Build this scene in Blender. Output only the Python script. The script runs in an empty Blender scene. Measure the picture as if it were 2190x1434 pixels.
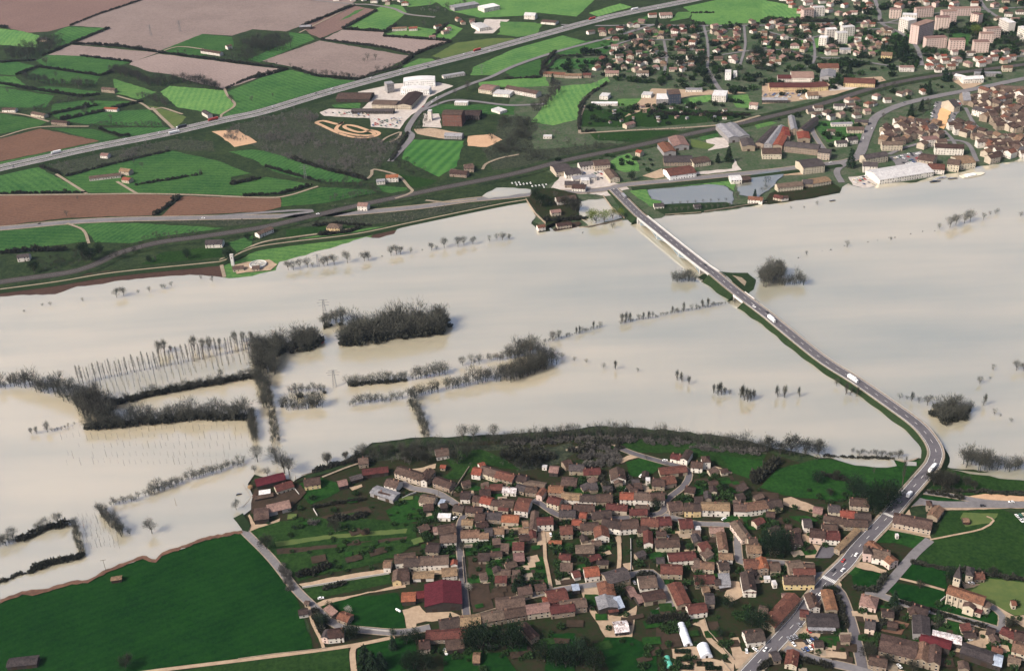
import bpy, math, random
import numpy as np
from mathutils import Matrix, Vector

random.seed(7)
rng = np.random.default_rng(7)
SC = bpy.context.scene
COL = SC.collection

# ------------------------------------------------------------------ camera
FPX, CX, CY = 2500.0, 1095.0, 717.0          # focal length and centre in photo pixels
H, PITCH, ROLL = 566.0, math.radians(29.4), math.radians(3.0)
_F = np.array([0, math.cos(PITCH), -math.sin(PITCH)])
_R0 = np.array([1.0, 0, 0]); _U0 = np.array([0, math.sin(PITCH), math.cos(PITCH)])
_R = _R0 * math.cos(ROLL) - _U0 * math.sin(ROLL)
_U = _U0 * math.cos(ROLL) + _R0 * math.sin(ROLL)
cam_d = bpy.data.cameras.new('camera')
cam_d.lens = 36.0 * FPX / 2190.0; cam_d.sensor_width = 36.0
cam_d.clip_start = 1.0; cam_d.clip_end = 20000.0
cam = bpy.data.objects.new('camera', cam_d); COL.objects.link(cam)
cam.matrix_world = Matrix(((_R[0], _U[0], -_F[0], 0), (_R[1], _U[1], -_F[1], 0), (_R[2], _U[2], -_F[2], H), (0, 0, 0, 1)))
SC.camera = cam
SC.cycles.use_denoising = True

# ------------------------------------------------------------------ sky and sun
SUN_AZ = math.radians(-118.0)     # compass angle of the sun, from +Y (view direction) towards +X
SUN_EL = math.radians(42.0)
world = bpy.data.worlds.new('World'); SC.world = world; world.use_nodes = True
nt = world.node_tree; nt.nodes.clear()
sky = nt.nodes.new('ShaderNodeTexSky'); sky.sky_type = 'NISHITA'; sky.sun_disc = False
sky.sun_elevation = SUN_EL; sky.sun_rotation = SUN_AZ
sky.air_density = 0.85; sky.dust_density = 6.0; sky.ozone_density = 1.0
bg = nt.nodes.new('ShaderNodeBackground'); bg.inputs['Strength'].default_value = 0.15
wo = nt.nodes.new('ShaderNodeOutputWorld')
nt.links.new(sky.outputs[0], bg.inputs['Color']); nt.links.new(bg.outputs[0], wo.inputs['Surface'])
sun_d = bpy.data.lights.new('sun', 'SUN'); sun_d.energy = 3.6; sun_d.angle = math.radians(0.6); sun_d.color = (1.0, 0.93, 0.82)
sun = bpy.data.objects.new('sun', sun_d); COL.objects.link(sun)
_sd = Vector((math.sin(SUN_AZ) * math.cos(SUN_EL), math.cos(SUN_AZ) * math.cos(SUN_EL), math.sin(SUN_EL)))
sun.rotation_euler = _sd.to_track_quat('Z', 'Y').to_euler(); sun.location = (0, 0, 900)
SC.view_settings.view_transform = 'Standard'; SC.view_settings.look = 'None'
SC.view_settings.gamma = 1.0; SC.view_settings.use_curve_mapping = False
SC.view_settings.exposure = 0.50
HAZE = 0.000020

# ------------------------------------------------------------------ photo pixel -> ground point
TILE = {'F': (0, 0, 1.0), 'L': (0, 1040, 3.639)}
for i, x in enumerate((0, 540, 1080, 1630)):
    TILE['A%d' % i] = (x, 0, 3.911); TILE['B%d' % i] = (x, 340, 3.911); TILE['C%d' % i] = (x, 690, 3.911)
for i, x in enumerate((520, 860, 1200, 1540, 1820)):
    TILE['V%d' % i] = (x, 950, 5.919); TILE['W%d' % i] = (x, 1192, 5.919)
def FP(t, x, y):
    a, b, k = TILE[t]; return (a + x / k, b + y / k)
def G(px, py, z=0.0):
    d = _F + _R * ((px - CX) / FPX) - _U * ((py - CY) / FPX)
    k = (z - H) / d[2]
    return (d[0] * k, d[1] * k, z)
def PIX(x, y, z):
    d = np.array([x, y, z - H]); w = d @ _F
    return (CX + FPX * (d @ _R) / w, CY - FPX * (d @ _U) / w)
def SCALE(py):                      # photo pixels per metre across, at that row
    return math.cos(PITCH) * (py + 692) / H
def pts(t, s):                      # 'x y x y ...' -> photo pixel pairs
    v = [float(q) for q in s.replace(',', ' ').split()]
    return [FP(t, v[i], v[i + 1]) for i in range(0, len(v), 2)]

# ------------------------------------------------------------------ materials
MATS = {}
def srgb(r, g, b):
    f = lambda c: (c / 255 / 12.92) if c / 255 <= 0.04045 else ((c / 255 + 0.055) / 1.055) ** 2.4
    return (f(r), f(g), f(b), 1)
def mat(name, c1, c2=None, scale=0.2, rough=0.9, big=0.02, bigamt=0.35, rnd=0.0, stripe=None, spec=0.0, metallic=0.0, alpha=None, bump=0.0, grain=None):
    """base colour mottled between c1 and c2 by a fine and a coarse noise; optional plough/mowing stripes (period m, angle deg, amount)"""
    m = bpy.data.materials.new(name); m.use_nodes = True; n = m.node_tree; p = n.nodes['Principled BSDF']
    p.inputs['Roughness'].default_value = rough; p.inputs['Specular IOR Level'].default_value = spec
    p.inputs['Metallic'].default_value = metallic
    c2 = c2 or tuple(q * 0.7 for q in c1[:3])
    N = n.nodes.new; Lk = n.links.new
    geo = N('ShaderNodeNewGeometry')
    def noise(sc, det):
        t = N('ShaderNodeTexNoise'); t.inputs['Scale'].default_value = sc; t.inputs['Detail'].default_value = det
        t.inputs['Roughness'].default_value = 0.65
        Lk(geo.outputs['Position'], t.inputs['Vector']); return t.outputs['Fac']
    def math_(op, a, b, clamp=False):
        t = N('ShaderNodeMath'); t.operation = op; t.use_clamp = clamp
        for i, q in enumerate((a, b)):
            if isinstance(q, (int, float)): t.inputs[i].default_value = q
            else: Lk(q, t.inputs[i])
        return t.outputs[0]
    f1 = noise(scale, 6.0); f2 = noise(big, 3.0)
    fac = math_('ADD', math_('MULTIPLY', f1, 1 - bigamt), math_('MULTIPLY', f2, bigamt))
    if grain: fac = math_('ADD', fac, math_('MULTIPLY', math_('SUBTRACT', noise(grain, 3.0), 0.5), 0.75))
    if stripe:
        mp = N('ShaderNodeMapping'); mp.inputs['Rotation'].default_value = (0, 0, math.radians(stripe[1]))
        Lk(geo.outputs['Position'], mp.inputs['Vector'])
        wv = N('ShaderNodeTexWave'); wv.inputs['Scale'].default_value = 0.314 / stripe[0] * 10 / 10
        wv.inputs['Distortion'].default_value = 3.0; wv.inputs['Detail'].default_value = 2.0; wv.inputs['Detail Scale'].default_value = 0.3
        Lk(mp.outputs[0], wv.inputs['Vector'])
        fac = math_('ADD', fac, math_('MULTIPLY', math_('SUBTRACT', wv.outputs['Fac'], 0.5), stripe[2]))
    fac = math_('MULTIPLY', math_('SUBTRACT', fac, 0.32), 2.8, True)
    mx = N('ShaderNodeMix'); mx.data_type = 'RGBA'
    Lk(fac, mx.inputs[0]); mx.inputs[6].default_value = tuple(c1[:3]) + (1,); mx.inputs[7].default_value = tuple(c2[:3]) + (1,)
    out = mx.outputs[2]
    if rnd:
        oi = N('ShaderNodeObjectInfo'); hs = N('ShaderNodeHueSaturation')
        Lk(math_('ADD', math_('MULTIPLY', oi.outputs['Random'], rnd), 1 - rnd / 2), hs.inputs['Value'])
        Lk(math_('ADD', math_('MULTIPLY', oi.outputs['Random'], 0.03), 0.485), hs.inputs['Hue'])
        Lk(out, hs.inputs['Color']); out = hs.outputs[0]
    Lk(out, p.inputs['Base Color'])
    if bump:
        b = N('ShaderNodeBump'); b.inputs['Strength'].default_value = 0.5; b.inputs['Distance'].default_value = bump
        Lk(f1, b.inputs['Height']); Lk(b.outputs[0], p.inputs['Normal'])
    MATS[name] = m
    return m
# land
mat('meadow_bright', (0.092, 0.178, 0.050), (0.044, 0.110, 0.034), 0.09, big=0.014, bigamt=0.5, grain=0.3, stripe=(7, 110, 0.14))
mat('meadow', (0.044, 0.104, 0.030), (0.016, 0.052, 0.017), 0.08, big=0.014, bigamt=0.5, grain=0.3, stripe=(7, 25, 0.14))
mat('meadow_deep', (0.0082, 0.0350, 0.0068), (0.0036, 0.0190, 0.0046), 0.10, big=0.02, bigamt=0.5, stripe=(7, 62, 0.10), grain=0.45)
mat('village_meadow', (0.0165, 0.0520, 0.0105), (0.0068, 0.0245, 0.0068), 0.15, big=0.03, bigamt=0.5, grain=0.4)
mat('pasture', (0.0190, 0.0430, 0.0110), (0.0080, 0.0220, 0.0065), 0.2, big=0.04, bigamt=0.5, grain=0.4)
mat('pasture_olive', (0.085, 0.105, 0.035), (0.045, 0.075, 0.026), 0.2, big=0.03, bigamt=0.5)
for k_, (an_, q_) in enumerate(((70, .85), (140, 1.15), (100, .95))):
    mat('meadow_%d' % k_, tuple(c * q_ for c in (0.046, 0.102, 0.029)), tuple(c * q_ for c in (0.016, 0.052, 0.017)), 0.07, big=0.011, bigamt=0.55, grain=0.3, stripe=(9, an_, 0.12))
    mat('meadow_bright_%d' % k_, tuple(c * q_ for c in (0.094, 0.176, 0.050)), tuple(c * q_ for c in (0.040, 0.104, 0.034)), 0.07, big=0.011, bigamt=0.55, grain=0.3, stripe=(9, an_ + 35, 0.12))
    mat('ploughed_pink_%d' % k_, tuple(c * q_ for c in (0.225, 0.175, 0.158)), tuple(c * q_ for c in (0.150, 0.116, 0.106)), 0.10, big=0.009, bigamt=0.5, grain=0.3, stripe=(8, an_, 0.16))
mat('sown_field', (0.050, 0.125, 0.032), (0.024, 0.080, 0.022), 0.1, big=0.02, bigamt=0.4, stripe=(14, 20, 0.3))
mat('ploughed_pink', (0.225, 0.175, 0.160), (0.155, 0.120, 0.110), 0.15, big=0.008, bigamt=0.5, stripe=(7, 35, 0.16), grain=0.3)
mat('ploughed_mauve', (0.150, 0.098, 0.085), (0.110, 0.072, 0.064), 0.15, big=0.008, bigamt=0.5, stripe=(7, 35, 0.16), grain=0.3)
mat('ploughed_brown', (0.125, 0.070, 0.048), (0.080, 0.046, 0.034), 0.2, big=0.012, bigamt=0.5, stripe=(6, 80, 0.16), grain=0.3)
mat('ploughed_dark', (0.060, 0.036, 0.028), (0.038, 0.023, 0.019), 0.2, big=0.02, bigamt=0.5, stripe=(6, 75, 0.16), grain=0.35)
mat('garden_soil', (0.050, 0.033, 0.025), (0.022, 0.019, 0.014), 0.35, big=0.08, bigamt=0.4)
mat('rough_ground', (0.030, 0.044, 0.019), (0.010, 0.018, 0.010), 0.12, big=0.03, bigamt=0.45, grain=0.35)
mat('town_ground', (0.078, 0.080, 0.058), (0.020, 0.048, 0.018), 0.07, big=0.025, bigamt=0.4, grain=0.3)
mat('village_ground', (0.0110, 0.0230, 0.0075), (0.0260, 0.0190, 0.0135), 0.12, big=0.05, bigamt=0.4, grain=0.4)
mat('gravel_yard', (0.340, 0.260, 0.185), (0.210, 0.150, 0.105), 0.3, big=0.06, bigamt=0.4)
mat('pale_yard', (0.430, 0.385, 0.350), (0.270, 0.240, 0.220), 0.2, big=0.05, bigamt=0.4)
mat('sand', (0.420, 0.280, 0.180), (0.300, 0.190, 0.120), 0.3, big=0.05, bigamt=0.4)
mat('clay_court', (0.560, 0.330, 0.170), (0.470, 0.270, 0.140), 0.2, big=0.05, bigamt=0.3)
mat('asphalt', (0.105, 0.098, 0.108), (0.066, 0.062, 0.070), 0.5, big=0.05, bigamt=0.5)
mat('asphalt_pale', (0.160, 0.150, 0.155), (0.105, 0.100, 0.104), 0.4, big=0.05, bigamt=0.5)
mat('road_paint', (0.70, 0.69, 0.66), (0.55, 0.54, 0.52), 1.0)
mat('verge', (0.260, 0.210, 0.165), (0.150, 0.125, 0.090), 0.4, big=0.05)
mat('ballast', (0.062, 0.054, 0.052), (0.036, 0.032, 0.032), 0.5, big=0.05)
mat('rail_steel', (0.22, 0.21, 0.22), (0.12, 0.11, 0.11), 1.0, rough=0.5)
mat('scrub_floor', (0.044, 0.050, 0.032), (0.014, 0.020, 0.014), 0.2, big=0.05, bigamt=0.3, grain=0.4)
mat('bank_grass', (0.022, 0.036, 0.015), (0.010, 0.019, 0.009), 0.3, big=0.04, bigamt=0.4)
mat('concrete', (0.40, 0.38, 0.36), (0.30, 0.285, 0.27), 0.4, big=0.05)
mat('concrete_white', (0.54, 0.53, 0.52), (0.40, 0.39, 0.38), 0.4, big=0.05)
mat('bridge_steel', (0.120, 0.165, 0.190), (0.085, 0.120, 0.140), 0.5, rough=0.6, big=0.05)
mat('stone_wall', (0.270, 0.220, 0.170), (0.160, 0.130, 0.100), 0.6, big=0.1)
# roofs
def roofm(n, a, b, **k): mat('roof_' + n, tuple(q * 1.0 for q in a), tuple(q * .7 for q in b), 0.45, big=0.2, bigamt=0.4, rnd=0.45, grain=1.1, **k)
roofm('b', (0.074, 0.047, 0.039), (0.036, 0.027, 0.025))
roofm('d', (0.060, 0.043, 0.038), (0.030, 0.024, 0.024))
roofm('r', (0.112, 0.044, 0.036), (0.058, 0.030, 0.027))
roofm('m', (0.088, 0.020, 0.025), (0.070, 0.018, 0.022))
roofm('t', (0.190, 0.122, 0.080), (0.100, 0.068, 0.050))
roofm('o', (0.215, 0.070, 0.045), (0.125, 0.047, 0.034))
roofm('s', (0.068, 0.056, 0.056), (0.036, 0.032, 0.034))
roofm('p', (0.210, 0.130, 0.112), (0.130, 0.082, 0.074))
roofm('w', (0.520, 0.505, 0.505), (0.400, 0.385, 0.385))
roofm('g', (0.230, 0.225, 0.240), (0.150, 0.148, 0.160))
roofm('u', (0.165, 0.074, 0.048), (0.078, 0.042, 0.034))
roofm('k', (0.66, 0.62, 0.62), (0.10, 0.05, 0.045))
roofm('l', (0.300, 0.340, 0.420), (0.230, 0.262, 0.330))
roofm('n', (0.115, 0.080, 0.064), (0.058, 0.042, 0.037))
# walls
def wallm(n, a, b): mat('wall_' + n, a, b, 0.5, big=0.15, bigamt=0.4, rnd=0.22)
wallm('w', (0.62, 0.58, 0.53), (0.46, 0.42, 0.37))
wallm('c', (0.44, 0.38, 0.30), (0.31, 0.265, 0.21))
wallm('s', (0.285, 0.230, 0.175), (0.165, 0.130, 0.100))
wallm('p', (0.54, 0.42, 0.37), (0.42, 0.325, 0.285))
wallm('d', (0.050, 0.042, 0.038), (0.030, 0.026, 0.024))
wallm('y', (0.56, 0.43, 0.24), (0.42, 0.32, 0.18))
wallm('g', (0.270, 0.255, 0.255), (0.190, 0.180, 0.180))
wallm('b', (0.150, 0.075, 0.058), (0.100, 0.052, 0.044))
wallm('l', (0.72, 0.70, 0.68), (0.62, 0.60, 0.58))
wallm('n', (0.050, 0.060, 0.085), (0.035, 0.042, 0.060))
mat('window_glass', (0.020, 0.022, 0.026), (0.012, 0.013, 0.016), 1.0, rough=0.15, spec=0.5)
mat('door_wood', (0.055, 0.038, 0.028), (0.030, 0.022, 0.018), 0.8, rnd=0.5)
mat('window_sill', (0.50, 0.46, 0.42), (0.40, 0.36, 0.33), 1.0)
mat('chimney_brick', (0.240, 0.130, 0.095), (0.150, 0.090, 0.070), 0.8, rnd=0.4)
mat('polythene', (0.62, 0.64, 0.68), (0.46, 0.48, 0.53), 0.5, rough=0.35, big=0.2, spec=0.5)
mat('green_sheet', (0.090, 0.330, 0.230), (0.060, 0.250, 0.180), 0.5, rough=0.5, rnd=0.1)
# plants
mat('bark', (0.085, 0.072, 0.058), (0.046, 0.040, 0.034), 0.8, rnd=0.4)
mat('twigs', (0.080, 0.078, 0.066), (0.032, 0.033, 0.028), 0.4, rnd=0.5)
mat('twigs_dark', (0.046, 0.046, 0.036), (0.018, 0.020, 0.016), 0.25, rnd=0.4)
mat('twigs_grey', (0.130, 0.120, 0.112), (0.050, 0.048, 0.046), 0.25, rnd=0.4)
mat('evergreen', (0.020, 0.036, 0.018), (0.008, 0.015, 0.010), 0.4, rnd=0.5)
mat('shrub_green', (0.030, 0.058, 0.020), (0.014, 0.028, 0.012), 0.3, rnd=0.5)
mat('spring_leaf', (0.115, 0.140, 0.030), (0.060, 0.085, 0.022), 0.4, rnd=0.4)
mat('blossom', (0.50, 0.46, 0.42), (0.26, 0.26, 0.20), 0.6, rnd=0.3)
# vehicles and small things
for n_, c_ in dict(white=(0.72, 0.72, 0.72), grey=(0.22, 0.22, 0.24), dark=(0.030, 0.030, 0.036), red=(0.36, 0.035, 0.030), blue=(0.050, 0.090, 0.220),
                   green=(0.035, 0.120, 0.080), cream=(0.58, 0.52, 0.40), yellow=(0.55, 0.34, 0.04)).items():
    mat('paint_' + n_, c_, tuple(q * 0.85 for q in c_), 1.0, rough=0.35, spec=0.5)
mat('tyre', (0.018, 0.018, 0.018), (0.012, 0.012, 0.012), 1.0)
mat('pylon_steel', (0.16, 0.16, 0.165), (0.11, 0.11, 0.115), 1.0, rough=0.6)
mat('timber', (0.150, 0.105, 0.070), (0.085, 0.060, 0.042), 0.7, rnd=0.3)
mat('hay', (0.230, 0.160, 0.085), (0.120, 0.085, 0.050), 0.6, rnd=0.3)

def water_mat(name, ca, cb):
    m = bpy.data.materials.new(name); m.use_nodes = True; n = m.node_tree; p = n.nodes['Principled BSDF']
    N = n.nodes.new; Lk = n.links.new
    geo = N('ShaderNodeNewGeometry')
    def noise(sc, det, vec=None, stretch=None):
        t = N('ShaderNodeTexNoise'); t.inputs['Scale'].default_value = sc; t.inputs['Detail'].default_value = det
        if stretch:
            mp = N('ShaderNodeMapping'); mp.inputs['Rotation'].default_value = (0, 0, stretch[0]); mp.inputs['Scale'].default_value = (stretch[1], 1, 1)
            Lk(geo.outputs['Position'], mp.inputs['Vector']); Lk(mp.outputs[0], t.inputs['Vector'])
        else: Lk(geo.outputs['Position'], t.inputs['Vector'])
        return t.outputs['Fac']
    cr = N('ShaderNodeValToRGB'); e = cr.color_ramp.elements
    e[0].position = 0.34; e[0].color = ca; e[1].position = 0.66; e[1].color = cb
    a_ = N('ShaderNodeMath'); a_.operation = 'MULTIPLY_ADD'; Lk(noise(0.02, 5.0, stretch=(0.35, 0.16)), a_.inputs[0]); a_.inputs[1].default_value = 0.45
    b_ = N('ShaderNodeMath'); b_.operation = 'MULTIPLY_ADD'; Lk(noise(0.0030, 4.0, stretch=(0.25, 0.45)), b_.inputs[0]); b_.inputs[1].default_value = 0.9; b_.inputs[2].default_value = -0.17
    Lk(b_.outputs[0], a_.inputs[2]); Lk(a_.outputs[0], cr.inputs[0]); Lk(cr.outputs[0], p.inputs['Base Color'])
    p.subsurface_method = 'BURLEY'; p.inputs['Subsurface Weight'].default_value = 0.6; p.inputs['Subsurface Radius'].default_value = (7, 6, 5); p.inputs['Subsurface Scale'].default_value = 1.0
    p.inputs['Roughness'].default_value = 0.03; p.inputs['IOR'].default_value = 4.0; p.inputs['Specular IOR Level'].default_value = 0.5
    b = N('ShaderNodeBump'); b.inputs['Strength'].default_value = 0.12; b.inputs['Distance'].default_value = 0.2
    Lk(noise(0.55, 3.0), b.inputs['Height']); Lk(b.outputs[0], p.inputs['Normal'])
    MATS[name] = m
water_mat('flood_water', (0.258, 0.252, 0.196, 1), (0.425, 0.368, 0.262, 1)); water_mat('pond_water', (0.125, 0.125, 0.104, 1), (0.165, 0.158, 0.125, 1))

# ------------------------------------------------------------------ mesh helpers
class MB:
    """collects faces with a material index; build() links them as ONE mesh object"""
    def __init__(s): s.v = []; s.f = []; s.m = []
    def add(s, v, f, mi=0):
        o = len(s.v); s.v.extend(v); s.f.extend([tuple(i + o for i in q) for q in f]); s.m.extend([mi] * len(f))
    def box(s, c, d, rz=0.0, mi=0, taper=1.0):
        cx, cy, cz = c; dx, dy, dz = d[0] / 2, d[1] / 2, d[2]
        ca, sa = math.cos(rz), math.sin(rz); v = []
        for z, k in ((0, 1.0), (dz, taper)):
            for x, y in ((-dx, -dy), (dx, -dy), (dx, dy), (-dx, dy)):
                x *= k; y *= k
                v.append((cx + x * ca - y * sa, cy + x * sa + y * ca, cz + z))
        s.add(v, [(3, 2, 1, 0), (4, 5, 6, 7), (0, 1, 5, 4), (1, 2, 6, 5), (2, 3, 7, 6), (3, 0, 4, 7)], mi)
    def tube(s, a, b, r0, r1, n=6, mi=0, cap=True):
        a = Vector(a); b = Vector(b); d = (b - a).normalized(); u = d.orthogonal().normalized(); w = d.cross(u); v = []
        for p_, r in ((a, r0), (b, r1)):
            for i in range(n):
                t = 2 * math.pi * i / n; v.append(tuple(p_ + u * (r * math.cos(t)) + w * (r * math.sin(t))))
        f = [(i, (i + 1) % n, n + (i + 1) % n, n + i) for i in range(n)]
        if cap: f += [tuple(range(n - 1, -1, -1)), tuple(range(n, 2 * n))]
        s.add(v, f, mi)
    def mesh(s, name, mats):
        me = bpy.data.meshes.new(name); me.from_pydata(s.v, [], s.f)
        for q in mats: me.materials.append(MATS[q])
        if len(mats) > 1: me.polygons.foreach_set('material_index', s.m)
        me.update(); return me
    def build(s, name, mats, parent=None):
        return obj(name, s.mesh(name, [mats] if isinstance(mats, str) else mats), parent)
def obj(name, me, parent=None):
    o = bpy.data.objects.new(name, me); COL.objects.link(o)
    if parent is not None: o.parent = parent
    return o
def tag(o, label=None, cat=None, group=None, kind=None):
    if label: o['label'] = label
    if cat: o['category'] = cat
    if group: o['group'] = group
    if kind: o['kind'] = kind
    return o
def empty(name, loc, rz=0.0):
    o = bpy.data.objects.new(name, None); COL.objects.link(o); o.location = loc; o.rotation_euler = (0, 0, rz); o.empty_display_size = 1.0
    return o
def tri_mesh(name, V, T, mats, mi=None):
    """V (n,3) array, T (m,3) array -> mesh, fast"""
    me = bpy.data.meshes.new(name); me.vertices.add(len(V)); me.vertices.foreach_set('co', np.asarray(V, np.float32).ravel())
    me.loops.add(len(T) * 3); me.loops.foreach_set('vertex_index', np.asarray(T, np.int32).ravel())
    me.polygons.add(len(T)); me.polygons.foreach_set('loop_start', np.arange(0, len(T) * 3, 3, dtype=np.int32))
    me.polygons.foreach_set('loop_total', np.full(len(T), 3, np.int32))
    for q in mats: me.materials.append(MATS[q])
    if mi is not None: me.polygons.foreach_set('material_index', np.asarray(mi, np.int32))
    me.update(calc_edges=True); return me

# ------------------------------------------------------------------ labels that single things out, from landmarks one can find
LANDMARK = {'the church': (2065, 1290), 'the large red barn': (950, 1285), 'the zebra crossing': (1775, 1237), 'the polytunnels': (1462, 1355),
    'the road bend': (1998, 965), 'the road junction': (1950, 1065), 'the waterside red barn': (575, 1030), 'the bushy mound': (1275, 965),
    'the car yard': (1710, 1365), 'the village hill road': (1425, 1070), 'the big green field': (300, 1300), 'the flooded copse': (850, 700),
    'the poplar plantation': (360, 760), 'the bridge': (1440, 520), 'the flooded pitch': (1490, 415), 'the treatment basin': (550, 566),
    'the white warehouse': (890, 190), 'the dirt track': (750, 275), 'the brick mill': (965, 258), 'the orange square': (2015, 245), 'the pink flats': (2000, 90),
    'the factory sheds': (1660, 300), 'the riverside white roof': (1930, 370), 'the dark office block': (1442, 208), 'the striped field': (925, 330),
    'the red-roofed works': (1720, 190), 'the motorway trucks': (400, 275), 'the farm courtyard': (960, 1210), 'the tan-roofed row': (1015, 1145), 'the schoolhouse': (1890, 1195)}
_seen_lab = {}
ORD = ['nearest', 'second nearest', 'third nearest', 'fourth nearest', 'fifth nearest', 'sixth nearest', 'seventh nearest', 'eighth nearest', 'ninth nearest', 'tenth nearest',
       'eleventh nearest', 'twelfth nearest']
def _nth(i):
    if i < len(ORD): return ORD[i]
    i += 1; return '%d%s nearest' % (i, 'th' if 10 < i % 100 < 14 else {1: 'st', 2: 'nd', 3: 'rd'}.get(i % 10, 'th'))
PENDING = []
def want_label(o, what, cat, px, group=None):
    PENDING.append((o, what, cat, px, group))
def flush_labels():
    g = {}
    for o, what, cat, (x, y), group in PENDING:
        n = min(LANDMARK, key=lambda k: math.hypot(LANDMARK[k][0] - x, (LANDMARK[k][1] - y) * 1.6))
        dx, dy = x - LANDMARK[n][0], (y - LANDMARK[n][1]) * 1.6
        a = math.degrees(math.atan2(-dy, dx)) % 360
        w = ['right of', 'beyond-right of', 'beyond', 'beyond-left of', 'left of', 'front-left of', 'in front of', 'front-right of'][int(((a + 22.5) % 360) // 45)]
        g.setdefault((what, w, n), []).append((math.hypot(dx, dy), o, cat, group))
    for (what, w, n), L in g.items():
        L.sort(key=lambda q: q[0])
        for i, (d, o, cat, group) in enumerate(L):
            tag(o, '%s %s %s%s' % (what, w, n, (', ' + _nth(i)) if len(L) > 1 else ''), cat, group)

# ================================================================== THE SETTING
_zc = [0.04]
def densify(P, step, jit, closed=True):
    out = []; n = len(P)
    for i in range(n if closed else n - 1):
        a, b = np.array(P[i][:2]), np.array(P[(i + 1) % n][:2]); L = np.linalg.norm(b - a); k = max(1, int(L / step))
        nv = np.array([-(b - a)[1], (b - a)[0]]) / max(L, 1e-6)
        for j in range(k):
            q = a + (b - a) * j / k
            if jit and j: q = q + nv * random.uniform(-jit, jit)
            out.append((q[0], q[1]))
    if not closed: out.append(tuple(P[-1][:2]))
    return out
def sheet(name, px, material, z=None, step=9, jit=1.3, kind='structure', thick=0.0):
    if z is None: _zc[0] += 0.003; z = _zc[0]
    P = densify([G(x, y, z) for x, y in px], step, jit)
    me = bpy.data.meshes.new(name); n = len(P)
    a = sum(P[i][0] * P[(i + 1) % n][1] - P[(i + 1) % n][0] * P[i][1] for i in range(n))
    if a < 0: P = P[::-1]
    me.from_pydata([(x, y, z) for x, y in P], [], [tuple(range(n))]); me.materials.append(MATS[material]); me.update()
    return tag(obj(name, me), kind=kind)

# the ground: one sheet to the horizon
m_ = MB(); m_.add([(-9000, -2500, 0), (9000, -2500, 0), (9000, 15000, 0), (-9000, 15000, 0)], [(0, 1, 2, 3)])
tag(m_.build('ground', 'rough_ground'), kind='structure')

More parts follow.
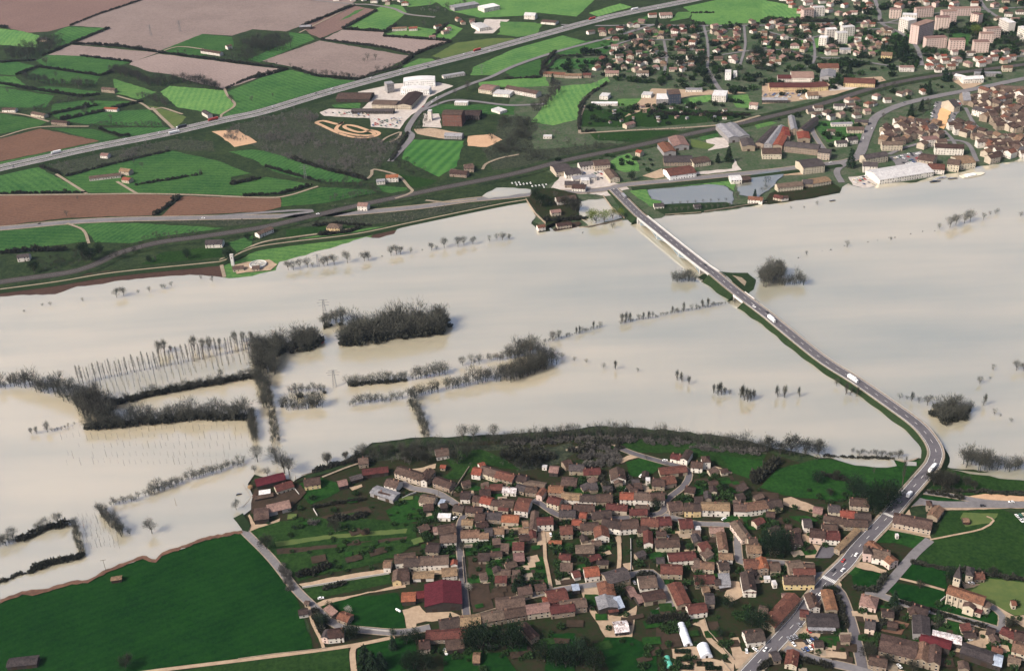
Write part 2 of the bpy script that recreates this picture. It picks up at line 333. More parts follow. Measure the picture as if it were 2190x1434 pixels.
FIELDS = [  # tile, material, outline
 ('A0','ploughed_mauve','0 -60 1390 -60 1190 0 590 215 400 265 230 275 60 235 -300 200 -300 -60'),
 ('A0','ploughed_pink','1190 0 1390 -60 3050 -60 2962 20 2512 220 2392 265 2112 245 1940 300 1690 285 1330 430 1000 390 600 370 920 235 570 215'),
 ('A0','meadow','560 225 920 235 600 365 480 380 430 290'),
 ('A0','ploughed_pink','600 375 1330 440 1110 520 680 470 400 460'),
 ('A0','ploughed_pink','1330 450 2190 560 2412 580 2190 640 1890 745 1640 690 1420 620 1250 600 1080 540 1100 520'),
 ('A0','meadow','1330 430 1690 285 1940 310 1960 400 1700 470'),
 ('A0','meadow_bright','-300 230 0 240 180 260 330 300 300 400 -300 350'),
 ('A0','meadow','400 460 680 470 1100 520 930 570 840 630 380 570 300 510'),
 ('A0','meadow','-300 525 130 515 320 560 130 630 -300 600'),
 ('A0','meadow','330 570 840 640 800 700 430 700 200 640'),
 ('A0','meadow','-300 640 130 640 240 740 -300 700'),
 ('A0','meadow','220 740 400 720 840 770 680 810 330 770'),
 ('A0','meadow','-300 730 0 730 450 800 380 900 130 900 -300 880'),
 ('A0','meadow_bright','950 660 1150 720 1310 770 1160 830 960 780'),
 ('A0','meadow_bright','1420 720 1880 755 1960 880 1850 960 1490 900 1340 770'),
 ('A0','meadow','440 870 700 840 1200 850 820 940 500 1000 420 950'),
 ('A0','meadow','540 1010 830 940 1250 915 1390 1060 730 1040'),
 ('A0','meadow','-300 950 0 950 400 1010 330 1060 0 1120 -300 1130'),
 ('A0','ploughed_brown','-300 1180 0 1160 340 1075 830 1180 0 1350 -300 1420'),
 ('A0','meadow','-200 1400 0 1355 830 1185 1390 1100 1480 1095 1300 1130 0 1395'),
 ('A0','meadow','810 1070 1400 1065 1450 1090 1010 1150'),
 ('A0','meadow','400 1070 780 1080 1000 1150 840 1180'),
 ('A0','meadow','1900 770 2190 650 2412 585 2560 610 2812 665 3030 680 2700 790 2112 925 1890 980 1850 960 1970 880'),
 ('A0','sand','1770 1100 1990 1085 2150 1190 1960 1230 1830 1130'),
 ('A0','pasture_olive','1200 880 1290 900 1460 1085 1560 980 1340 900'),
 ('A1','ploughed_mauve','400 225 850 50 1020 80 760 240 570 320 490 290'),
 ('A1','meadow','720 180 860 90 950 70 800 150'),
 ('A1','meadow_bright','760 240 1040 70 1120 30 1250 50 1290 100 1110 265'),
 ('A1','ploughed_pink','590 330 750 250 1100 270 1090 300 1660 345 1350 460 1100 400'),
 ('A1','ploughed_pink','80 510 560 340 1320 470 1050 610 900 650 540 620 330 560'),
 ('A1','meadow','-40 500 330 340 300 270 470 290 520 330 60 520'),
 ('A1','meadow_bright','1110 290 1340 220 1560 250 1490 310'),
 ('A1','meadow_bright','1510 310 1640 200 1760 240 1660 330'),
 ('A1','meadow_bright','1250 560 1390 490 1500 490 1540 510 1300 585'),
 ('A1','pasture_olive','1500 470 1700 360 2000 320 2190 320 2190 345 1650 510'),
 ('A1','meadow_bright','1820 630 1850 560 2190 410 2400 330 2560 290 2800 350 2190 540 2000 630'),
 ('A1','meadow_bright','1890 690 2190 660 2450 640 2480 720 2190 730 1900 720'),
 ('A1','meadow_bright','2040 290 2190 190 2430 200 2380 280 2190 300'),
 ('A1','meadow','660 880 900 860 900 910 690 900'),
 ('A1','meadow_bright','1120 -60 1700 -60 1500 40 1300 60'),
 ('A1','meadow_bright','1400 -60 2900 -60 2550 60 2300 130 1900 150 1650 90'),
 ('A1','meadow','1520 870 2190 880 2190 960 1460 950'),
 ('A1','sown_field','1290 1165 1770 1180 1710 1390 1560 1480 1250 1330'),
 ('A1','sand','1800 1140 2000 1120 2090 1170 1960 1230 1800 1220'),
 ('A1','gravel_yard','1350 1080 1480 1070 1740 1110 1770 1140 1600 1160 1380 1120'),
 ('A1','pale_yard','1430 950 1560 950 1580 1070 1420 1060'),
 ('A1','pale_yard','880 770 1200 700 1560 690 1680 720 1480 810 1420 900 1330 960 1290 1000 1230 1080 990 1060 980 990 600 970 560 940 640 910 900 920 1000 830'),
 ('A1','pale_yard','1850 280 1950 160 2150 165 2010 280'),
 ('A2','meadow_bright','0 60 60 0 750 0 600 140 300 110 170 70'),
 ('A2','meadow_bright','-40 180 260 190 260 290 100 310 -40 290'),
 ('A2','meadow_bright','700 110 960 30 1060 60 780 140'),
 ('A2','meadow','420 430 700 340 760 350 1000 300 840 450 470 460'),
 ('A2','meadow','350 560 370 500 830 480 820 560 500 590'),
 ('A2','meadow','0 600 290 490 310 540 300 640 60 650'),
 ('A2','meadow_bright','400 780 460 720 720 700 860 640 880 680 640 820 600 1000 400 1050 220 1020'),
 ('A2','meadow','1000 210 1200 130 1180 200 1000 210 1020 180'),
 ('A2','meadow_bright','1490 60 1700 0 2190 0 2190 180 1760 210 1560 190 1560 110'),
 ('A2','meadow_bright','1380 180 1450 100 1570 100 1540 150'),
 ('A2','meadow','1220 310 1250 230 1490 240 1470 270'),
 ('A2','pasture','700 1110 900 1090 1400 1090 1640 1110 1100 1190 760 1170'),
 ('A2','pasture','650 920 1200 900 2100 940 1900 1000 1300 1060 640 1060'),
 ('A2','meadow_bright','940 830 1140 820 1220 850 1210 880 960 890'),
 ('A2','meadow_bright','1480 830 1720 790 1730 850 1500 870'),
 ('A2','meadow_bright','1860 800 2030 790 2080 900 1940 900'),
 ('A2','meadow_bright','880 1350 940 1310 1040 1280 1110 1360 1130 1430 1000 1440 940 1420'),
 ('A2','gravel_yard','1000 980 1230 740 1900 760 2030 780 1560 800 1250 890'),
 ('A2','pale_yard','1680 1150 1860 1150 1880 1230 1700 1260'),
 ('A2','meadow','1620 1140 1780 1110 1790 1140 1640 1180'),
 ('A2','pasture_olive','1550 1160 1760 1210 1700 1250 1560 1230'),
 ('A2','meadow_bright','2080 1030 2190 1000 2280 1030 2110 1080'),
 ('A3','meadow_bright','0 0 170 30 340 90 360 170 100 180 0 170'),
 ('A3','meadow','560 270 1300 270 1300 330 560 360'),
 ('A3','meadow_bright','250 340 480 320 480 400 260 420'),
 ('A3','meadow','1560 260 1750 250 1730 340 1700 400 1560 340'),
 ('A3','meadow','470 410 1000 420 900 450 480 450'),
 ('A3','meadow','410 1020 840 1000 830 1170 540 1190'),
 ('A3','gravel_yard','0 700 1000 640 1050 690 700 780 200 860 0 870'),
 ('A3','pale_yard','600 650 1050 690 980 740 560 760'),
 ('A3','gravel_yard','1580 660 1700 640 1840 700 1700 760'),
 ('A3','clay_court','1440 1050 1510 850 1620 830 1520 1080'),
 ('A3','asphalt_pale','1400 1000 1450 850 1510 850 1440 1050'),
 ('A3','asphalt_pale','1530 1080 1630 830 1680 850 1590 1060'),
 ('A3','asphalt_pale','1060 1310 1330 1260 1420 1420 1160 1430'),
 ('B0','meadow','540 150 1000 30 1440 -70 1800 10 2100 120 1930 150 1930 210 2230 150 2612 215 2300 290 2112 310 1600 290 1100 285 730 280'),
 ('B1','meadow','-200 -60 0 -80 130 -60 560 70 950 170 880 195 580 190 400 160 200 110 100 60 0 0'),
 ('B1','meadow','230 400 240 320 580 235 1000 260 1040 280 600 370'),
 ('B1','pasture','1200 120 1550 180 1420 260 1300 220'),
 ('B1','meadow','1050 220 1290 240 1310 280 1200 300 1030 260'),
 ('B0','ploughed_brown','-300 320 0 310 1150 290 1510 310 1280 470 600 490 0 560 -300 600'),
 ('B0','ploughed_brown','1530 310 2190 325 2342 320 2350 400 2190 440 1340 480'),
 ('B0','meadow','-300 130 0 130 320 70 720 280 -300 290'),
 ('B0','meadow','-300 640 0 600 560 545 700 600 740 690 -300 800'),
 ('B0','meadow','600 550 870 530 1200 540 1950 580 1920 610 1400 640 1150 700 800 700 720 600'),
 ('B0','pasture','1180 880 1350 780 1850 730 1860 820 1250 880'),
 ('B0','ploughed_dark','-400 1170 0 1095 630 970 960 930 1830 860 1895 1010 1600 1000 1140 1020 860 1065 460 1150 200 1155 0 1170 -400 1200'),
 ('B0','meadow','1900 700 2112 640 2112 740 1990 800'),
 ('B1','pasture','280 590 620 560 900 570 700 620 270 660'),
 ('B1','meadow_bright','-260 900 -60 820 0 760 300 680 700 620 980 575 1350 540 1350 560 1230 600 950 665 700 745 340 845 230 900 210 935 0 985 -230 1000'),
 ('B1','ploughed_dark','985 650 1050 605 1240 595 1230 620 1060 670'),
 ('B2','meadow_bright','1040 270 1100 240 1900 170 1930 200 1920 270 1840 220 1700 210 1180 250 1220 330 1310 350 1290 390 1210 395'),
 ('B2','pale_yard','380 250 480 120 620 80 840 90 900 150 920 200 1000 215 1040 250 990 260 920 300 840 310 700 290 560 290'),
 ('B2','pale_yard','1380 140 1600 110 1900 80 1920 0 1980 90 1700 125'),
 ('B2','gravel_yard','1150 140 1310 80 1330 150 1260 165'),
 ('B3','pale_yard','720 150 930 130 960 200 940 230 860 245 760 220'),
 ('B3','gravel_yard','-20 110 340 90 340 130 0 150'),
 ('F','meadow_deep','-300 1350 0 1278 47 1260 104 1254 154 1238 187 1236 228 1213 264 1200 305 1184 333 1192 346 1178 440 1145 517 1130 560 1180 640 1290 668 1385 325 1434 -100 1500'),
 ('F','pasture','325 1440 670 1390 745 1382 752 1500 100 1600'),
 ('V0','pasture','30 1100 400 980 950 920 1600 940 2190 1000 2190 1250 1900 1432 400 1432'),
 ('V0','village_meadow','700 500 1000 420 1180 480 1230 580 1100 660 850 760 740 640'),
 ('V0','pasture_olive','400 1230 1000 1150 2080 1060 2060 1120 1100 1190 420 1290'),
 ('V0','garden_soil','420 1320 1200 1260 2080 1160 2060 1200 1100 1310 430 1390'),
 ('V0','garden_soil','970 920 1570 780 1640 850 1500 900 1100 950'),
 ('V0','garden_soil','1150 740 1500 660 1540 690 1180 770'),
 ('V0','gravel_yard','60 1110 100 1020 60 900 80 880 160 1010 300 1000 470 930 460 970 200 1050'),
 ('V0','gravel_yard','1340 540 1500 500 1510 530 1380 580'),
 ('V0','village_meadow','1800 830 2190 640 2400 800 2350 960 1900 1000'),
 ('V0','garden_soil','180 720 540 650 560 700 200 780'),
 ('W0','pasture','400 -10 1300 -60 1900 -100 1750 60 900 230 700 300'),
 ('W0','meadow_deep','990 600 1100 560 1400 500 1950 440 2030 640 2060 900 1450 890 1250 800'),
 ('W0','pasture','760 390 1850 200 1890 320 1500 400 850 520'),
 ('W0','gravel_yard','700 330 1000 270 1700 150 1880 150 1850 200 1500 260 1020 320 760 370'),
 ('W0','gravel_yard','900 600 1020 530 1500 450 2050 330 2060 370 1600 440 1050 590 960 620'),
 ('W0','gravel_yard','2020 680 2190 640 2190 900 2130 960 2080 920'),
 ('W0','meadow_deep','1440 1090 1900 1020 2190 1000 2190 1500 1440 1500'),
 ('W1','gravel_yard','0 660 220 600 300 690 400 690 620 680 760 740 600 800 300 800 110 850 110 940 70 900 40 760'),
 ('W1','gravel_yard','110 170 600 150 560 200 130 240'),
 ('W1','garden_soil','830 0 1030 -60 1090 300 1160 640 900 690 850 500'),
 ('W1','village_meadow','1040 0 1240 -20 1290 270 1080 290'),
 ('W1','garden_soil','1240 0 1360 0 1460 500 1180 640 1130 400 1300 300'),
 ('W1','village_meadow','1540 0 1800 -20 1870 400 1600 380 1440 400'),
 ('W1','meadow_deep','530 1240 900 1200 1300 1200 1500 1500 530 1500'),
 ('W1','meadow_deep','1850 960 2190 950 2190 1500 1800 1500'),
 ('V1','gravel_yard','0 320 260 290 430 240 420 300 180 370'),
 ('V1','gravel_yard','1320 1070 1600 980 1600 1160 1320 1190'),
 ('V1','gravel_yard','860 780 1000 800 1020 850 900 850'),
 ('V1','gravel_yard','1720 1110 1880 1100 1900 1180 1830 1250 1700 1290'),
 ('V1','village_meadow','780 500 850 480 1060 560 900 590'),
 ('V1','pasture','420 1440 700 1380 700 1440'),
 ('V1','village_meadow','780 1250 1450 1210 1440 1300 800 1350'),
 ('V1','pasture','500 100 1000 60 1300 180 1500 330 1040 250 700 440 480 440 640 320'),
 ('V2','pasture','200 -60 700 -90 1300 -60 1800 0 2600 130 2500 330 2170 350 1850 180 1500 110 1000 100 700 40 300 60 '),
 ('V2','village_meadow','820 220 1060 160 1300 240 1110 410 860 400'),
 ('V2','gravel_yard','680 200 900 120 1040 150 860 190 760 240'),
 ('V2','gravel_yard','1900 290 1950 270 2170 350 2160 370 1960 370'),
 ('V2','garden_soil','1680 440 2170 390 2190 440 1700 500'),
 ('V2','village_meadow','0 560 400 440 620 520 420 660 240 640'),
 ('V2','gravel_yard','680 1170 760 1160 770 1240 700 1230'),
 ('V2','asphalt','1240 920 1280 830 1400 800 1390 900 1420 950 1260 940'),
 ('V2','gravel_yard','1240 1150 1440 1100 1450 1190 1250 1190'),
 ('V3','village_meadow','500 540 720 310 1250 180 1420 190 1700 260 2000 290 2190 310 1950 560 1540 720 1100 680 800 640'),
 ('V3','village_meadow','0 130 560 210 590 280 400 440 160 360'),
 ('V3','garden_soil','400 590 740 610 750 700 420 690'),
 ('V3','gravel_yard','800 680 900 660 1240 790 1230 830 1180 870 800 760'),
 ('V3','village_meadow','860 900 1100 900 1250 960 1050 1010'),
 ('V3','gravel_yard','1040 1130 1120 1110 1130 1240 1320 1290 1200 1432 1080 1432'),
 ('V3','asphalt','1300 1280 1500 1300 1400 1432 1200 1432'),
 ('V4','village_meadow','400 200 900 200 680 520 300 560 0 330 200 270'),
 ('V4','ploughed_dark','690 110 800 -10 900 0 900 110 840 170 700 170'),
 ('V4','pasture','960 560 1300 330 1500 370 2300 430 2300 640 1500 640 1080 620'),
 ('V4','sand','1460 660 1700 620 2300 660 2300 715 1600 720'),
 ('V4','pasture','1050 1170 1200 850 1900 810 2300 1000 2300 1800 900 1600 800 1430 1000 1200'),
 ('V4','pasture_olive','1420 860 1860 870 1800 980 1450 1040 1380 930'),
 ('V4','village_meadow','280 1240 480 1040 900 1160 940 1200 830 1320 560 1240'),
 ('V4','gravel_yard','480 990 560 900 540 1040 1000 1150 1020 1190 800 1140 500 1080'),
 ('V4','gravel_yard','600 860 740 820 760 890 650 900'),
 ('V4','meadow_deep','840 635 950 650 1400 690 1520 740 1300 745 1000 740 880 700'),
 ('V4','gravel_yard','1060 800 1300 780 2300 780 2300 800 1200 830'),
 ('W4','meadow_deep','620 260 760 70 1200 150 1210 390 900 310'),
 ('W4','meadow_deep','480 420 560 310 1190 400 1180 540 1640 690 1740 600 1890 700 1900 860 1450 760 1100 670 600 530'),
 ('W4','pasture_olive','1400 400 1750 260 2300 320 2300 700 2070 730 1780 580'),
 ('W4','gravel_yard','1390 270 1440 320 1640 330 1560 370 1440 390'),
 ('W4','gravel_yard','1740 600 1780 570 2080 740 2190 720 2190 880 2100 820 2000 760'),
 ('W4','ploughed_brown','370 920 540 780 740 830 640 970'),
 ('W4','village_meadow','1110 900 1180 770 1620 900 1560 980'),
 ('W4','gravel_yard','1420 1080 1560 1010 1640 920 1740 920 1700 1000 1800 1060 1700 1140 1500 1130 1400 1200 1260 1200'),
 ('W4','meadow_deep','1700 1100 1900 1020 2050 1100 2010 1260 1760 1200'),
 ('W4','gravel_yard','200 1290 450 1350 700 1434 500 1434 280 1360'),
 ('W4','meadow_deep','0 160 130 150 440 210 330 400 40 350'),
 ('W4','gravel_yard','0 40 200 60 450 160 440 200 180 150 20 110'),
 ('W3','village_meadow','1590 190 1680 100 1790 140 1690 230'),
 ('W3','asphalt_pale','1180 190 1400 160 1340 260 1280 330 1210 370'),
 ('W3','gravel_yard','1320 280 1500 280 1540 340 1520 420 1380 400'),
 ('W3','gravel_yard','50 480 140 290 250 320 270 480 150 540'),
 ('W3','gravel_yard','800 1140 1010 830 1110 840 1100 900 1270 960 1250 1100 1150 1190 1000 1170'),
 ('W3','village_meadow','1270 1000 1640 980 1700 1170 1280 1110'),
 ('W3','garden_soil','1200 1210 1290 1140 1690 1260 1670 1350'),
 ('W3','gravel_yard','130 1010 230 1000 280 1180 420 1200 300 1390 200 1400 130 1120'),
 ('W3','garden_soil','1670 670 1870 720 2040 760 1990 830 1700 800'),
 ('W2','gravel_yard','240 380 560 330 560 420 480 480 330 540 460 700 760 740 960 600 900 1000 560 1000 300 560'),
 ('W2','asphalt_pale','1150 170 1230 230 1300 400 1440 480 1470 600 1330 640 1180 660 1330 560 1300 440 1200 300'),
 ('W2','garden_soil','1200 860 1450 860 1540 1110 1280 1160 1200 1000'),
 ('W2','meadow_deep','560 1000 900 1000 1200 1150 1220 1500 640 1500 480 1100'),
 ('W2','meadow_deep','1130 660 1440 620 1600 700 1590 770 1120 770'),
 ('W2','gravel_yard','1400 1150 1640 1120 1700 1120 1900 1270 2190 1340 2190 1500 1440 1500'),
 ('W2','gravel_yard','1660 840 1810 770 1880 980 2190 1290 2190 1360 1840 1030 1760 870'),
 ('W2','garden_soil','1860 820 1980 800 2050 1040 1950 1040'),
 ('W2','gravel_yard','2080 480 2150 290 2260 300 2300 480 2150 560'),
]
for i_, (t, mname, s_) in enumerate(FIELDS):
    if mname in ('meadow', 'meadow_bright', 'ploughed_pink') and i_ % 4: mname += '_%d' % (i_ % 4 - 1)
    sheet('yard' if ('yard' in mname or mname in ('asphalt', 'asphalt_pale', 'sand', 'clay_court')) else 'garden' if t[0] in 'VW' else 'field', pts(t, s_), mname, **({'step': 4, 'jit': .5} if t[0] in 'VW' else {}))

for t, s_ in (('A1','-150 1010 0 985 400 905 560 965 540 1020 900 1160 1080 1175 1100 1220 1280 1130 1240 1200 1100 1350 950 1480 800 1480 500 1400 300 1340 100 1270 0 1210 -250 1170'), ('B0','350 30 540 20 1000 -90 1400 -170 1780 -150 1800 -60 1440 -80 1000 20 540 130'), ('A2','0 980 200 970 280 1060 220 1150 240 1250 600 1220 1050 1190 1000 1240 500 1330 200 1380 -100 1420 -200 1250'), ('B1','100 520 900 470 1500 410 2000 360 2000 400 1300 530 700 550 200 560'), ('B0','1300 530 2190 500 2190 540 1900 560'), ('C2','30 1080 560 1000 600 1080 440 1180 100 1250'), ('C2','0 1010 500 950 800 935 1200 960 1600 995 2190 1070 2190 1095 1600 1040 1200 1000 800 975 500 990 0 1040'), ('C1','760 1190 900 1110 1400 1070 1700 1020 2190 1000 2190 1040 1700 1080 1400 1120 900 1160')):
    sheet('scrub_ground', pts(t, s_), 'scrub_floor', z=0.02 + random.random() * .01, step=14, jit=4)
# built-up ground of the town and of the village
sheet('town_ground', pts('F', '1180 150 1330 60 1560 50 1680 30 1720 -15 2400 -15 2500 330 2190 340 2060 368 1900 395 1800 400 1640 440 1420 465 1330 470 1190 495 1130 470 1120 430 1200 380 1080 330 1090 200'), 'town_ground', z=0.018, step=25, jit=4)
sheet('village_ground', pts('F', '515 1140 530 1030 620 1015 760 985 900 955 1100 940 1300 930 1640 965 1750 1000 1900 1040 1900 1100 2190 1300 2300 1460 1500 1480 700 1440 670 1385 640 1290'), 'village_ground', z=0.022, step=20, jit=3)

# ------------------------------------------------------------------ water
WZ = 0.95
FLOOD = '0 634 51 630 118 629 165 612 220 607 245 601 291 596 406 587 470 592 490 595 540 590 590 578 594 566 597 560 627 552 719 527 783 506 811 509 843 500 849 490 885 479 1000 455 1080 439 1122 431 1126 432 1146 461 1136 478 1152 497 1177 494 1171 480 1186 493 1233 484 1259 487 1331 471 1346 470 1369 471 1415 466 1423 461 1489 457 1566 448 1640 436 1732 425 1768 418 1796 413 1801 400 1814 392 1824 397 1850 402 1870 400 1876 392 1960 390 1996 377 2062 367 2090 356 2167 346 2190 336 2600 290 2900 600 2800 1000 2190 1013 2141 1013 2107 1008 2057 1003 2031 1000 2000 985 1962 978 1940 984 1854 984 1751 979 1709 967 1658 959 1640 953 1566 935 1438 920 1336 912 1259 912 1208 920 1080 928 975 933 898 935 796 946 768 969 719 989 673 1007 645 1018 632 1025 628 1029 621 1024 544 1014 530 1034 537 1051 545 1068 545 1083 530 1094 520 1102 500 1106 519 1136 440 1153 346 1186 333 1200 305 1192 264 1208 228 1221 187 1244 154 1246 104 1262 69 1271 47 1268 0 1286 -80 1312 -700 1420 -1100 640'
def water(px, z=WZ, m='flood_water'): return sheet('water', px, m, z=z, step=7, jit=1.6)
water(pts('F', FLOOD))
water(pts('B2', '1190 260 1700 212 1830 222 1910 275 1905 380 1690 420 1640 445 1370 465 1290 420 1310 385 1310 350 1225 335'), WZ + 0.01, 'pond_water')
water(pts('B1', '1920 310 1960 280 2040 240 2190 240 2330 255 2330 280 2190 300 1980 330'), WZ + 0.02)
water(pts('B2', '620 360 700 340 830 330 900 400 980 490 700 560 620 480'), WZ + 0.03)
water(pts('B2', '1930 220 2060 180 2060 130 2290 90 2330 130 2240 230 2110 330 1960 300'), WZ + 0.04, 'pond_water')
water(pts('V3', '1380 160 1700 180 2190 180 2240 270 1980 290 1700 260 1560 220'), WZ + 0.05)
water(pts('V4', '700 210 830 220 830 270 690 265'), WZ + 0.06)
water(pts('V4', '1250 310 1500 340 1900 350 2400 400 2400 460 2000 440 1500 370'), WZ + 0.07)
# muddy shore strip along the big green field
sheet('shore_mud', pts('F', '0 1290 0 1281 47 1263 104 1257 154 1241 187 1239 228 1216 264 1203 305 1187 333 1195 346 1181 440 1148 517 1133 519 1138 440 1154 346 1188 333 1202 305 1194 264 1210 228 1223 187 1246 154 1248 104 1264 69 1273 47 1270'), 'ploughed_brown', z=WZ + 0.09, step=3, jit=1.0)
# dry land and islands that stand out of the flood
def island(px, material, name='island', z=1.10): return sheet(name, px, material, z=z, step=6, jit=0.7)
island(pts('B2', '190 340 240 400 340 540 380 600 280 615 270 590 350 560 640 495 700 520 620 480 620 360 600 290 400 240 240 250'), 'village_ground')
island(pts('B2', '400 595 460 540 620 520 640 540 600 570 420 605'), 'garden_soil')
island(pts('B2', '1240 410 1320 380 1480 370 1850 360 1900 380 2110 370 2060 385 1660 440 1640 455 1340 472'), 'bank_grass', z=1.13)
island(pts('B2', '1610 990 1660 960 1740 960 1880 1080 1970 1120 1960 1150 1880 1150 1780 1070'), 'bank_grass')
island(pts('B2', '1800 940 1900 950 2030 950 2100 1010 2080 1090 2030 1130 1950 1080 1870 990'), 'bank_grass')
island(pts('B2', '1900 970 1980 990 2020 1025 2005 1060 1960 1020'), 'verge', z=1.14)
island(pts('B3', '60 290 140 250 340 200 560 180 640 230 660 260 540 300 380 330 200 360 60 380 0 375'), 'village_ground')
island(pts('L', '1815 245 1890 205 1950 300 1930 350 1890 340'), 'bank_grass')
island(pts('V0', '100 740 150 560 300 560 420 620 640 560 720 500 800 600 640 760 560 850 300 880 100 870'), 'garden_soil')
island(pts('V0', '740 400 1000 330 1400 200 1480 210 1200 310 960 390 820 430 690 470 660 470 820 400'), 'bank_grass')

# ------------------------------------------------------------------ roads
ROADS = {}
def world_line(px, z):
    if not isinstance(z, (list, tuple)): z = [z] * len(px)
    P = [np.array(G(x, y, zz)) for (x, y), zz in zip(px, z)]
    return P
def smooth(P, step=6.0):
    """Catmull-Rom through the points, resampled"""
    Q = [2 * P[0] - P[1]] + list(P) + [2 * P[-1] - P[-2]]; out = []
    for i in range(1, len(Q) - 2):
        a, b, c, d = Q[i - 1], Q[i], Q[i + 1], Q[i + 2]; n = max(2, int(np.linalg.norm(c - b) / step))
        for j in range(n):
            t = j / n
            out.append(0.5 * (2 * b + (c - a) * t + (2 * a - 5 * b + 4 * c - d) * t * t + (3 * b - a - 3 * c + d) * t ** 3))
    out.append(P[-1]); return out
def normals(P):
    N = []
    for i in range(len(P)):
        d = P[min(i + 1, len(P) - 1)] - P[max(i - 1, 0)]; d = d / (np.linalg.norm(d[:2]) + 1e-9)
        N.append(np.array([-d[1], d[0], 0]))
    return N
def ribbon(P, o0, o1, dz=0.0, i0=0, i1=None, dz1=None):
    N = normals(P); i1 = len(P) if i1 is None else i1; v = []; f = []
    f0 = o0 if callable(o0) else (lambda i: o0); f1 = o1 if callable(o1) else (lambda i: o1)
    dz1 = dz if dz1 is None else dz1
    for k, i in enumerate(range(i0, i1)):
        v.append(tuple(P[i] + N[i] * f0(i) + np.array([0, 0, dz]))); v.append(tuple(P[i] + N[i] * f1(i) + np.array([0, 0, dz1])))
        if k: f.append((2 * k - 2, 2 * k - 1, 2 * k + 1, 2 * k)[::-1])
    return v, f
_zr = [0.66]
def road(name, px, width, material='asphalt', z=None, verge=0.0, key=None, step=6.0):
    if z is None: _zr[0] += 0.004; z = _zr[0]
    P = smooth(world_line(px, z), step)
    m = MB(); m.add(*ribbon(P, -width / 2, width / 2))
    o = tag(m.build(name, material), kind='structure')
    if verge:
        m = MB(); m.add(*ribbon(P, -width / 2 - verge, width / 2 + verge, dz=-0.02)); m.build('verge', 'verge', o)
    if key: ROADS[key] = P
    return o, P
def marking(P, off, w, parent, dash=None, dz=0.012, i0=0, i1=None):
    m = MB(); i1 = len(P) if i1 is None else i1
    if dash is None: m.add(*ribbon(P, off - w / 2, off + w / 2, dz, i0, i1))
    else:
        i = i0
        while i + dash[0] < i1:
            m.add(*ribbon(P, off - w / 2, off + w / 2, dz, i, i + dash[0] + 1)); i += dash[0] + dash[1]
    return m.build('road_marking', 'road_paint', parent)

# motorway on a low bank: two carriageways and a planted median
MW = pts('F', '-400 448 -120 388 0 359 100 337 200 315 345 287 480 256 560 239 700 197 850 156 1000 118 1150 77 1300 37 1480 0 1640 -35 1900 -90')
P = smooth(world_line(MW, 3.0), 14); ROADS['mw'] = P
m = MB(); m.add(*ribbon(P, -15.5, 15.5, -0.03)); m.add(*ribbon(P, -24, -15.5, -2.9, dz1=-0.03)); m.add(*ribbon(P, 15.5, 24, -0.03, dz1=-2.9))
tag(m.build('motorway_bank', 'bank_grass'), kind='structure')
m = MB(); m.add(*ribbon(P, -14.2, -2.2)); m.add(*ribbon(P, 2.2, 14.2)); mw = tag(m.build('motorway', 'asphalt_pale'), kind='structure')
m = MB(); m.add(*ribbon(P, -2.2, 2.2, 0.02)); m.build('median', 'bank_grass', mw)
m = MB()
for o_ in (-1.0, 1.0): m.add(*ribbon(P, o_ - 0.2, o_ + 0.2, 0.8))
m.build('guard_rail', 'concrete', mw)
for o_ in (-13.2, -3.0, 3.0, 13.2): marking(P, o_, 0.35, mw)
for o_ in (-8.6, 8.6): marking(P, o_, 0.3, mw, dash=(1, 1))
# riverside trunk road and its slip road, the railway
road('trunk_road', pts('F', '-300 510 0 488 143 475 256 469 400 466 560 463 642 461 745 456 898 442 1000 428 1100 419 1160 412 1260 408 1310 402'), 11, 'asphalt_pale', verge=2.0, key='n6', step=10)
road('slip_road', pts('F', '420 466 540 456 642 449 668 452 600 460'), 6, 'asphalt_pale', step=8)
road('trunk_road', pts('F', '1310 402 1336 395 1463 383 1640 366 1720 356 1809 345 1835 335'), 11, 'asphalt_pale', verge=1.5, key='quay', step=10)
RWY = pts('F', '-200 640 0 603 166 578 256 540 345 517 435 505 560 486 640 468 757 441 847 422 949 401 1100 371 1208 343 1336 317 1464 289 1640 251 1758 222 1873 187 1988 164 2190 138 2400 110')
rw_o, P = road('railway', RWY, 13, 'ballast', key='rail', step=14)
m = MB()
for o_ in (-2.8, -1.35, 1.35, 2.8): m.add(*ribbon(P, o_ - 0.12, o_ + 0.12, 0.15))
m.build('rail', 'rail_steel', rw_o)
m = MB(); m.add(*ribbon(P, -16, -6.6, -0.012)); m.add(*ribbon(P, 6.6, 16, -0.012)); m.build('railway_bank', 'rough_ground', rw_o)
# dyke along the far shore
dk = smooth(world_line(pts('F', '0 618 120 602 245 582 440 562 480 556 540 530 620 517 760 500 885 474 1000 450 1080 434 1124 427'), 2.2), 10)
m = MB(); m.add(*ribbon(dk, -2, 2)); m.add(*ribbon(dk, -8, -2, -1.6, dz1=0)); m.add(*ribbon(dk, 2, 8, 0, dz1=-1.6))
dko = tag(m.build('dyke', 'bank_grass'), kind='structure')
m = MB(); m.add(*ribbon(dk, -1.3, 1.3, 0.03)); m.build('dyke_path', 'verge', dko)
dk = smooth(world_line(pts('F', '1350 402 1463 391 1560 381 1640 372 1800 352'), 1.8), 10)
m = MB(); m.add(*ribbon(dk, -1.5, 1.5)); m.add(*ribbon(dk, -5, -1.5, -1.0, dz1=0)); m.add(*ribbon(dk, 1.5, 5, 0, dz1=-1.0)); tag(m.build('dyke', 'bank_grass'), kind='structure')

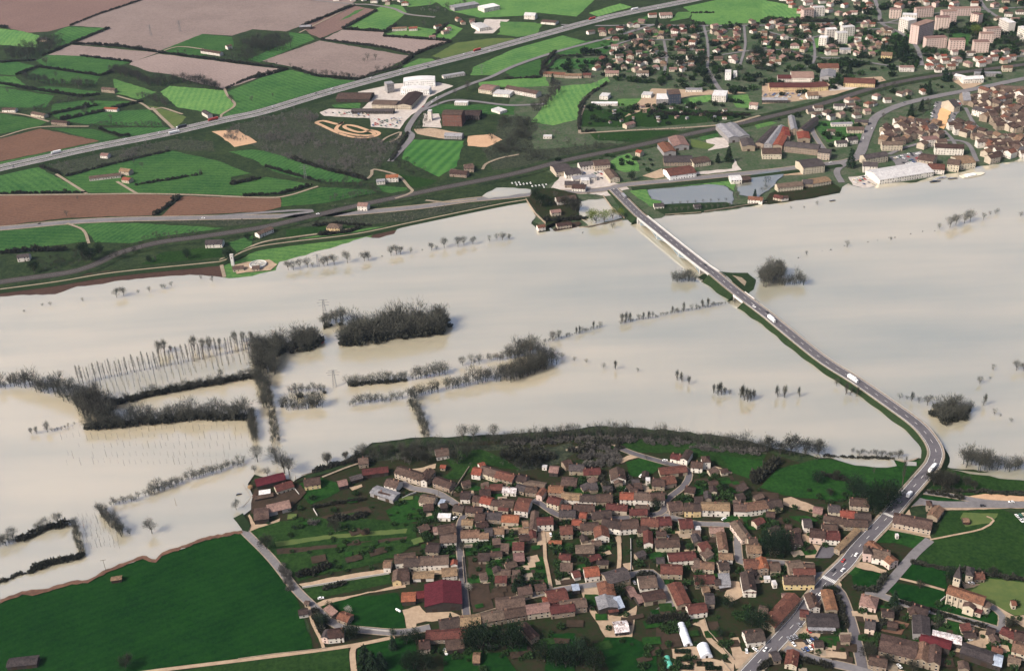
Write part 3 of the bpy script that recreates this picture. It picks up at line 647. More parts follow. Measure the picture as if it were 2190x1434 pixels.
# the causeway: road on a grass bank through the flood, with a bridge over the river
CW = pts('F', '1312 404 1330 422 1363 455 1374 464 1415 497 1461 534 1507 570 1527 584 1576 624 1640 672 1668 695 1758 767 1835 816 1911 869 1962 907 1990 939 2002 966 1997 987 1987 1002 1938 1058 1896 1107 1837 1168 1810 1202 1773 1238 1731 1288 1709 1321 1658 1376 1606 1432 1560 1482')
CWZ = [2, 3.4, 7.2, 8, 8, 8, 8, 7.8, 7, 5.8, 5.4, 5, 5, 5, 5, 5, 5, 4.5, 4, 2.5, 1.6, 1.0, .9, .85, .85, .85, .85, .85, .85]
P = smooth(world_line(CW, CWZ), 4.0); ROADS['cw'] = P
m = MB(); m.add(*ribbon(P, -5.2, 5.2)); cwo = tag(m.build('causeway_road', 'asphalt'), kind='structure')
m = MB(); m.add(*ribbon(P, -7.0, -5.2, -0.03)); m.add(*ribbon(P, 5.2, 7.0, -0.03)); m.build('road_shoulder', 'verge', cwo)
for o_ in (-4.7, 4.7): marking(P, o_, 0.22, cwo)
marking(P, 0.0, 0.22, cwo, dash=(1, 2))
iB0 = min(range(len(P)), key=lambda i: np.hypot(*(np.array(PIX(*P[i])) - (1372, 463)))); iB1 = min(range(len(P)), key=lambda i: np.hypot(*(np.array(PIX(*P[i])) - (1527, 584))))
iV = min(range(len(P)), key=lambda i: np.hypot(*(np.array(PIX(*P[i])) - (1905, 1096))))
iS0 = min(range(len(P)), key=lambda i: np.hypot(*(np.array(PIX(*P[i])) - (1580, 627)))); iS1 = min(range(len(P)), key=lambda i: np.hypot(*(np.array(PIX(*P[i])) - (1602, 643))))
m = MB()
def bank(i0, i1):
    N = normals(P)
    for sgn in (-1, 1):
        v = []; f = []
        for k, i in enumerate(range(i0, i1)):
            h = max(P[i][2] - 0.6, 0.05); wob = 0.62 + 0.12 * math.sin(i * 0.9) + 0.1 * math.sin(i * 0.37 + 2)
            v.append(tuple(P[i] + N[i] * sgn * 6.9 - np.array([0, 0, 0.05]))); v.append(tuple(P[i] + N[i] * sgn * (7.2 + h * 1.25 * wob) - np.array([0, 0, h])))
            if k: f.append((2 * k - 2, 2 * k - 1, 2 * k + 1, 2 * k)[::sgn])
        m.add(v, f)
bank(0, iB0 + 1); bank(iB1, iS0 + 1); bank(iS1, iV)
for i in (iB0, iB1, iS0, iS1):          # end faces of the bank at the abutments
    N = normals(P)[i]; h = P[i][2]
    m.add([tuple(P[i] + N * 6.9 - np.array([0, 0, .05])), tuple(P[i] - N * 6.9 - np.array([0, 0, .05])), tuple(P[i] - N * (7 + h * 1.25) - np.array([0, 0, h])), tuple(P[i] + N * (7 + h * 1.25) - np.array([0, 0, h]))], [(0, 1, 2, 3)])
tag(m.build('embankment', 'bank_grass'), kind='structure')

# other roads: name, tile, line, width, surface
for key, t, s_, w_, mt in [
 ('r1','F','520 1133 579 1192 630 1256 664 1290 706 1327 740 1342 790 1347 838 1351 877 1349 920 1340',5.5,'asphalt_pale'),
 ('r2','F','1938 1052 1960 1068 2006 1077 2100 1078 2300 1078',8,'asphalt_pale'), ('r3','F','1967 1049 2040 1060 2107 1072 2180 1077',5.5,'asphalt_pale'),
 ('r3b','F','1915 1090 1935 1080 1970 1074 2006 1077',5,'asphalt_pale'),
 ('r4','F','860 1030 882 1043 931 1051 978 1079 1004 1095',5.5,'asphalt_pale'), ('r5','F','1004 1095 990 1104 982 1127 982 1161 985 1192 992 1260 998 1318',4.5,'asphalt'),
 ('r6','F','1140 1068 1156 1076 1198 1102 1250 1103 1315 1107 1394 1101 1420 1090 1426 1068 1463 1038 1474 1014 1463 999 1428 990 1352 968 1318 953',4.8,'asphalt'),
 ('r7','F','1420 1100 1487 1118 1570 1124 1577 1161 1580 1192 1590 1202 1640 1200 1740 1208',5,'asphalt_pale'),
 ('r8','F','1100 1280 1200 1259 1295 1245 1352 1227 1394 1222 1411 1244 1437 1282',5,'asphalt_pale'),
 ('r9','F','1776 1247 1798 1268 1817 1319 1831 1369 1842 1412 1850 1460',6.5,'asphalt'),
 ('r10','F','1989 1153 1964 1175 1947 1193 1904 1243 1879 1268',7,'asphalt_pale'), ('r11','F','1850 1263 1879 1270 1921 1286 2006 1310 2107 1337 2190 1362',5.5,'asphalt_pale'),
 ('r11b','F','2141 1341 2143 1315 2120 1295',4,'asphalt_pale'), ('r12','F','1668 1380 1743 1408 1827 1428 1900 1450',6,'asphalt_pale'),
 ('r13','F','834 345 880 294 872 276 898 238 936 210 1000 182 1051 164 1100 141 1182 113 1267 90 1318 77 1400 52',9,'asphalt_pale'),
 ('r14','F','1830 338 1841 325 1850 300 1860 275 1876 248 1924 225 1996 207 2090 189 2190 168 2300 150',13,'asphalt_pale'),
 ('r15','F','898 238 960 215 1010 216 1090 225 1165 222',7,'asphalt_pale'), ('r16','F','1200 53 1300 55 1380 53 1480 55 1640 54 1760 50 1880 48 1990 56',7,'asphalt_pale'),
 ('r17','F','1868 -10 1880 25 1886 50 1925 70 1960 100 1972 140',7,'asphalt_pale'), ('r18','F','2090 -10 2110 20 2150 45',7,'asphalt_pale'),
 ('r19','F','1513 148 1535 185 1545 195',7,'asphalt_pale'), ('r20','F','1240 285 1340 279 1464 273 1560 264 1625 247',5,'verge'),
 ('r20b','F','1240 285 1238 260 1250 225',4,'verge'), ('r21','F','620 -5 745 8 790 10 840 18 870 30 930 37',6,'asphalt_pale'),
 ('r22','F','1734 258 1740 285 1770 330',6,'asphalt_pale'), ('r23','F','1610 -8 1630 252 1680 244 1740 222',0.01,'verge'),
 ('r24','F','1815 345 1790 365 1800 390',8,'asphalt_pale'), ('r25','F','786 382 795 373 800 362 850 375 875 400 882 408 870 416 845 424',4,'verge'),
 ('r26','F','250 205 300 220 325 235 345 230 390 244',4,'verge'), ('r27','F','325 230 345 250 375 278',5,'verge'), ('r28','F','480 190 487 205 502 225 473 246 480 254',4,'verge'),
 ('r29','F','640 70 740 20 760 8',4,'verge'), ('r30','F','340 112 382 100 435 105',4,'verge'), ('r31','F','0 240 50 245 105 260',4,'verge'), ('r32','F','0 293 80 272 190 270',4,'verge'),
 ('r33','F','-100 416 0 417 200 415 293 414 400 416 560 422 615 418 680 398',4,'verge'), ('r34','F','293 414 250 388',4,'verge'), ('r35','F','185 413 120 372',4,'verge'),
 ('r36','F','143 477 178 492 190 520',3.5,'verge'), ('r37','F','480 552 472 556 480 592',4,'verge'), ('r38','F','760 487 700 497 640 505 560 518 500 545',3.5,'verge'),
 ('r39','F','1032 362 1040 350 1070 338 1110 330',4,'verge'), ('r40','F','910 428 960 432 1020 426',4,'verge'),
 ('s1','A2','700 420 900 380 1100 330 1400 330 1700 260 1900 240',5,'asphalt_pale'), ('s2','A2','900 500 1100 520 1350 480 1700 470 2000 430 2190 400',5,'asphalt_pale'), ('s3','A2','1330 340 1350 480 1330 620',4.5,'asphalt_pale'), ('s4','A2','1660 210 1690 330 1700 470 1690 590',4.5,'asphalt_pale'), ('s5','A2','2000 220 2010 350 2000 430 1960 560',4.5,'asphalt_pale'), ('s6','A3','0 250 300 330 430 310 700 260 1000 240',5,'asphalt_pale'), ('s7','A3','420 310 440 420 430 520 380 560',4.5,'asphalt_pale'), ('s8','A3','0 420 200 420 470 480 700 490 1000 540 1160 560',5,'asphalt_pale'), ('s9','A3','1340 450 1700 480 2190 470',5,'asphalt_pale'), ('s10','A3','1060 1290 1200 1230 1440 1180 1700 1190 1800 1350',6,'asphalt_pale'), ('s11','A3','1520 1090 1600 1180 1640 1300',5,'asphalt_pale'), ('s12','A3','1700 900 1800 1060 2000 1130 2250 1120',5,'asphalt_pale'), ('s13','A3','1000 200 1300 130 1700 90 2190 60',5,'asphalt_pale'),
 ('t1','F','844 1361 770 1376 699 1387 520 1410 325 1434 200 1452',3.2,'gravel_yard'), ('t2','F','770 1377 756 1385 754 1405 758 1440',4,'gravel_yard'),
 ('t3','F','660 1294 668 1330 684 1362 692 1384',2.2,'gravel_yard'), ('t4','F','1160 1130 1164 1153 1166 1192 1169 1206 1179 1259',2.6,'gravel_yard'),
 ('t5','F','1323 1145 1325 1192 1322 1224',3,'gravel_yard'), ('t6','F','1318 953 1290 945 1250 952 1210 962',2.4,'verge'),
 ('t7','F','1989 1153 2040 1143 2100 1130 2125 1112 2110 1103',1.6,'gravel_yard'), ('t8','F','1924 1236 1970 1247 2020 1261',2.2,'gravel_yard'),
 ('t9','F','1855 955 1930 985 1965 975 1988 976',3,'verge'), ('t10','V0','1000 410 1300 290 1480 230',2,'verge')]:
    if w_ < 0.1: continue
    road({'a': 'road', 'v': 'track', 'g': 'track'}[mt[0]], pts(t, s_), w_, mt, key=key, verge=0.8 if mt[0] == 'a' and t == 'F' and w_ < 7 else 0)
# zebra crossings on the village main road
for (x, y) in ((1773, 1238), (1901, 1099)):
    i = min(range(len(P)), key=lambda k: np.hypot(*(np.array(PIX(*P[k])) - (x, y)))); N = normals(P)[i]; D = np.array([N[1], -N[0], 0]); m = MB()
    for k in range(-5, 6):
        c = P[i] + N * k * 0.95
        m.add([tuple(c + D * a * 1.6 + N * b * 0.26 + np.array([0, 0, 0.02])) for a, b in ((-1, -1), (1, -1), (1, 1), (-1, 1))], [(0, 1, 2, 3)])
    tag(m.build('zebra_crossing', 'road_paint'), kind='structure')
# the dirt race track
road('race_track', pts('A1', '530 1025 590 1010 720 1040 750 1020 700 1075 740 1100 880 1130 1000 1130 1010 1110 880 1060 790 1045 770 1065 860 1100 920 1105 990 1090 1060 1115 1000 1145 880 1150 740 1120 530 1025'), 6, 'sand', key='track', step=5)
road('track', pts('A1', '1070 1190 1120 1150 1200 1115 1240 1105 1220 1150 1150 1190'), 3.5, 'verge')

# ================================================================== BUILDINGS
# one line each: front wall foot (x1 y1 x2 y2, photo tile), depth m, eaves m, roof, wall, [form: G gable to the front, H hip, F flat, M lean-to, B barrel, P pyramid, + b = barn]
BUILD = {
'V0': """185 580 545 490 9 3.5 m d b;440 640 650 570 8 3 s c;785 580 985 550 9 3.6 b y;1220 575 1330 550 7 3 p d b;1375 495 1520 455 5 2.5 s d b;1520 430 1840 390 7 3 r d b
1470 300 1590 285 8 3.5 n s;1920 420 2240 520 9 4.5 b c;1610 650 1900 745 9 3 g g b;1790 570 1940 612 9 4 d w;150 1010 330 985 13 3.5 n d b;330 905 610 840 9 3 p g b
205 670 350 650 5 2 w c F;155 725 385 680 4 2 b d b;1700 680 1840 720 6 2.5 s w""",
'V1': """440 200 600 175 10 3 d w;485 325 545 330 4 2.2 o s b;240 530 315 536 11 5.5 b w G;318 536 425 400 7 4.8 b s;390 535 600 610 8 4 s s;880 430 990 445 9 4 o w;1000 345 1065 325 6 3.5 o w
975 410 1170 470 9 4.2 d c;1172 472 1390 530 9 4.2 d s;1440 505 1560 532 8 3.6 d s;1540 560 1790 600 7 3 n s b;1050 620 1270 612 7 2.5 r d b;1270 642 1440 652 6 2.8 k w;1430 610 1540 640 7 3 s s
1560 652 1700 662 7 3.6 b s;1700 702 1770 720 8 4.6 u p G;740 742 860 742 9 3.5 d w;890 770 975 782 7 4 b s;980 792 1110 822 8 4 o w;1112 824 1210 834 7 4 b c;1215 842 1395 862 9 4.4 b s
1220 872 1340 882 5 3 r c;1420 902 1590 922 14 5 r w;215 772 395 802 9 3.4 d c;455 792 520 802 6 2.4 l w F;640 880 760 902 8 3.2 d s;450 962 610 967 5 2.4 w w F;800 902 1010 922 7 3.6 b s
920 1012 1040 1022 9 3.6 d s;1050 992 1250 1002 8 3.6 s s;1260 1022 1470 1032 8 3 o c;755 1057 890 1062 6 3 t c;1612 1138 1705 1140 19 4.2 n c G;1625 1242 1702 1234 9 3.6 r s G;1715 1092 1915 1082 8 5 r w
750 1242 980 1232 8 4 t w;985 1247 1095 1242 7 3.6 t w;1060 1217 1150 1207 8 4 s s;1155 1187 1290 1182 7 3.6 t w;1480 1172 1600 1167 5 3.4 t w;1490 1262 1625 1252 6 3 b d b
470 1192 690 1162 9 4 b d;490 1302 690 1292 9 4 s w;300 1412 460 1420 9 4 d s;400 1140 455 1135 5 2.5 p p;1830 792 1980 832 8 4.2 r c;1850 662 2030 672 8 4.2 u s;2010 882 2130 892 7 3.6 r c
1860 396 1970 406 8 3.2 p d;1772 320 1830 325 3 2.2 w w F;2010 1202 2160 1192 9 4.2 s s;1860 1287 2015 1287 3 2.4 o c b;1990 965 2190 972 8 3.8 s s;1530 1090 1600 1085 6 3.6 t w""",
'V2': """100 382 285 386 8 3.6 s s;290 430 500 420 8 3.2 r s;60 332 150 302 7 3.6 b s;635 512 820 502 12 4.2 b w G;0 546 190 556 10 2.2 n d b;0 742 230 762 8 3.8 t w;240 772 440 777 8 3.6 d w;450 777 650 772 9 3.6 s s
745 757 925 762 8 4.4 o w;925 767 1140 782 9 5 n w;1142 782 1310 777 9 5 b w;1380 222 1500 246 7 3.4 r w;1505 246 1592 268 12 4.6 d w G;1640 346 1785 360 8 4 b w;1790 312 1890 307 7 6.4 b w H;1260 422 1600 387 8 3 r s b
1310 562 1460 532 9 3.6 r s;1150 572 1308 582 9 3.6 b s;1072 520 1128 520 4 4 w w F;1380 902 1550 882 10 4 n s;1560 912 1690 917 9 5 b y;1696 917 1770 912 9 5 d y;1780 902 2130 912 9 5 t w;570 872 830 892 7 3.4 r c
30 882 110 882 7 3.6 b s;160 892 420 902 8 3.6 b s;940 892 1110 902 7 3.6 b s;400 1002 640 984 9 3.8 d s;230 978 312 988 6 3.8 o s;870 947 1090 942 7 3.6 r s;505 1102 740 1142 10 4.6 d w;742 1142 988 1122 10 4.6 b w
1010 1092 1225 1102 9 4.4 d s;1240 1092 1400 1082 9 4.4 r s;1510 1132 1672 1122 10 4.6 r s;140 1072 250 1077 6 3.8 o s;250 1142 480 1132 8 3.8 d s;430 1242 610 1232 10 4.2 u w G;1050 1312 1160 1312 12 4 r w G;1200 1362 1500 1352 9 4 b c
1890 1172 2060 1162 6 3.4 p s;1995 1402 2110 1402 17 4.4 t c G;190 1430 420 1425 8 3.6 n d b;1700 1130 1770 1125 4 3 w w F;1880 560 1990 545 5 2.4 b s b;1560 640 1680 660 7 3 b s""",
'V3': """175 907 330 912 9 4.4 n w;332 912 608 872 9 4.4 t w;612 872 790 852 9 4.4 d y;1170 902 1280 922 7 3 p s;1370 912 1512 922 8 4.2 s c;1520 972 1700 987 9 2.8 o c;1705 992 1905 1004 8 3 d s;1640 822 1880 842 9 3.6 d c
1300 1012 1560 1062 7 3.4 d s;1565 1082 1865 1094 8 3.4 b s;1060 1112 1160 1112 9 4.4 s w;1130 1242 1320 1262 9 5 b p;1332 1262 1510 1272 9 4.2 r w;1290 1132 1480 1142 7 3.4 s s;1510 1398 1770 1140 4 3.4 t s
850 1332 1040 1332 11 4 n d G;270 1262 395 1232 17 4.2 n p G;368 1352 476 1347 8 5 b c;345 1432 520 1432 9 4 t s;820 1100 900 1110 5 2.4 b d b""",
'V4': """520 1046 1000 1142 11 4 d c;1088 985 1172 868 7 3.4 t s;952 842 1014 847 4.2 5.5 b s P;565 1195 600 1195 2.4 2.4 w w F;1420 1010 1490 1010 4 2.2 t d b""",
'W0': """1085 1082 1280 1062 8 4 s w;1000 1072 1082 1082 6 4.4 s p G;715 766 830 742 5 2.4 d w;1190 812 1320 862 7 3 u s;1030 682 1130 772 4 2.4 p s M;1780 182 1870 182 7 4 t w;1930 132 2190 102 9 4 b w;1895 352 2005 347 10 3.6 n y G;2012 340 2110 330 9 3.4 b s;780 620 830 625 3 2.4 n s""",
'W1': """30 172 228 162 9 4 d c;232 160 590 142 9 4 n w;0 322 100 302 10 3.6 b s;140 302 400 292 6 2.6 t w b;515 292 700 272 8 3.4 t w;300 692 762 652 20 5 m d G b;0 602 170 592 8 3.2 o d b;175 560 300 545 6 3 m d b
490 972 740 932 9 4 d c;750 932 1000 912 9 4.4 t s;1030 882 1298 832 8 4 n s;1302 830 1580 782 8 4 d s;1592 782 1880 742 8 4.4 p c;1890 772 2190 732 8 4 d s;1200 712 1560 682 10 4 d w;1480 522 1650 502 8 3.4 d s;1700 472 1830 452 6 3.4 b s
1865 642 2110 592 11 4.4 d s;1796 642 1860 632 6 3.6 o s;310 1092 830 1062 8 3.4 r s;570 1222 790 1192 8 3.2 b d b;230 1222 360 1202 8 3.6 s p;1640 1092 1740 1042 14 3.6 b s G;1420 92 1550 82 8 3 p d b;900 1358 980 1358 8 2.2 t d b;620 140 700 135 4 3.4 o w G""",
'W2': """310 312 490 292 9 4.4 o w;170 292 250 272 6 2.6 r w;600 412 880 332 11 5 s s;1000 452 1220 432 11 4 s w;1060 612 1330 562 8 3.8 b s b;885 532 960 502 9 2.6 p d b;985 612 1045 592 7 2.6 p d b;495 560 690 540 12 4.6 u s G b
480 722 720 692 11 4.4 g d G b;725 690 800 672 8 3.2 l d M;690 992 860 972 9 3 k d;1470 672 1640 642 19 4.4 u s G b;1700 392 1950 382 8 4 d s;1620 772 1850 742 8 4 r w;1830 642 1940 642 9 4 s s;1262 262 1530 272 9 4.2 r s
1370 102 1710 77 8 3.6 s w;1750 192 1930 202 7 3.6 t c;2000 72 2170 75 6 3.6 t w;2012 217 2130 202 8 4 d c;0 722 330 682 8 4.2 d s;150 462 240 452 6 2.6 l d F;1690 185 1750 185 9 4 n s;2010 420 2140 400 6 2.6 g d b;1955 400 2020 395 6 3.6 d s
1800 480 1880 470 5 3 t s;610 730 725 715 4 2.6 r d M""",
'W3': """310 202 490 202 9 4.4 r s;492 217 610 212 10 5 o s;640 222 760 217 8 4.2 b s;880 242 1060 222 10 4.2 n s;1040 202 1190 212 6 4 d s;810 402 1190 402 8 4.4 b y;930 277 1200 277 6 4.6 r p;290 492 455 492 16 5 d w;300 492 450 494 5 3.6 r w M
690 952 1012 592 9 4.4 r s;1010 792 1110 802 6 3.4 r s;1130 702 1260 692 12 4 b w G;1335 722 1480 722 17 4 u s G b;1110 922 1500 932 11 3.6 s d b;1120 950 1450 960 4 2.6 g d M;340 1132 572 1102 10 3.6 d w;815 1392 965 1422 11 3.2 u c;680 1352 770 1332 7 3 s s
480 752 590 772 7 3.4 n s;670 385 720 380 4 2.6 w w F;800 560 890 555 5 2.6 p s;560 310 635 308 3 2.4 w w F;0 395 130 390 8 3.4 g s M""",
'W4': """150 42 250 52 7 7 d p H;255 62 470 102 10 4.6 s w;480 150 590 100 22 4.4 u p G;1440 302 1530 322 8 6 s c H;1562 312 1685 312 6 2.8 r s;100 642 310 692 10 3.2 p p H;750 742 945 802 9 3.2 d p;780 1022 990 1052 15 4.4 s g b;860 1112 1240 1222 7 4 m d b;1020 1072 1380 1152 7 3.4 k d b
340 1252 800 1362 14 5 n s;802 1364 950 1400 14 5 t s;952 1402 1110 1436 14 5 n s;1370 1262 1780 1402 9 4 s d b;1785 1404 1885 1432 9 3.6 l d b;2020 1252 2200 1302 9 4.4 t c;1870 1002 2040 1082 7 3.2 r s;2060 1092 2200 1112 8 3.6 b s;1700 1012 1795 1042 7 3 d c
170 952 290 972 8 4.2 s p;220 1402 440 1440 8 3.4 d s;2030 650 2080 652 4 3.4 u c""",
'L': """60 1430 290 1405 8 3 s d b;870 752 948 740 4 2.4 t d b""",
# --- across the water: farms, works and landmarks of the town
'A0': """1680 445 1840 470 9 4.5 b w;1905 415 1945 405 8 5 n w;850 770 960 780 8 5 n s;20 940 130 940 8 4 n w;260 970 370 990 9 4 n c;870 930 980 935 7 3.5 o w;430 1040 560 1050 8 4 b s;840 1320 900 1325 9 3.5 p w;1690 960 1740 990 8 5 s w;320 350 390 350 10 4 s s""",
'A1': """395 250 490 245 14 5 g d b;1900 265 1990 250 40 5 w w B;1690 95 1900 60 24 6 g g F;1940 105 2070 80 26 7 w w F;1170 262 1290 255 8 4 t w;1310 260 1380 255 9 4 o w;1240 790 1480 792 16 8 w l B;1265 738 1530 722 22 10 w l B
1205 912 1330 916 62 6 d c;1000 905 1200 912 22 6 n c;700 852 980 852 32 4.5 b d b;830 952 1180 952 10 4 s d;1590 1052 1752 1056 22 17 b b;1765 1002 1900 1002 26 6 d d;1605 1160 1750 1165 12 4 g g;1890 775 2000 790 26 6 p c;2010 805 2150 815 20 4 w w F
1690 880 1800 882 8 4 w w F;2070 955 2130 935 20 3 w w F;1470 1010 1500 1010 8 14 w w F;1130 780 1190 770 14 14 g g F;1600 660 1780 630 9 3.5 g w F;1780 1420 1850 1410 8 4 n c;1650 1460 1770 1480 9 4 n s""",
'A2': """1205 150 1270 145 10 5 u w;1300 155 1400 150 22 5 p w;160 160 250 165 14 7 w w;300 200 420 210 16 4 n w;790 830 860 835 16 5 w w F;720 885 940 885 9 3 w w F;1265 875 1365 875 26 8 w g F;1368 875 1470 870 24 15 n n F;1730 850 1845 855 26 9 w w F;1510 770 1650 770 10 3 g w F
1140 815 1220 820 16 4 w w F;1870 1195 1955 1186 55 7 g g G b;1960 1186 2045 1176 55 7 g g G b;1985 1265 2090 1262 28 7 s s G b;1330 1310 1430 1300 34 6 u g b;1410 1260 1540 1250 36 6 p g b;1330 1390 1570 1385 24 5 s s;1580 1400 1720 1380 20 5 b c;1380 1510 1600 1480 26 6 r l
0 770 260 820 14 6 n w;1090 1300 1130 1310 9 5 o c;1020 1080 1090 1060 10 5 p c;1840 670 1890 670 14 12 w l F;1910 650 1940 650 10 8 w l B;320 1160 390 1160 7 3 w w F;2040 910 2110 915 10 6 p w;840 640 950 640 12 5 p c;1100 640 1200 640 12 5 n w;320 640 500 650 9 4.5 u s;500 655 640 655 9 4 t c;650 650 720 650 9 4 r s""",
'B2': """430 150 560 130 26 6 s c;510 165 640 150 20 5 s w;500 240 620 240 12 4 s s;640 215 710 210 10 5 w w F;570 200 770 180 12 4 g w F;560 270 670 275 14 4 b w;630 95 750 80 14 5 s w;880 200 960 190 30 5 n c G;750 100 880 90 20 7 n c;390 485 470 475 9 5 p c;440 590 560 575 9 4 b c;280 610 340 600 8 5 u w;440 390 600 370 14 5 n w
1890 210 1980 205 16 5 w w;1985 205 2060 195 12 4 b d b;2030 370 2150 380 10 5 u w;1250 420 1330 415 10 3 s w;1590 425 1640 420 9 3 s g""",
'B1': """880 430 960 435 10 6 p w;620 600 730 605 11 4 n y H;1120 195 1220 190 10 6 o w;1040 215 1110 210 8 4 g w;1650 145 1790 155 12 4 b s;1770 110 1850 110 10 5 n s;60 660 180 610 9 4 n w;0 940 60 935 8 3 n c""",
'B0': """1720 745 1860 740 12 4.5 s w;150 860 250 850 9 5 s w;750 185 1010 155 9 3.2 n w;1000 130 1080 140 10 5 t c;1020 195 1080 205 9 4 o c;1950 945 2040 935 8 3 n c""",
'B3': """130 280 340 260 12 6 n c;420 240 575 215 16 5 t c;340 240 420 240 14 5 s s;90 345 160 360 9 4 r c;160 360 220 350 8 4 b w;980 215 1430 145 34 6 w w;1380 120 1520 130 20 6 r w;340 130 520 110 26 9 s c;840 110 960 115 14 8 s w;1540 100 1640 110 20 9 n c;1640 90 1780 80 26 8 t c;1290 60 1420 80 24 9 n c""",
'A3': """130 690 240 690 20 6 r w;245 690 430 690 34 7 p w;480 680 605 685 36 7 g g b;470 600 640 600 24 6 u c;60 765 400 765 24 6 r y;405 765 550 755 24 6 r y;680 725 940 735 26 6 r y;380 830 470 825 14 5 t w;0 860 210 860 10 4 g d;1680 700 1850 690 12 6 w w;1600 660 1680 680 10 5 w w
-60 1235 10 1245 70 7 s s G b;15 1248 80 1255 75 7 g g G b;85 1255 165 1262 60 7 o s G b;150 1180 232 1180 34 7 o s G b;240 1130 292 1130 55 8 g s G b;296 1130 345 1138 55 8 s s G b;300 1195 400 1195 26 6 o s G b;180 1270 460 1300 20 8 s s;0 1330 160 1330 22 7 b c;460 1330 560 1340 16 9 s c;650 450 740 450 12 6 g w F;990 510 1080 515 14 9 t y;860 1380 1050 1350 14 8 s c;1440 1290 1680 1300 14 9 b w;1000 1260 1170 1260 12 8 n c;1350 1230 1480 1220 14 9 p w F;1390 1140 1460 1140 12 11 s w P
1750 960 1860 990 14 8 s w;1600 940 1650 930 26 8 s c;1680 880 1740 880 30 7 g s b;1990 790 2200 800 18 8 n c;2010 600 2090 600 10 6 t c;1780 640 2000 640 10 4 g g F;1150 600 1270 600 12 6 p w F;600 920 690 920 9 6 s w;700 905 780 905 9 4 n w;545 1130 610 1130 9 5 n w;710 1115 850 1115 10 5 n c;580 1060 760 1055 8 3 g w F;770 1040 880 1050 9 4 s s;860 960 910 955 9 5 p c;620 1230 710 1225 10 5 s w;720 1210 800 1200 10 6 s w"""}
APART = [  # pink and white apartment blocks of the town: tile, foot x1 y1 x2 y2, depth, height, wall
 ('A3', 1295, 375, 1425, 330, 16, 24, 'p'), ('A3', 1365, 410, 1540, 400, 14, 13, 'p'), ('A3', 1562, 425, 1690, 425, 14, 13, 'p'), ('A3', 1762, 440, 1890, 440, 14, 13, 'p'), ('A3', 1815, 370, 1930, 370, 12, 13, 'p'),
 ('A3', 1865, 330, 1990, 320, 12, 13, 'p'), ('A3', 1445, 250, 1560, 250, 14, 16, 'p'), ('A3', 1500, 200, 1620, 195, 14, 16, 'p'), ('A3', 1735, 200, 1800, 215, 12, 14, 'p'), ('A3', 1970, 250, 2050, 290, 12, 15, 'w'), ('A3', 2125, 320, 2200, 360, 12, 15, 'w'),
 ('A3', 1135, 260, 1210, 285, 18, 17, 'w'), ('A3', 1165, 200, 1285, 205, 14, 12, 'w'), ('A3', 1065, 155, 1160, 155, 12, 12, 'p'), ('A3', 1285, 150, 1430, 140, 12, 12, 'p'), ('A3', 1570, 135, 1820, 130, 12, 10, 'p'),
 ('A3', 535, 340, 620, 335, 12, 14, 'w'), ('A3', 620, 370, 710, 365, 12, 14, 'w'), ('A3', 672, 310, 770, 300, 12, 12, 'w'), ('A3', 470, 380, 535, 385, 14, 10, 'w'), ('A3', 345, 160, 430, 150, 12, 12, 'p'), ('A3', 430, 140, 520, 135, 12, 12, 'w')]

def unit_window():
    m = MB(); m.box((0, 0, 0), (1.0, 0.10, 1.0)); m.box((0, -0.05, -0.09), (1.25, 0.26, 0.08), mi=1); m.box((0, -0.02, 1.01), (1.2, 0.16, 0.10), mi=1)
    return m.mesh('window', ['window_glass', 'window_sill'])
WIN = unit_window()
m = MB(); m.box((0, 0, 0), (1.0, 0.12, 1.0)); DOOR = m.mesh('door', ['door_wood'])
m = MB(); m.box((0, 0, 0), (0.85, 0.6, 1.9)); m.box((0, 0, 1.9), (1.0, 0.75, 0.16)); m.box((-.2, 0, 2.06), (0.25, 0.25, 0.3)); m.box((.2, 0, 2.06), (0.25, 0.25, 0.3)); CHIM = m.mesh('chimney', ['chimney_brick'])
RNAME = dict(b='brown-roofed', d='dark-roofed', r='red-brown-roofed', m='crimson-roofed', t='tan-roofed', o='orange-roofed', s='slate-roofed', p='pinkish-roofed', w='white-roofed', g='grey-roofed', u='rust-roofed', k='patchy-white-roofed', l='pale blue-roofed', n='mottled brown-roofed')
WNAME = dict(w='white', c='cream', s='stone', p='pink', d='dark-walled', y='ochre', g='grey', b='brick', l='white', n='dark')
BASE_Z = 0.55
def frame(px1, px2, depth):
    """local frame of a building: origin at front-left foot, X along the front wall, Y into the building"""
    a = np.array(G(*px1, BASE_Z)); b = np.array(G(*px2, BASE_Z)); d = b - a; L = float(np.hypot(d[0], d[1])); d = d / L
    n = np.array([-d[1], d[0], 0])
    if n @ np.array([(a + b)[0] / 2, (a + b)[1] / 2, 0]) < 0: n = -n
    flip = (d[0] * n[1] - d[1] * n[0]) < 0
    if flip: a, d = b, -d
    return a, d, L, math.atan2(d[1], d[0])
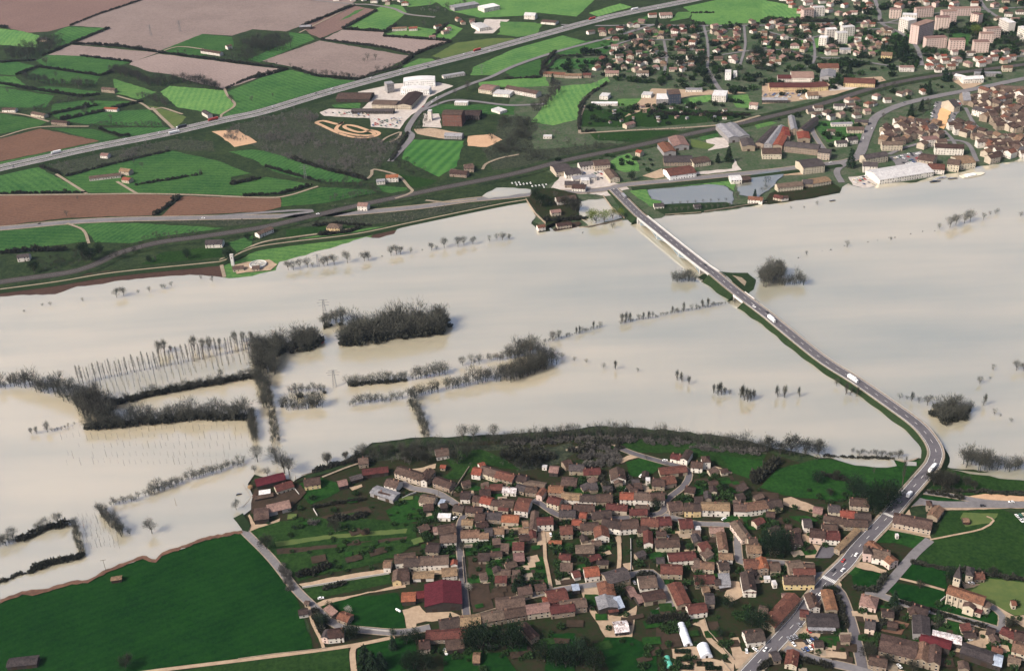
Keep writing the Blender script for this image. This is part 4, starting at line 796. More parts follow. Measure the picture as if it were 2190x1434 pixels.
def roof_z(form, L, D, e, pitch):
    """ridge height and a list of sloping roof quads/tris in local coords (top surface), before thickness"""
    o = 0.45; z0 = e
    if form == 'F': return e, [[(-.1, -.1, e + .25), (L + .1, -.1, e + .25), (L + .1, D + .1, e + .25), (-.1, D + .1, e + .25)]]
    if form == 'M':
        r = e + D * 0.22; return r, [[(-o, -o, e - o * .22), (L + o, -o, e - o * .22), (L + o, D + o, r + o * .22), (-o, D + o, r + o * .22)]]
    if form == 'G':
        r = e + L / 2 * pitch; lo = e - o * pitch
        return r, [[(-o, -o, lo), (L / 2, -o, r), (L / 2, D + o, r), (-o, D + o, lo)], [(L / 2, -o, r), (L + o, -o, lo), (L + o, D + o, lo), (L / 2, D + o, r)]]
    if form in 'HP':
        k = min(L, D) / 2; p2 = pitch * (2.2 if form == 'P' else 1.35); r = e + k * p2; lo = e - o * p2
        A, B = ((k, D / 2, r), (L - k, D / 2, r)) if L >= D else ((L / 2, k, r), (L / 2, D - k, r))
        c = [(-o, -o, lo), (L + o, -o, lo), (L + o, D + o, lo), (-o, D + o, lo)]
        if abs(L - D) < 0.2: return r, [[c[0], c[1], A], [c[1], c[2], A], [c[2], c[3], A], [c[3], c[0], A]]
        if L >= D: return r, [[c[0], c[1], B, A], [c[2], c[3], A, B], [c[1], c[2], B], [c[3], c[0], A]]
        return r, [[c[1], c[2], B, A], [c[3], c[0], A, B], [c[0], c[1], A], [c[2], c[3], B]]
    if form == 'B':
        q = []; n = 8; r = e + L * 0.035
        for i in range(n):
            x0, x1 = L * i / n, L * (i + 1) / n; f = lambda x: e + (r - e) * (1 - (2 * x / L - 1) ** 2)
            q.append([(x0, -.2, f(x0)), (x1, -.2, f(x1)), (x1, D + .2, f(x1)), (x0, D + .2, f(x0))])
        return r, q
    r = e + D / 2 * pitch; lo = e - o * pitch
    return r, [[(-o, -o, lo), (L + o, -o, lo), (L + o, D / 2, r), (-o, D / 2, r)], [(-o, D / 2, r), (L + o, D / 2, r), (L + o, D + o, lo), (-o, D + o, lo)]]
def roof_mesh(name, quads, material, t=0.22):
    m = MB()
    for q in quads:
        n = len(q); v = [(x, y, z + t) for x, y, z in q] + [(x, y, z) for x, y, z in q]
        m.add(v, [tuple(range(n)), tuple(range(2 * n - 1, n - 1, -1))] + [(i, i + n, (i + 1) % n + n, (i + 1) % n) for i in range(n)])
    return m.mesh(name, [material])
def wall_mesh(name, form, L, D, e, r, material):
    m = MB(); g = 0.02
    if form == 'G':
        v = [(0, 0, 0), (L, 0, 0), (L, D, 0), (0, D, 0), (0, 0, e), (L, 0, e), (L, D, e), (0, D, e), (L / 2, 0, r), (L / 2, D, r)]
        f = [(0, 1, 5, 8, 4), (2, 3, 7, 9, 6), (1, 2, 6, 5), (3, 0, 4, 7)]
    elif form == 'M':
        v = [(0, 0, 0), (L, 0, 0), (L, D, 0), (0, D, 0), (0, 0, e), (L, 0, e), (L, D, r), (0, D, r)]; f = [(0, 1, 5, 4), (1, 2, 6, 5), (2, 3, 7, 6), (3, 0, 4, 7)]
    elif form in 'FHPB':
        v = [(0, 0, 0), (L, 0, 0), (L, D, 0), (0, D, 0), (0, 0, e), (L, 0, e), (L, D, e), (0, D, e)]; f = [(0, 1, 5, 4), (1, 2, 6, 5), (2, 3, 7, 6), (3, 0, 4, 7)]
        if form == 'B':
            n = 8
            for y in (0, D):
                o_ = len(v)
                for i in range(n + 1):
                    x = L * i / n; v.append((x, y, e + (r - e) * (1 - (2 * x / L - 1) ** 2)))
                f.append(tuple(range(o_, o_ + n + 1))[::1 if y else -1])
    else:
        v = [(0, 0, 0), (L, 0, 0), (L, D, 0), (0, D, 0), (0, 0, e), (L, 0, e), (L, D, e), (0, D, e), (0, D / 2, r), (L, D / 2, r)]
        f = [(0, 1, 5, 4), (1, 2, 6, 9, 5), (2, 3, 7, 6), (3, 0, 4, 8, 7)]
    m.add(v, f); return m.mesh(name, [material])
def part(name, me, parent, loc, sc=(1, 1, 1), rz=0.0):
    o = bpy.data.objects.new(name, me); COL.objects.link(o); o.parent = parent; o.location = loc; o.scale = sc; o.rotation_euler = (0, 0, rz); return o
def openings(root, L, D, e, barn, detail, form):
    """windows and doors of the front and of the two side walls, each a part"""
    if barn:
        k = max(1, int(L / 9))
        for i in range(k):
            w = min(3.6, L / k * 0.55); part('door', DOOR, root, (L * (i + .5) / k, -0.03, 0.0), (w, 1, min(e - 0.5, 3.2)))
        return
    st = 1 if e < 3.9 else 2 if e < 7.5 else 3; fh = (e - 0.2) / st
    for side, span in ((0, L), (1, D), (2, D)):
        if side and detail < 2: continue
        n = max(1, int(span / (3.3 if side == 0 else 4.5))); dpos = random.randrange(n)
        for s in range(st):
            for i in range(n):
                u = span * (i + .5) / n + random.uniform(-.25, .25)
                if side == 0 and s == 0 and i == dpos:
                    part('door', DOOR, root, (u, -0.03, 0.0), (1.15, 1, 2.15)); continue
                if random.random() < (0.18 if side == 0 else 0.45): continue
                w = random.choice((0.95, 1.05, 1.15)); h = min(1.45, fh - 1.15)
                z = s * fh + 0.95
                if side == 0: part('window', WIN, root, (u, -0.03, z), (w, 1, h))
                elif side == 1: part('window', WIN, root, (L + 0.03, u, z), (w, 1, h), math.pi / 2)
                else: part('window', WIN, root, (-0.03, u, z), (w, 1, h), -math.pi / 2)
TAKEN = []
HOUSES = []       # all building specs, so that the 300 largest become things of their own
for t, s_ in BUILD.items():
    for ln in s_.replace('\n', ';').split(';'):
        q = ln.split()
        if len(q) < 8: continue
        x1, y1, x2, y2, dep, e = map(float, q[:6]); fl = q[8:]
        k_ = (1.14, 1.10) if t[0] in 'VW' else (1.0, 1.0)
        HOUSES.append(dict(a=FP(t, x1, y1), b=FP(t, x2, y2), D=dep * k_[0], e=e * k_[1], r=q[6], w=q[7], form=next((c for c in fl if c in 'GHFMBP'), 'S'), barn='b' in fl, near=t[0] in 'VWL', fixed=True))
def house(h):
    if h['near'] and h['r'] in 'sd' and not h['barn'] and random.random() < .5: h['r'] = random.choice('bbrn')
    a, d, L, rz = frame(h['a'], h['b'], h['D']); D, e, form = h['D'], h['e'] + random.uniform(-.12, .12) + 0.4, h['form']
    if form == 'S' and D > L * 1.6: form = 'G'
    span = L if form == 'G' else D
    pitch = (0.24 if h['barn'] else random.uniform(0.42, 0.54)) if span < 15 else 0.22
    if h.get('hall'): pitch = 0.2
    r, q = roof_z(form, L, D, e, pitch)
    kind = 'barn' if h['barn'] else 'shed' if (form in 'FM' and L < 12) else 'warehouse' if L * D > 700 else 'house'
    root = empty(kind, (a[0], a[1], 0.15), rz)
    part('wall', wall_mesh('wall', form, L, D, e, r, 'wall_' + h['w']), root, (0, 0, 0))
    rf = part('roof', roof_mesh('roof', q, 'roof_' + h['r']), root, (0, 0, 0.02))
    mid = ((h['a'][0] + h['b'][0]) / 2, (h['a'][1] + h['b'][1]) / 2)
    detail = 2 if h['near'] else 1 if mid[1] > 330 else 0
    if detail or h['barn'] or kind == 'warehouse': openings(root, L, D, e, h['barn'], detail, form)
    elif h['fixed']: openings(root, L, D, e, h['barn'], 0, form)
    if h['near'] and not h['barn'] and form in 'SGH' and kind == 'house':
        for k in range(random.choice((1, 1, 2))):
            u = random.choice((0.12, 0.88, 0.5)) + random.uniform(-.05, .05)
            if form == 'G': part('chimney', CHIM, rf, (L * 0.5 + 0.9, D * u, r - 0.9))
            else: part('chimney', CHIM, rf, (L * u, D * 0.5 + 0.9, r - 0.9))
    size = 'long' if L > 20 else 'small' if L < 9 else ''
    want_label(root, ' '.join(w for w in (size, WNAME[h['w']], RNAME[h['r']], kind) if w), kind, mid, 'village buildings' if h['near'] else 'town buildings across the flood')
    TAKEN.append((a[0] + d[0] * L / 2 - d[1] * D / 2, a[1] + d[1] * L / 2 + d[0] * D / 2, math.hypot(L, D) / 2))
    return root
def apart(t, x1, y1, x2, y2, D, Hh, w):
    Hh *= 1.3
    a, d, L, rz = frame(FP(t, x1, y1), FP(t, x2, y2), D); root = empty('apartment_block', (a[0], a[1], 0.15), rz)
    part('wall', wall_mesh('wall', 'F', L, D, Hh, Hh, 'wall_' + w), root, (0, 0, 0)); part('roof', roof_mesh('roof', roof_z('F', L, D, Hh, 0)[1], 'roof_p' if w == 'p' else 'roof_w', 0.6), root, (0, 0, 0))
    st = int(Hh / 3); n = max(2, int(L / 4.2))
    for s in range(st):
        for i in range(n): part('window', WIN, root, (L * (i + .5) / n, -0.03, s * Hh / st + 0.9), (1.8, 1, 1.5))
    for s in range(st):
        for i in range(2): part('window', WIN, root, (-0.03, D * (i + .5) / 2, s * Hh / st + 0.9), (1.2, 1, 1.4), -math.pi / 2)
    want_label(root, '%s flat-roofed apartment block' % ('pink' if w == 'p' else 'white'), 'apartment block', FP(t, (x1 + x2) / 2, (y1 + y2) / 2), 'apartment blocks of the town')
    TAKEN.append((a[0] + d[0] * L / 2 - d[1] * D / 2, a[1] + d[1] * L / 2 + d[0] * D / 2, math.hypot(L, D) / 2))
for q in APART: apart(*q)

# ------------------------------------------------------------------ the village church
def church():
    a, d, L, rz = frame(FP('W4', 1188, 572), FP('W4', 1642, 722), 10); e = 9.2; D = 9.5
    root = empty('church', (a[0], a[1], 0.15), rz); S = 'wall_c'
    part('nave', wall_mesh('nave', 'S', L, D, e, e + 2.3, S), root, (0, 0, 0))
    q = roof_z('S', L, D, e, 2.3 / (D / 2))[1]; part('nave_roof', roof_mesh('nave_roof', q, 'roof_u'), root, (0, 0, 0.02))
    for i in range(5):
        x = L * (0.03 + 0.155 * i); m = MB(); m.box((x, -0.45, 0), (0.8, 0.9, 8.2), taper=0.92); m.build('buttress', S, root)
        if i < 4:
            mm = MB(); mm.box((0, 0, 0), (1.0, 0.14, 1.7)); v0 = len(mm.v); n = 8
            mm.add([(0.5 * math.cos(math.pi * k / n), yy, 1.7 + 0.5 * math.sin(math.pi * k / n)) for yy in (-.07, .07) for k in range(n + 1)], [tuple(range(n, -1, -1)), tuple(range(n + 1, 2 * n + 2))] + [(k, k + 1, k + n + 2, k + n + 1) for k in range(n)])
            w = mm.build('window', 'window_glass', root); w.location = (x + L * 0.078, -0.02, 5.6)
    # side chapel with a gable, small lean-to chapel, apse, tower with slate spire
    tx = L * 0.52
    w = part('chapel', wall_mesh('chapel', 'G', 7.0, 4.5, 7.0, 8.8, S), root, (tx, -4.5, 0)); part('chapel_roof', roof_mesh('chapel_roof', roof_z('G', 7.0, 4.5, 7.0, 0.5)[1], 'roof_n'), root, (tx, -4.5, 0.02))
    part('window', WIN, root, (tx + 3.5, -4.54, 2.6), (1.0, 1, 2.2))
    part('chapel', wall_mesh('chapel', 'M', 4.6, 3.2, 4.2, 4.9, S), root, (tx + 7.02, -3.2, 0)); part('chapel_roof', roof_mesh('chapel_roof', roof_z('M', 4.6, 3.2, 4.2, 0)[1], 'roof_r'), root, (tx + 7.02, -3.2, 0.02))
    part('window', WIN, root, (tx + 9.2, -3.24, 1.6), (0.8, 1, 1.5))
    n = 10; R = 4.0; m = MB(); c = (L, D / 2); v = []
    for z in (0, 7.2):
        for k in range(n + 1): v.append((c[0] + R * 1.15 * math.sin(math.pi * k / n), c[1] - R * math.cos(math.pi * k / n), z))
    m.add(v, [(k, k + 1, n + 2 + k, n + 1 + k) for k in range(n)]); m.build('apse', S, root)
    m = MB(); v = [(c[0] + (R + .35) * 1.15 * math.sin(math.pi * k / n), c[1] - (R + .35) * math.cos(math.pi * k / n), 7.1) for k in range(n + 1)] + [(c[0] + 0.02, c[1], 9.0)]
    m.add(v, [(k, k + 1, n + 1) for k in range(n)]); m.build('apse_roof', 'roof_n', root)
    for k in (2, 4): t = math.pi * (k + .5) / n; part('window', WIN, root, (c[0] + R * 1.15 * math.sin(t), c[1] - R * math.cos(t), 3.2), (0.8, 1.6, 2.0), math.pi * (k + .5) / n)
    tw = 4.4; ty = D + tw / 2 + 0.02; m = MB(); m.box((3.4, ty, 0), (tw, tw, 17.0)); m.box((3.4, ty, 13.0), (tw + .3, tw + .3, 0.25)); m.box((3.4, ty, 16.7), (tw + .4, tw + .4, 0.35)); T = m.build('tower', S, root)
    for dx in (-0.8, 0.8): part('belfry_opening', WIN, T, (3.4 + dx, D - 0.02, 14.0), (0.95, 1, 1.9)); part('belfry_opening', WIN, T, (3.4 + tw / 2 + .03, ty + dx, 14.0), (0.95, 1, 1.9), math.pi / 2)
    m = MB(); k = tw / 2 + 0.35; m.add([(3.4 - k, ty - k, 17.05), (3.4 + k, ty - k, 17.05), (3.4 + k, ty + k, 17.05), (3.4 - k, ty + k, 17.05), (3.4, ty, 26.0)], [(0, 1, 4), (1, 2, 4), (2, 3, 4), (3, 0, 4), (3, 2, 1, 0)]); sp = m.build('spire', 'roof_s', root)
    m = MB(); m.tube((3.4, ty, 25.6), (3.4, ty, 27.4), .07, .05, 5); m.box((3.4, ty, 26.8), (.8, .1, .1)); m.build('cross', 'pylon_steel', sp)
    part('door', DOOR, root, (-0.04, D * .5, 0), (2.0, 1, 3.2), math.pi / 2)
    tag(root, 'cream stone church with terracotta nave roof, apse and slate-spired bell tower', 'church')
church()

# ------------------------------------------------------------------ houses of the town filled in street by street
def inside(p, poly):
    c = False; n = len(poly)
    for i in range(n):
        (x1, y1), (x2, y2) = poly[i], poly[(i + 1) % n]
        if (y1 > p[1]) != (y2 > p[1]) and p[0] < (x2 - x1) * (p[1] - y1) / (y2 - y1) + x1: c = not c
    return c
ROADPTS = np.array([q[:2] for k in ROADS for q in ROADS[k]]); ROADW = np.array([{'mw': 26, 'rail': 12, 'n6': 13, 'r14': 15, 'cw': 12}.get(k, 9) for k in ROADS for q in ROADS[k]])
def clear_of_roads(x, y, r): return bool((np.hypot(ROADPTS[:, 0] - x, ROADPTS[:, 1] - y) > ROADW + r).all())
def fill(px, spacing, n, wr, dr, er, roofs, walls, ang, forms='S', near=False, spread=0.2):
    poly = [G(x, y)[:2] for x, y in px]; xs = [p[0] for p in poly]; ys = [p[1] for p in poly]; k = 0; tries = 0
    while k < n and tries < n * 40:
        tries += 1; p = (random.uniform(min(xs), max(xs)), random.uniform(min(ys), max(ys)))
        if not inside(p, poly): continue
        L = random.uniform(*wr); D = random.uniform(*dr); R = math.hypot(L, D) / 2
        if any(abs(p[0] - q[0]) < q[2] + R * spacing and abs(p[1] - q[1]) < q[2] + R * spacing and math.hypot(p[0] - q[0], p[1] - q[1]) < (q[2] + R) * spacing for q in TAKEN): continue
        if not clear_of_roads(p[0], p[1], R * 0.5): continue
        an = math.radians(ang) + random.uniform(-spread, spread) + (math.pi / 2 if random.random() < 0.35 else 0)
        dx, dy = math.cos(an), math.sin(an); a = PIX(p[0] - dx * L / 2 + dy * D / 2, p[1] - dy * L / 2 - dx * D / 2, BASE_Z); b = PIX(p[0] + dx * L / 2 + dy * D / 2, p[1] + dy * L / 2 - dx * D / 2, BASE_Z)
        if dx < 0: a, b = b, a
        HOUSES.append(dict(a=a, b=b, D=D, e=random.uniform(*er), r=random.choice(roofs), w=random.choice(walls), form=random.choice(forms), barn=False, near=near, fixed=False)); TAKEN.append((p[0], p[1], R)); k += 1
for h in HOUSES:
    a, d, L, rz = frame(h['a'], h['b'], h['D']); TAKEN.append((a[0] + d[0] * L / 2 - d[1] * h['D'] / 2, a[1] + d[1] * L / 2 + d[0] * h['D'] / 2, math.hypot(L, h['D']) / 2))
fill(pts('F', '1640 1270 1800 1290 2190 1330 2190 1434 1700 1434'), 0.9, 16, (5, 9), (5, 7), (2.4, 3.6), 'bdnr', 'sscd', -14, 'SSM', near=True, spread=0.3)
fill(pts('A3', '1000 1090 1200 1010 1420 1060 1560 1090 1700 1010 1800 1000 2190 900 2400 900 2300 1300 2190 1320 1850 1370 1700 1310 1440 1230 1200 1250 1000 1230'), 0.62, 135, (9, 16), (9, 12), (5.5, 8.5), 'nbbntnnu', 'ccwss', 20, 'SSSG', spread=0.4)
fill(pts('A3', '1700 960 1800 760 2250 780 2250 980'), 0.68, 44, (9, 18), (9, 12), (5.5, 8.5), 'nbnun', 'cwss', 15, 'SSG', spread=0.3)
fill(pts('A2', '700 280 1000 230 1100 190 1500 210 1760 215 2190 190 2300 330 2190 560 1900 540 1640 600 900 620 700 600 850 470 930 360'), 1.3, 120, (9, 14), (8, 10), (3, 5.5), 'ppnnubtr', 'wwccs', 12, 'SSHG', spread=0.7)
fill(pts('A3', '0 180 1000 190 1100 270 1000 420 860 480 480 480 0 560 -100 400'), 1.3, 70, (9, 14), (8, 10), (3.2, 6), 'ppnnubt', 'wwccs', 12, 'SSHG', spread=0.6)
fill(pts('A3', '160 0 900 -40 1700 -40 2190 -40 2190 200 1850 180 1500 120 1000 140 560 150 300 110'), 1.4, 60, (10, 16), (8, 11), (3.5, 7), 'ppnuo', 'wwcp', 5, 'SSH', spread=0.6)
fill(pts('A3', '1350 450 1900 460 2190 440 2190 560 1500 620 1370 570'), 1.1, 32, (9, 14), (8, 10), (4, 7), 'ppnuo', 'wwcp', 8, 'SSH', spread=0.3)
fill(pts('A3', '300 900 860 830 1300 780 1380 860 1000 960 860 1100 840 1000 420 1010'), 1.25, 22, (9, 13), (8, 10), (3.5, 6), 'snnup', 'wwc', 20, 'SH', spread=0.4)
fill(pts('A1', '600 -20 1150 -20 1300 30 1260 60 880 10 640 30'), 1.25, 16, (9, 14), (8, 10), (3.5, 5.5), 'ppnu', 'wwc', 5, 'SH', spread=0.5)
fill(pts('A2', '740 900 1200 890 1900 930 1900 1000 1300 1060 760 1060'), 1.8, 22, (4, 7), (3, 4), (2.2, 2.6), 'gnp', 'wgs', 10, 'SF', spread=0.5)
fill(pts('A1', '1500 330 1560 200 1900 150 1930 200 1700 300'), 1.4, 8, (9, 14), (8, 10), (3.5, 5), 'pnu', 'wc', 20, 'S', spread=0.5)
# a few outbuildings in the gaps of the village
fill(pts('F', '900 1040 1560 1010 1740 1180 1720 1230 1500 1260 1200 1270 1000 1240 900 1180'), 0.76, 60, (5, 9), (5, 7), (2.4, 4), 'bdnrs', 'sscd', 8, 'SSM', near=True, spread=0.35)

# patchwork of small garden plots between the village houses
def plots(px, n, ang, mats):
    poly = [G(x, y)[:2] for x, y in px]; xs = [p[0] for p in poly]; ys = [p[1] for p in poly]; k = 0; tr = 0
    while k < n and tr < n * 60:
        tr += 1; p = (random.uniform(min(xs), max(xs)), random.uniform(min(ys), max(ys)))
        L = random.uniform(5, 13); D = random.uniform(4, 8)
        if not inside(p, poly) or not clear_of_roads(p[0], p[1], -3): continue
        if any(math.hypot(p[0] - q[0], p[1] - q[1]) < q[2] * .7 + 2 for q in TAKEN): continue
        an = math.radians(ang + random.uniform(-12, 12)); dx, dy = math.cos(an), math.sin(an)
        px_ = [PIX(p[0] + dx * a * L / 2 - dy * b * D / 2, p[1] + dy * a * L / 2 + dx * b * D / 2, .6) for a, b in ((-1, -1), (1, -1), (1, 1), (-1, 1))]
        sheet('garden', px_, random.choice(mats), step=3, jit=.35); k += 1
plots(pts('F', '900 1040 1560 1010 1740 1180 1720 1230 1500 1260 1200 1270 1000 1240 900 1180'), 110, 6, ['village_meadow', 'village_meadow', 'garden_soil', 'gravel_yard', 'pasture', 'stone_wall'])
plots(pts('F', '1640 1270 1800 1290 2190 1330 2190 1434 1700 1434'), 40, -14, ['village_meadow', 'garden_soil', 'gravel_yard', 'pasture', 'verge'])
plots(pts('F', '1000 1260 1400 1270 1600 1300 1640 1360 1500 1420 1000 1400'), 36, 4, ['village_meadow', 'garden_soil', 'garden_soil', 'pasture'])
plots(pts('F', '620 1060 880 1050 960 1130 960 1180 720 1230 600 1180'), 24, 12, ['village_meadow', 'garden_soil', 'pasture_olive', 'pasture'])
plots(pts('A2', '760 300 2190 220 2190 560 900 610'), 60, 12, ['meadow', 'pasture', 'gravel_yard', 'meadow_bright'])
plots(pts('A3', '0 220 1000 220 1000 420 480 470 0 540'), 40, 12, ['meadow', 'pasture', 'gravel_yard', 'meadow_bright'])
def psize(h): return math.hypot(h['b'][0] - h['a'][0], h['b'][1] - h['a'][1]) * (1 + h['e'] * 0.05)
HOUSES.sort(key=lambda h: -(psize(h) + (1000 if h['near'] or h['fixed'] else 0)))
kinds_house = 0; REST = []
for h in HOUSES:
    if kinds_house < 330: house(h); kinds_house += 1
    else: REST.append(h)
if REST:                              # beyond the 300 largest: the rest of the town as one mass
    m = MB(); names = []
    def mi(n):
        if n not in names: names.append(n)
        return names.index(n)
    for h in REST:
        a, d, L, rz = frame(h['a'], h['b'], h['D']); r, q = roof_z(h['form'], L, h['D'], h['e'] + .4, 0.48); R = Matrix.Translation((a[0], a[1], 0.15)) @ Matrix.Rotation(rz, 4, 'Z')
        for me, mn in ((wall_mesh('w', h['form'], L, h['D'], h['e'] + .4, r, 'wall_w'), 'wall_' + h['w']), (roof_mesh('r', q, 'roof_b'), 'roof_' + h['r'])):
            m.add([tuple(R @ v.co) for v in me.vertices], [tuple(p.vertices) for p in me.polygons], mi(mn)); bpy.data.meshes.remove(me)
        D = h['D']; st = 1 if h['e'] < 4 else 2 if h['e'] < 7.5 else 3; n = max(1, int(L / 3.6)); mg = mi('window_glass')
        for s in range(st):
            for i in range(n):
                if random.random() < 0.2: continue
                u = L * (i + .5) / n; z = s * (h['e'] / st) + 1.0
                m.add([tuple(R @ Vector((u + dx, -0.04, z + dz))) for dx, dz in ((-.5, 0), (.5, 0), (.5, 1.3), (-.5, 1.3))], [(0, 1, 2, 3)], mg)
    o = m.build('town_houses', names); tag(o, 'small crowded far houses filling the town quarters across the flood', 'houses', kind='stuff')

# ================================================================== THE RIVER BRIDGE
def bridge():
    P = ROADS['cw']; N = normals(P); root = empty('bridge', (P[iB0][0], P[iB0][1], 0.0)); off = np.array([P[iB0][0], P[iB0][1], 0.0])
    def near(px): return min(range(len(P)), key=lambda i: np.hypot(*(np.array(PIX(*P[i])) - px)))
    pier = [near(q) for q in ((1380, 469), (1415, 497), (1461, 534), (1507, 570))]
    Q = [p - off for p in P]
    m = MB(); v = []; f = []
    for k, i in enumerate(range(iB0, iB1 + 1)):
        for s, dz in ((-7.1, -0.06), (7.1, -0.06), (7.1, -1.1), (-7.1, -1.1)): v.append(tuple(Q[i] + N[i] * s + np.array([0, 0, dz])))
        if k: o = 4 * k; f += [(o - 4 + a, o - 4 + b, o + b, o + a) for a, b in ((0, 1), (1, 2), (2, 3), (3, 0))]
    m.add(v, f); m.build('deck', 'concrete', root)
    for s in (-6.7, 6.7):
        m = MB(); v = []; f = []
        for k, i in enumerate(range(iB0, iB1 + 1)):
            for o_, z in ((-.13, -.02), (.13, -.02), (.13, .95), (-.13, .95)): v.append(tuple(Q[i] + N[i] * (s + o_) + np.array([0, 0, z])))
            if k: o = 4 * k; f += [(o - 4 + a, o - 4 + b, o + b, o + a) for a, b in ((0, 1), (1, 2), (2, 3), (3, 0))]
        m.add(v, f); m.build('parapet', 'concrete_white', root)
        m = MB(); m.add(*ribbon(Q, s * 0.80 - .8, s * 0.80 + .8, 0.14, iB0, iB1 + 1)); m.build('footway', 'concrete', root)
    # arched girders: deep at the piers, shallow in mid-span
    for a, b in zip(pier[:-1], pier[1:]):
        n = 14
        for s in (-5.6, 5.6):
            m = MB(); v = []
            for k in range(n + 1):
                t = k / n; x = a + (b - a) * t; i = int(x); u = x - i; c = Q[i] * (1 - u) + Q[min(i + 1, len(Q) - 1)] * u
                top = c[2] - 1.1; dep = 1.1 + 5.2 * (2 * t - 1) ** 2
                for o_ in (-.25, .25):
                    w = c + N[i] * (s + o_); v += [(w[0], w[1], top), (w[0], w[1], top - dep)]
            f = []
            for k in range(n):
                o = 4 * k; f += [(o, o + 4, o + 5, o + 1), (o + 2, o + 3, o + 7, o + 6), (o + 1, o + 5, o + 7, o + 3)]
            m.add(v, f); g = m.build('arch_girder', 'bridge_steel', root)
            m = MB()                                  # stiffening ribs and bright bottom flange
            for k in range(0, n + 1):
                x, y, zt = v[4 * k]; zb = v[4 * k + 1][2]; q = v[4 * k if s < 0 else 4 * k + 2]
                sg = -1 if s < 0 else 1; nn = N[a]; m.box((q[0] + nn[0] * sg * .12, q[1] + nn[1] * sg * .12, zb), (0.18, 0.18, zt - zb))
            for k in range(n):
                A = [v[4 * k + 1], v[4 * k + 3], v[4 * k + 7], v[4 * k + 5]]; m.add([(x, y, z - .02) for x, y, z in A] + [(x, y, z - .4) for x, y, z in A], [(0, 1, 2, 3), (7, 6, 5, 4), (0, 4, 5, 1), (1, 5, 6, 2), (2, 6, 7, 3), (3, 7, 4, 0)])
            m.build('flange', 'concrete', g)
    for i in pier:
        d = P[i + 1] - P[i - 1]; rz = math.atan2(d[1], d[0]); m = MB(); z = Q[i][2]
        m.box((Q[i][0], Q[i][1], -0.5), (2.2, 12.6, z - 7.2 + .5), rz); m.box((Q[i][0], Q[i][1], z - 7.2), (1.3, 12.2, 6.1), rz); m.build('pier', 'concrete', root)
    for i in (iB0, iB1):
        d = P[i + 1] - P[i - 1]; m = MB(); m.box((Q[i][0], Q[i][1], -0.5), (3.0, 14.4, Q[i][2] - .55), math.atan2(d[1], d[0])); m.build('abutment', 'concrete_white', root)
    tag(root, 'long steel road bridge with arched girders and white parapets crossing the flooded river', 'bridge')
    # small relief bridge further along the causeway
    r2 = empty('relief_bridge', (P[iS0][0], P[iS0][1], 0)); o2 = np.array([P[iS0][0], P[iS0][1], 0])
    for s in (-7.0, 7.0):
        m = MB(); v = []; f = []
        for k, i in enumerate(range(iS0, iS1 + 1)):
            for o_, z in ((-.2, -1.4), (.2, -1.4), (.2, 0.9), (-.2, 0.9)): v.append(tuple(P[i] - o2 + N[i] * (s + o_) + np.array([0, 0, z])))
            if k: o = 4 * k; f += [(o - 4 + a, o - 4 + b, o + b, o + a) for a, b in ((0, 1), (1, 2), (2, 3), (3, 0))]
        m.add(v, f); m.build('parapet', 'concrete_white', r2)
    m = MB(); m.add(*ribbon([p - o2 for p in P], -6.8, 6.8, -0.4, iS0, iS1 + 1)); m.build('deck', 'concrete', r2)
    for i in (iS0, iS1):
        d = P[i + 1] - P[i - 1]; m = MB(); m.box((P[i][0] - o2[0], P[i][1] - o2[1], -.4), (1.2, 13.6, P[i][2] - .1), math.atan2(d[1], d[0])); m.build('abutment', 'concrete', r2)
    tag(r2, 'short relief bridge in the causeway bank just past the tree island', 'bridge')
bridge()
def guard_rails():
    P = ROADS['cw']; N = normals(P)
    for s in (-6.3, 6.3):
        m = MB(); v = []; f = []
        for k, i in enumerate(range(iS1 + 1, iV)):
            for o_, z in ((-.06, .45), (.06, .45), (.06, .8), (-.06, .8)): v.append(tuple(P[i] + N[i] * (s + o_) + np.array([0, 0, z])))
            if k: o = 4 * k; f += [(o - 4 + a, o - 4 + b, o + b, o + a) for a, b in ((0, 1), (1, 2), (2, 3), (3, 0))]
            if k % 2 == 0: c = P[i] + N[i] * s; m.box((c[0], c[1], c[2] - .1), (.12, .12, .85))
        m.add(v, f); o = m.build('guard_rail', 'concrete'); tag(o, 'long steel guard rail on the %s edge of the causeway' % ('open-water right' if s > 0 else 'village-side left'), 'guard rail')
guard_rails()

# ================================================================== TREES, HEDGES, WOODS
def _tri_strip(V, T, a, b, w0, w1, n=3):
    """tapered n-sided limb from a to b appended to lists"""
    a = np.array(a, float); b = np.array(b, float); d = b - a; d /= np.linalg.norm(d) + 1e-9
    u = np.cross(d, (0.3, 0.9, 0.1)); u /= np.linalg.norm(u) + 1e-9; w = np.cross(d, u); o = len(V)
    for p, r in ((a, w0), (b, w1)):
        for i in range(n):
            t = 2 * math.pi * i / n; V.append(p + u * r * math.cos(t) + w * r * math.sin(t))
    for i in range(n):
        j = (i + 1) % n; T.append((o + i, o + j, o + n + j)); T.append((o + i, o + n + j, o + n + i))
def leaves(C, Dv, ln, wd, r):
    """thin triangles (twigs or leaf sprays) at centres C along directions Dv -> V,T arrays"""
    n = len(C); Dv = Dv / (np.linalg.norm(Dv, axis=1, keepdims=True) + 1e-9); s = np.cross(Dv, r.normal(size=(n, 3))); s /= np.linalg.norm(s, axis=1, keepdims=True) + 1e-9
    ln = ln * r.uniform(0.6, 1.4, (n, 1)); wd = wd * r.uniform(0.6, 1.4, (n, 1))
    A = C - s * wd / 2; B = C + s * wd / 2; D = C + Dv * ln
    return np.stack([A, B, D], 1).reshape(-1, 3), np.arange(n * 3).reshape(-1, 3)
